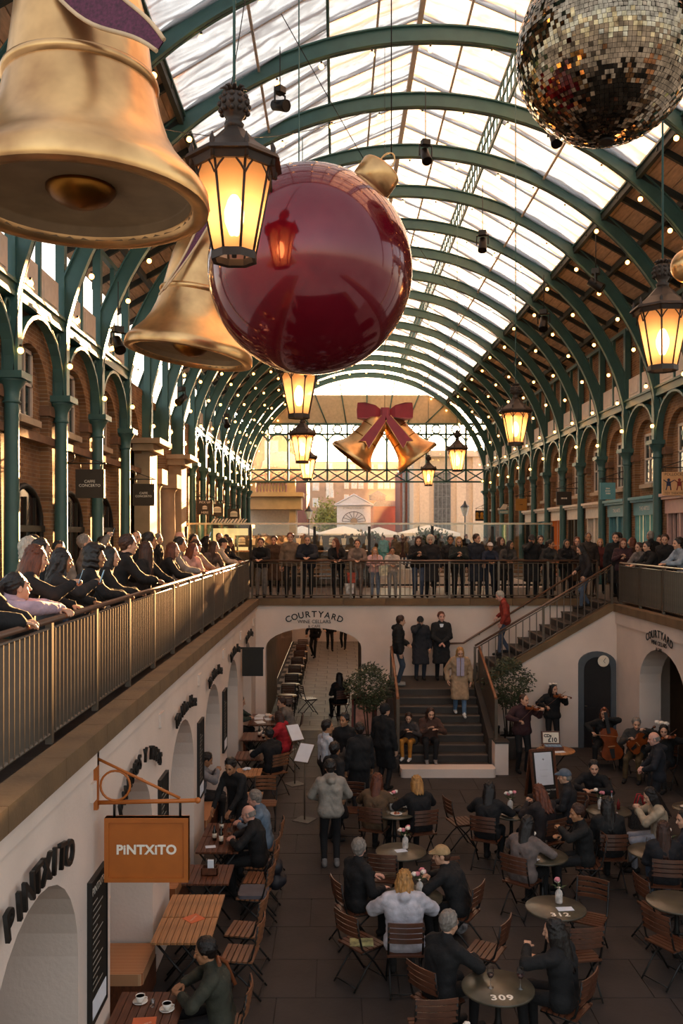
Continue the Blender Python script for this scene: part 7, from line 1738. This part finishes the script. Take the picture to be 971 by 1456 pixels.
p = ce.location; fd = fiddle('cello', Vector((p.x+.02, p.y-.42, .60)), Matrix.Rotation(math.radians(78), 3, 'X') @ Matrix.Rotation(.12, 3, 'Z'), .74, 'pinkish brown cello held between the knees of the cellist', 'cello'); MB().tube([(0, -.37, 0), (0, -.72, .0)], .008, 6).build('spike', M_GREY, fd)
bw = empty('cello_bow', (p.x-.35, p.y-.5, .82)); tag(bw, 'bow drawn across the cello', 'bow'); MB().tube([(0, 0, 0), (.72, -.06, -.06)], .007, 5).build('stick', M_OAK, bw)
vi = std(905, 0, 'sit_viola', 150, '#2f2d2b', '#4d3c22', 'short', 'grey', 'grey-haired seated player with a long-necked instrument', 'fair', 1.0, d=19.3); seat(vi.location.x, 19.3, 150, 'chair under the grey-haired player')
p = vi.location; fiddle('viol', Vector((p.x-.08, p.y-.3, .85)), Matrix.Rotation(.9, 3, 'Y') @ Matrix.Rotation(1.3, 3, 'X'), .5, 'dark viol across the lap of the grey-haired player', 'viol')
v3 = std(945, 0, 'sit_viola', 140, '#131213', '#131213', 'wavy', 'black', 'seated fiddler in black with white flowers in the hair by the right arch', 'fair', 1.0, d=18.6); seat(v3.location.x, 18.6, 140, 'chair under the fiddler by the right arch'); place_fiddle(v3, 'sit_viola', 'violin of the seated fiddler by the arch')
fl_ = empty('flower_headband', v3.location+Vector((-.02, .05, 1.36)), (0, 0, 2.4)); tag(fl_, 'white flower headband on the seated fiddler', 'headband'); q = MB(); [flower_ball(q, (x, .05, .0), .06) for x in (-.1, 0, .1)]; q.build('blooms', M_PETALW, fl_); wear(fl_, v3)
std(936, 1172, 'stand_hoodie', 75, '#191b22', '#15151a', 'fringe', 'grey', 'bald man with glasses in navy standing by the red-handled bag', 'pink', 1.0)
# ---- courtyard: sitting (px, py of the seat)
def sit(px, py, tp, rot, top, bot, hair, hc, label, skin='fair', sc=1.0, ch_=True, light=False, xy=None, hat=None, clab=None):
    p = on(px, py, .46) if xy is None else Vector((*xy, .46)); p.z = 0
    o = person(tp, p, rot, top, bot, hair, hc, label, 'people seated in the courtyard', skin, sc, hat=hat)
    if ch_: chair(p.x, p.y, rot, clab or ('slatted chair under '+label.split(' in ')[0].split(' with ')[0]+' '+label.split(' ', 2)[-1][:40].rsplit(' ', 1)[0]), CL, light)
    return o
sit(575, 1350, 'sit_puffer', 0, '#b9b6bd', CHAR, 'wavy', 'blond', 'blond woman in a white hooded puffer jacket seen from behind', clab='slatted chair under the white puffer jacket')
sit(503, 1292, 'sit_side', -70, '#100f10', BLK, 'short', 'grey', 'curly grey-haired man in black seated beside the white puffer jacket', 'pink', clab='slatted chair under the grey-haired man in black')
sit(655, 1298, 'sit_lean', 60, '#0d0c0d', BLK, 'cap', 'brown', 'person in a black jacket and tan cap bending to the patterned backpack', hat='#a88a62', clab='slatted chair under the bending person in a tan cap')
sit(622, 1420, 'sit_table', -50, '#0d0c0d', BLK, 'short', 'grey', 'grey-brown haired man in a black coat at table 309', clab='slatted chair under the man at table 309')
sit(806, 1432, 'sit_glass', 52, '#0f0e0f', BLK, 'long', 'black', 'person in black with long black hair holding a glass at table 309', clab='slatted chair under the long-haired person at table 309')
sit(532, 1178, 'sit_table', -20, '#5d4630', CHAR, 'long', 'auburn', 'woman with long auburn hair in a brown coat seen from behind', clab='slatted chair under the auburn-haired woman')
sit(598, 1182, 'sit_table', 18, '#0d0c0e', BLK, 'bob', 'blond', 'woman with a blond bob in a black leather jacket', clab='slatted chair under the blond bob')
sit(692, 1192, 'sit_table', -25, '#111012', BLK, 'long', 'black', 'person with very long black hair beside the table with the dark bag', clab='slatted chair under the very long black hair')
sit(812, 1168, 'sit', 70, '#1d1b1d', BLK, 'cap', 'grey', 'person in a blue-grey cap and dark coat at the table with the dark bag', hat='#56616e', clab='slatted chair under the blue-grey cap')
sit(776, 1196, 'sit_phone', 30, '#221a1a', BLK, 'wavy', 'auburn', 'person with dark red wavy hair holding a phone', clab='slatted chair under the dark red wavy hair')
sit(742, 1252, 'sit_table', -40, '#6a5d58', BLK, 'long', 'black', 'woman in a fluffy grey coat with long black hair', clab='slatted chair under the fluffy grey coat')
sit(834, 1228, 'sit_glass', 85, '#0e0e0e', BLK, 'short', 'brown', 'brown-haired man in black reaching across a small round table', 'tan', clab='slatted chair under the reaching man')
sit(866, 1218, 'sit', 0, '#0f0e0f', BLK, 'long', 'black', 'person with long black hair in black seen from behind before the pink blooms', clab='slatted chair before the pink blooms')
sit(848, 1142, 'sit_lean', 150, '#0d0c0e', BLK, 'short', 'black', 'person in black bent over behind the vase with pink blooms', clab='slatted chair behind the vase with pink blooms')
sit(940, 1198, 'sit_phone', 82, '#a8977f', '#8d8f98', 'long', 'black', 'woman in a beige jumper with long dark hair looking at her phone', ch_=False, light=True)
sit(984, 1240, 'sit_side', 40, '#1a1d26', JEAN, 'short', 'black', 'man in navy and jeans sitting at the table of the beige jumper', clab='slatted chair under the man in navy and jeans')
sit(945, 1256, 'sit', -10, '#17161a', '#4a5668', 'long', 'brown', 'person in dark clothes and jeans behind the dark boots', clab='slatted chair with hanging sleeves before the amber drink', sc=.97)
person('sit_table', (on(943, 1500, .46).x+.1, 7.45, 0), 0, '#201a1a', BLK, 'short', 'auburn', 'person with red-brown hair whose head rises beyond table 309', 'people seated in the courtyard'); chair(on(943, 1500, .46).x+.1, 7.45, 0, 'slatted chair under the red-brown haired head', CL)
# left tables
ol = sit(0, 0, 'sit_table', 90, '#34352a', BLK, 'short', 'black', 'man in an olive jacket with a brown strap beside the coffee cups', 'tan', xy=(-1.12, 8.75), light=True, clab='slatted chair under the olive jacket'); 
st_ = empty('shoulder_strap', (-1.12, 8.75, 1.0)); tag(st_, 'brown leather strap across the olive jacket', 'strap'); MB().tube([(-.02, -.15, .14), (-.06, -.02, .15), (-.0, .16, .02), (.10, .14, -.2)], .022, 6).build('leather', mat('leather_tan', '#7a4426', .5), st_); wear(st_, ol)
sit(0, 0, 'sit_table', 84, '#0c0b0d', BLK, 'fringe', 'grey', 'bald man in a black jacket at the bottles', 'pink', xy=(-1.12, 13.05), light=True, clab='slatted chair under the bald man')
sit(0, 0, 'sit_table', 88, '#5d6f80', '#20242c', 'short', 'grey', 'grey-haired man in a denim shirt beside the bald man', 'pink', xy=(-1.1, 13.8), light=True, clab='slatted chair under the denim shirt')
w_ = person('waiter', (-1.66, 14.55, 0), 150, '#141314', '#141314', 'short', 'black', 'waiter in a black t-shirt and apron leaning over a table', 'people in the courtyard', 'tan', 1.02)
person('sit_phone', (-2.55, 16.2, 0), -80, '#7d7c80', CHAR, 'bun', 'black', 'woman in a grey jumper with a phone sitting in an arch', 'people seated in the courtyard', 'tan')
sit(0, 0, 'sit_table', 40, '#0f1014', BLK, 'short', 'black', 'man in a dark jacket seen from behind beside the menu stands', 'tan', xy=(-1.28, 18.1), light=True, clab='slatted chair under the dark jacket by the menu stands')
sit(0, 0, 'sit_puffer', 75, '#a8202c', CHAR, 'bob', 'brown', 'person in a bright red puffer jacket at a slatted table', xy=(-1.15, 19.9), clab='slatted chair under the red puffer jacket')
sit(0, 0, 'sit_lean', 90, '#6e665f', '#2f3f38', 'short', 'brown', 'person in a grey-brown jumper bent over papers', xy=(-1.1, 21.9), clab='slatted chair under the grey-brown jumper')
person('sit_table', (-2.55, 21.8, 0), -90, '#2c3a34', CHAR, 'bun', 'black', 'person in dark green sitting in the corner arch', 'people seated in the courtyard')
sit(0, 0, 'sit', 20, '#111011', BLK, 'long', 'black', 'long-haired person in black sitting alone in the passage', xy=(.12, 25.4), clab='slatted chair under the person in the passage')
# ================================================================ low evening haze over the square
hz = MB().box((-38, 57.2, UZ+.02), (42, 118, 22)).build('evening_haze', None); hm, nt, ho, N, LK = nodes_mat('haze')
vs_ = N('VolumeScatter'); vs_.inputs['Color'].default_value = (1, .86, .70, 1); vs_.inputs['Density'].default_value = .0016; vs_.inputs['Anisotropy'].default_value = .55
LK(vs_.outputs[0], ho.inputs['Volume']); hz.data.materials.append(hm); tag(hz, 'thin golden evening haze hanging over the square outside', 'haze', kind='stuff')
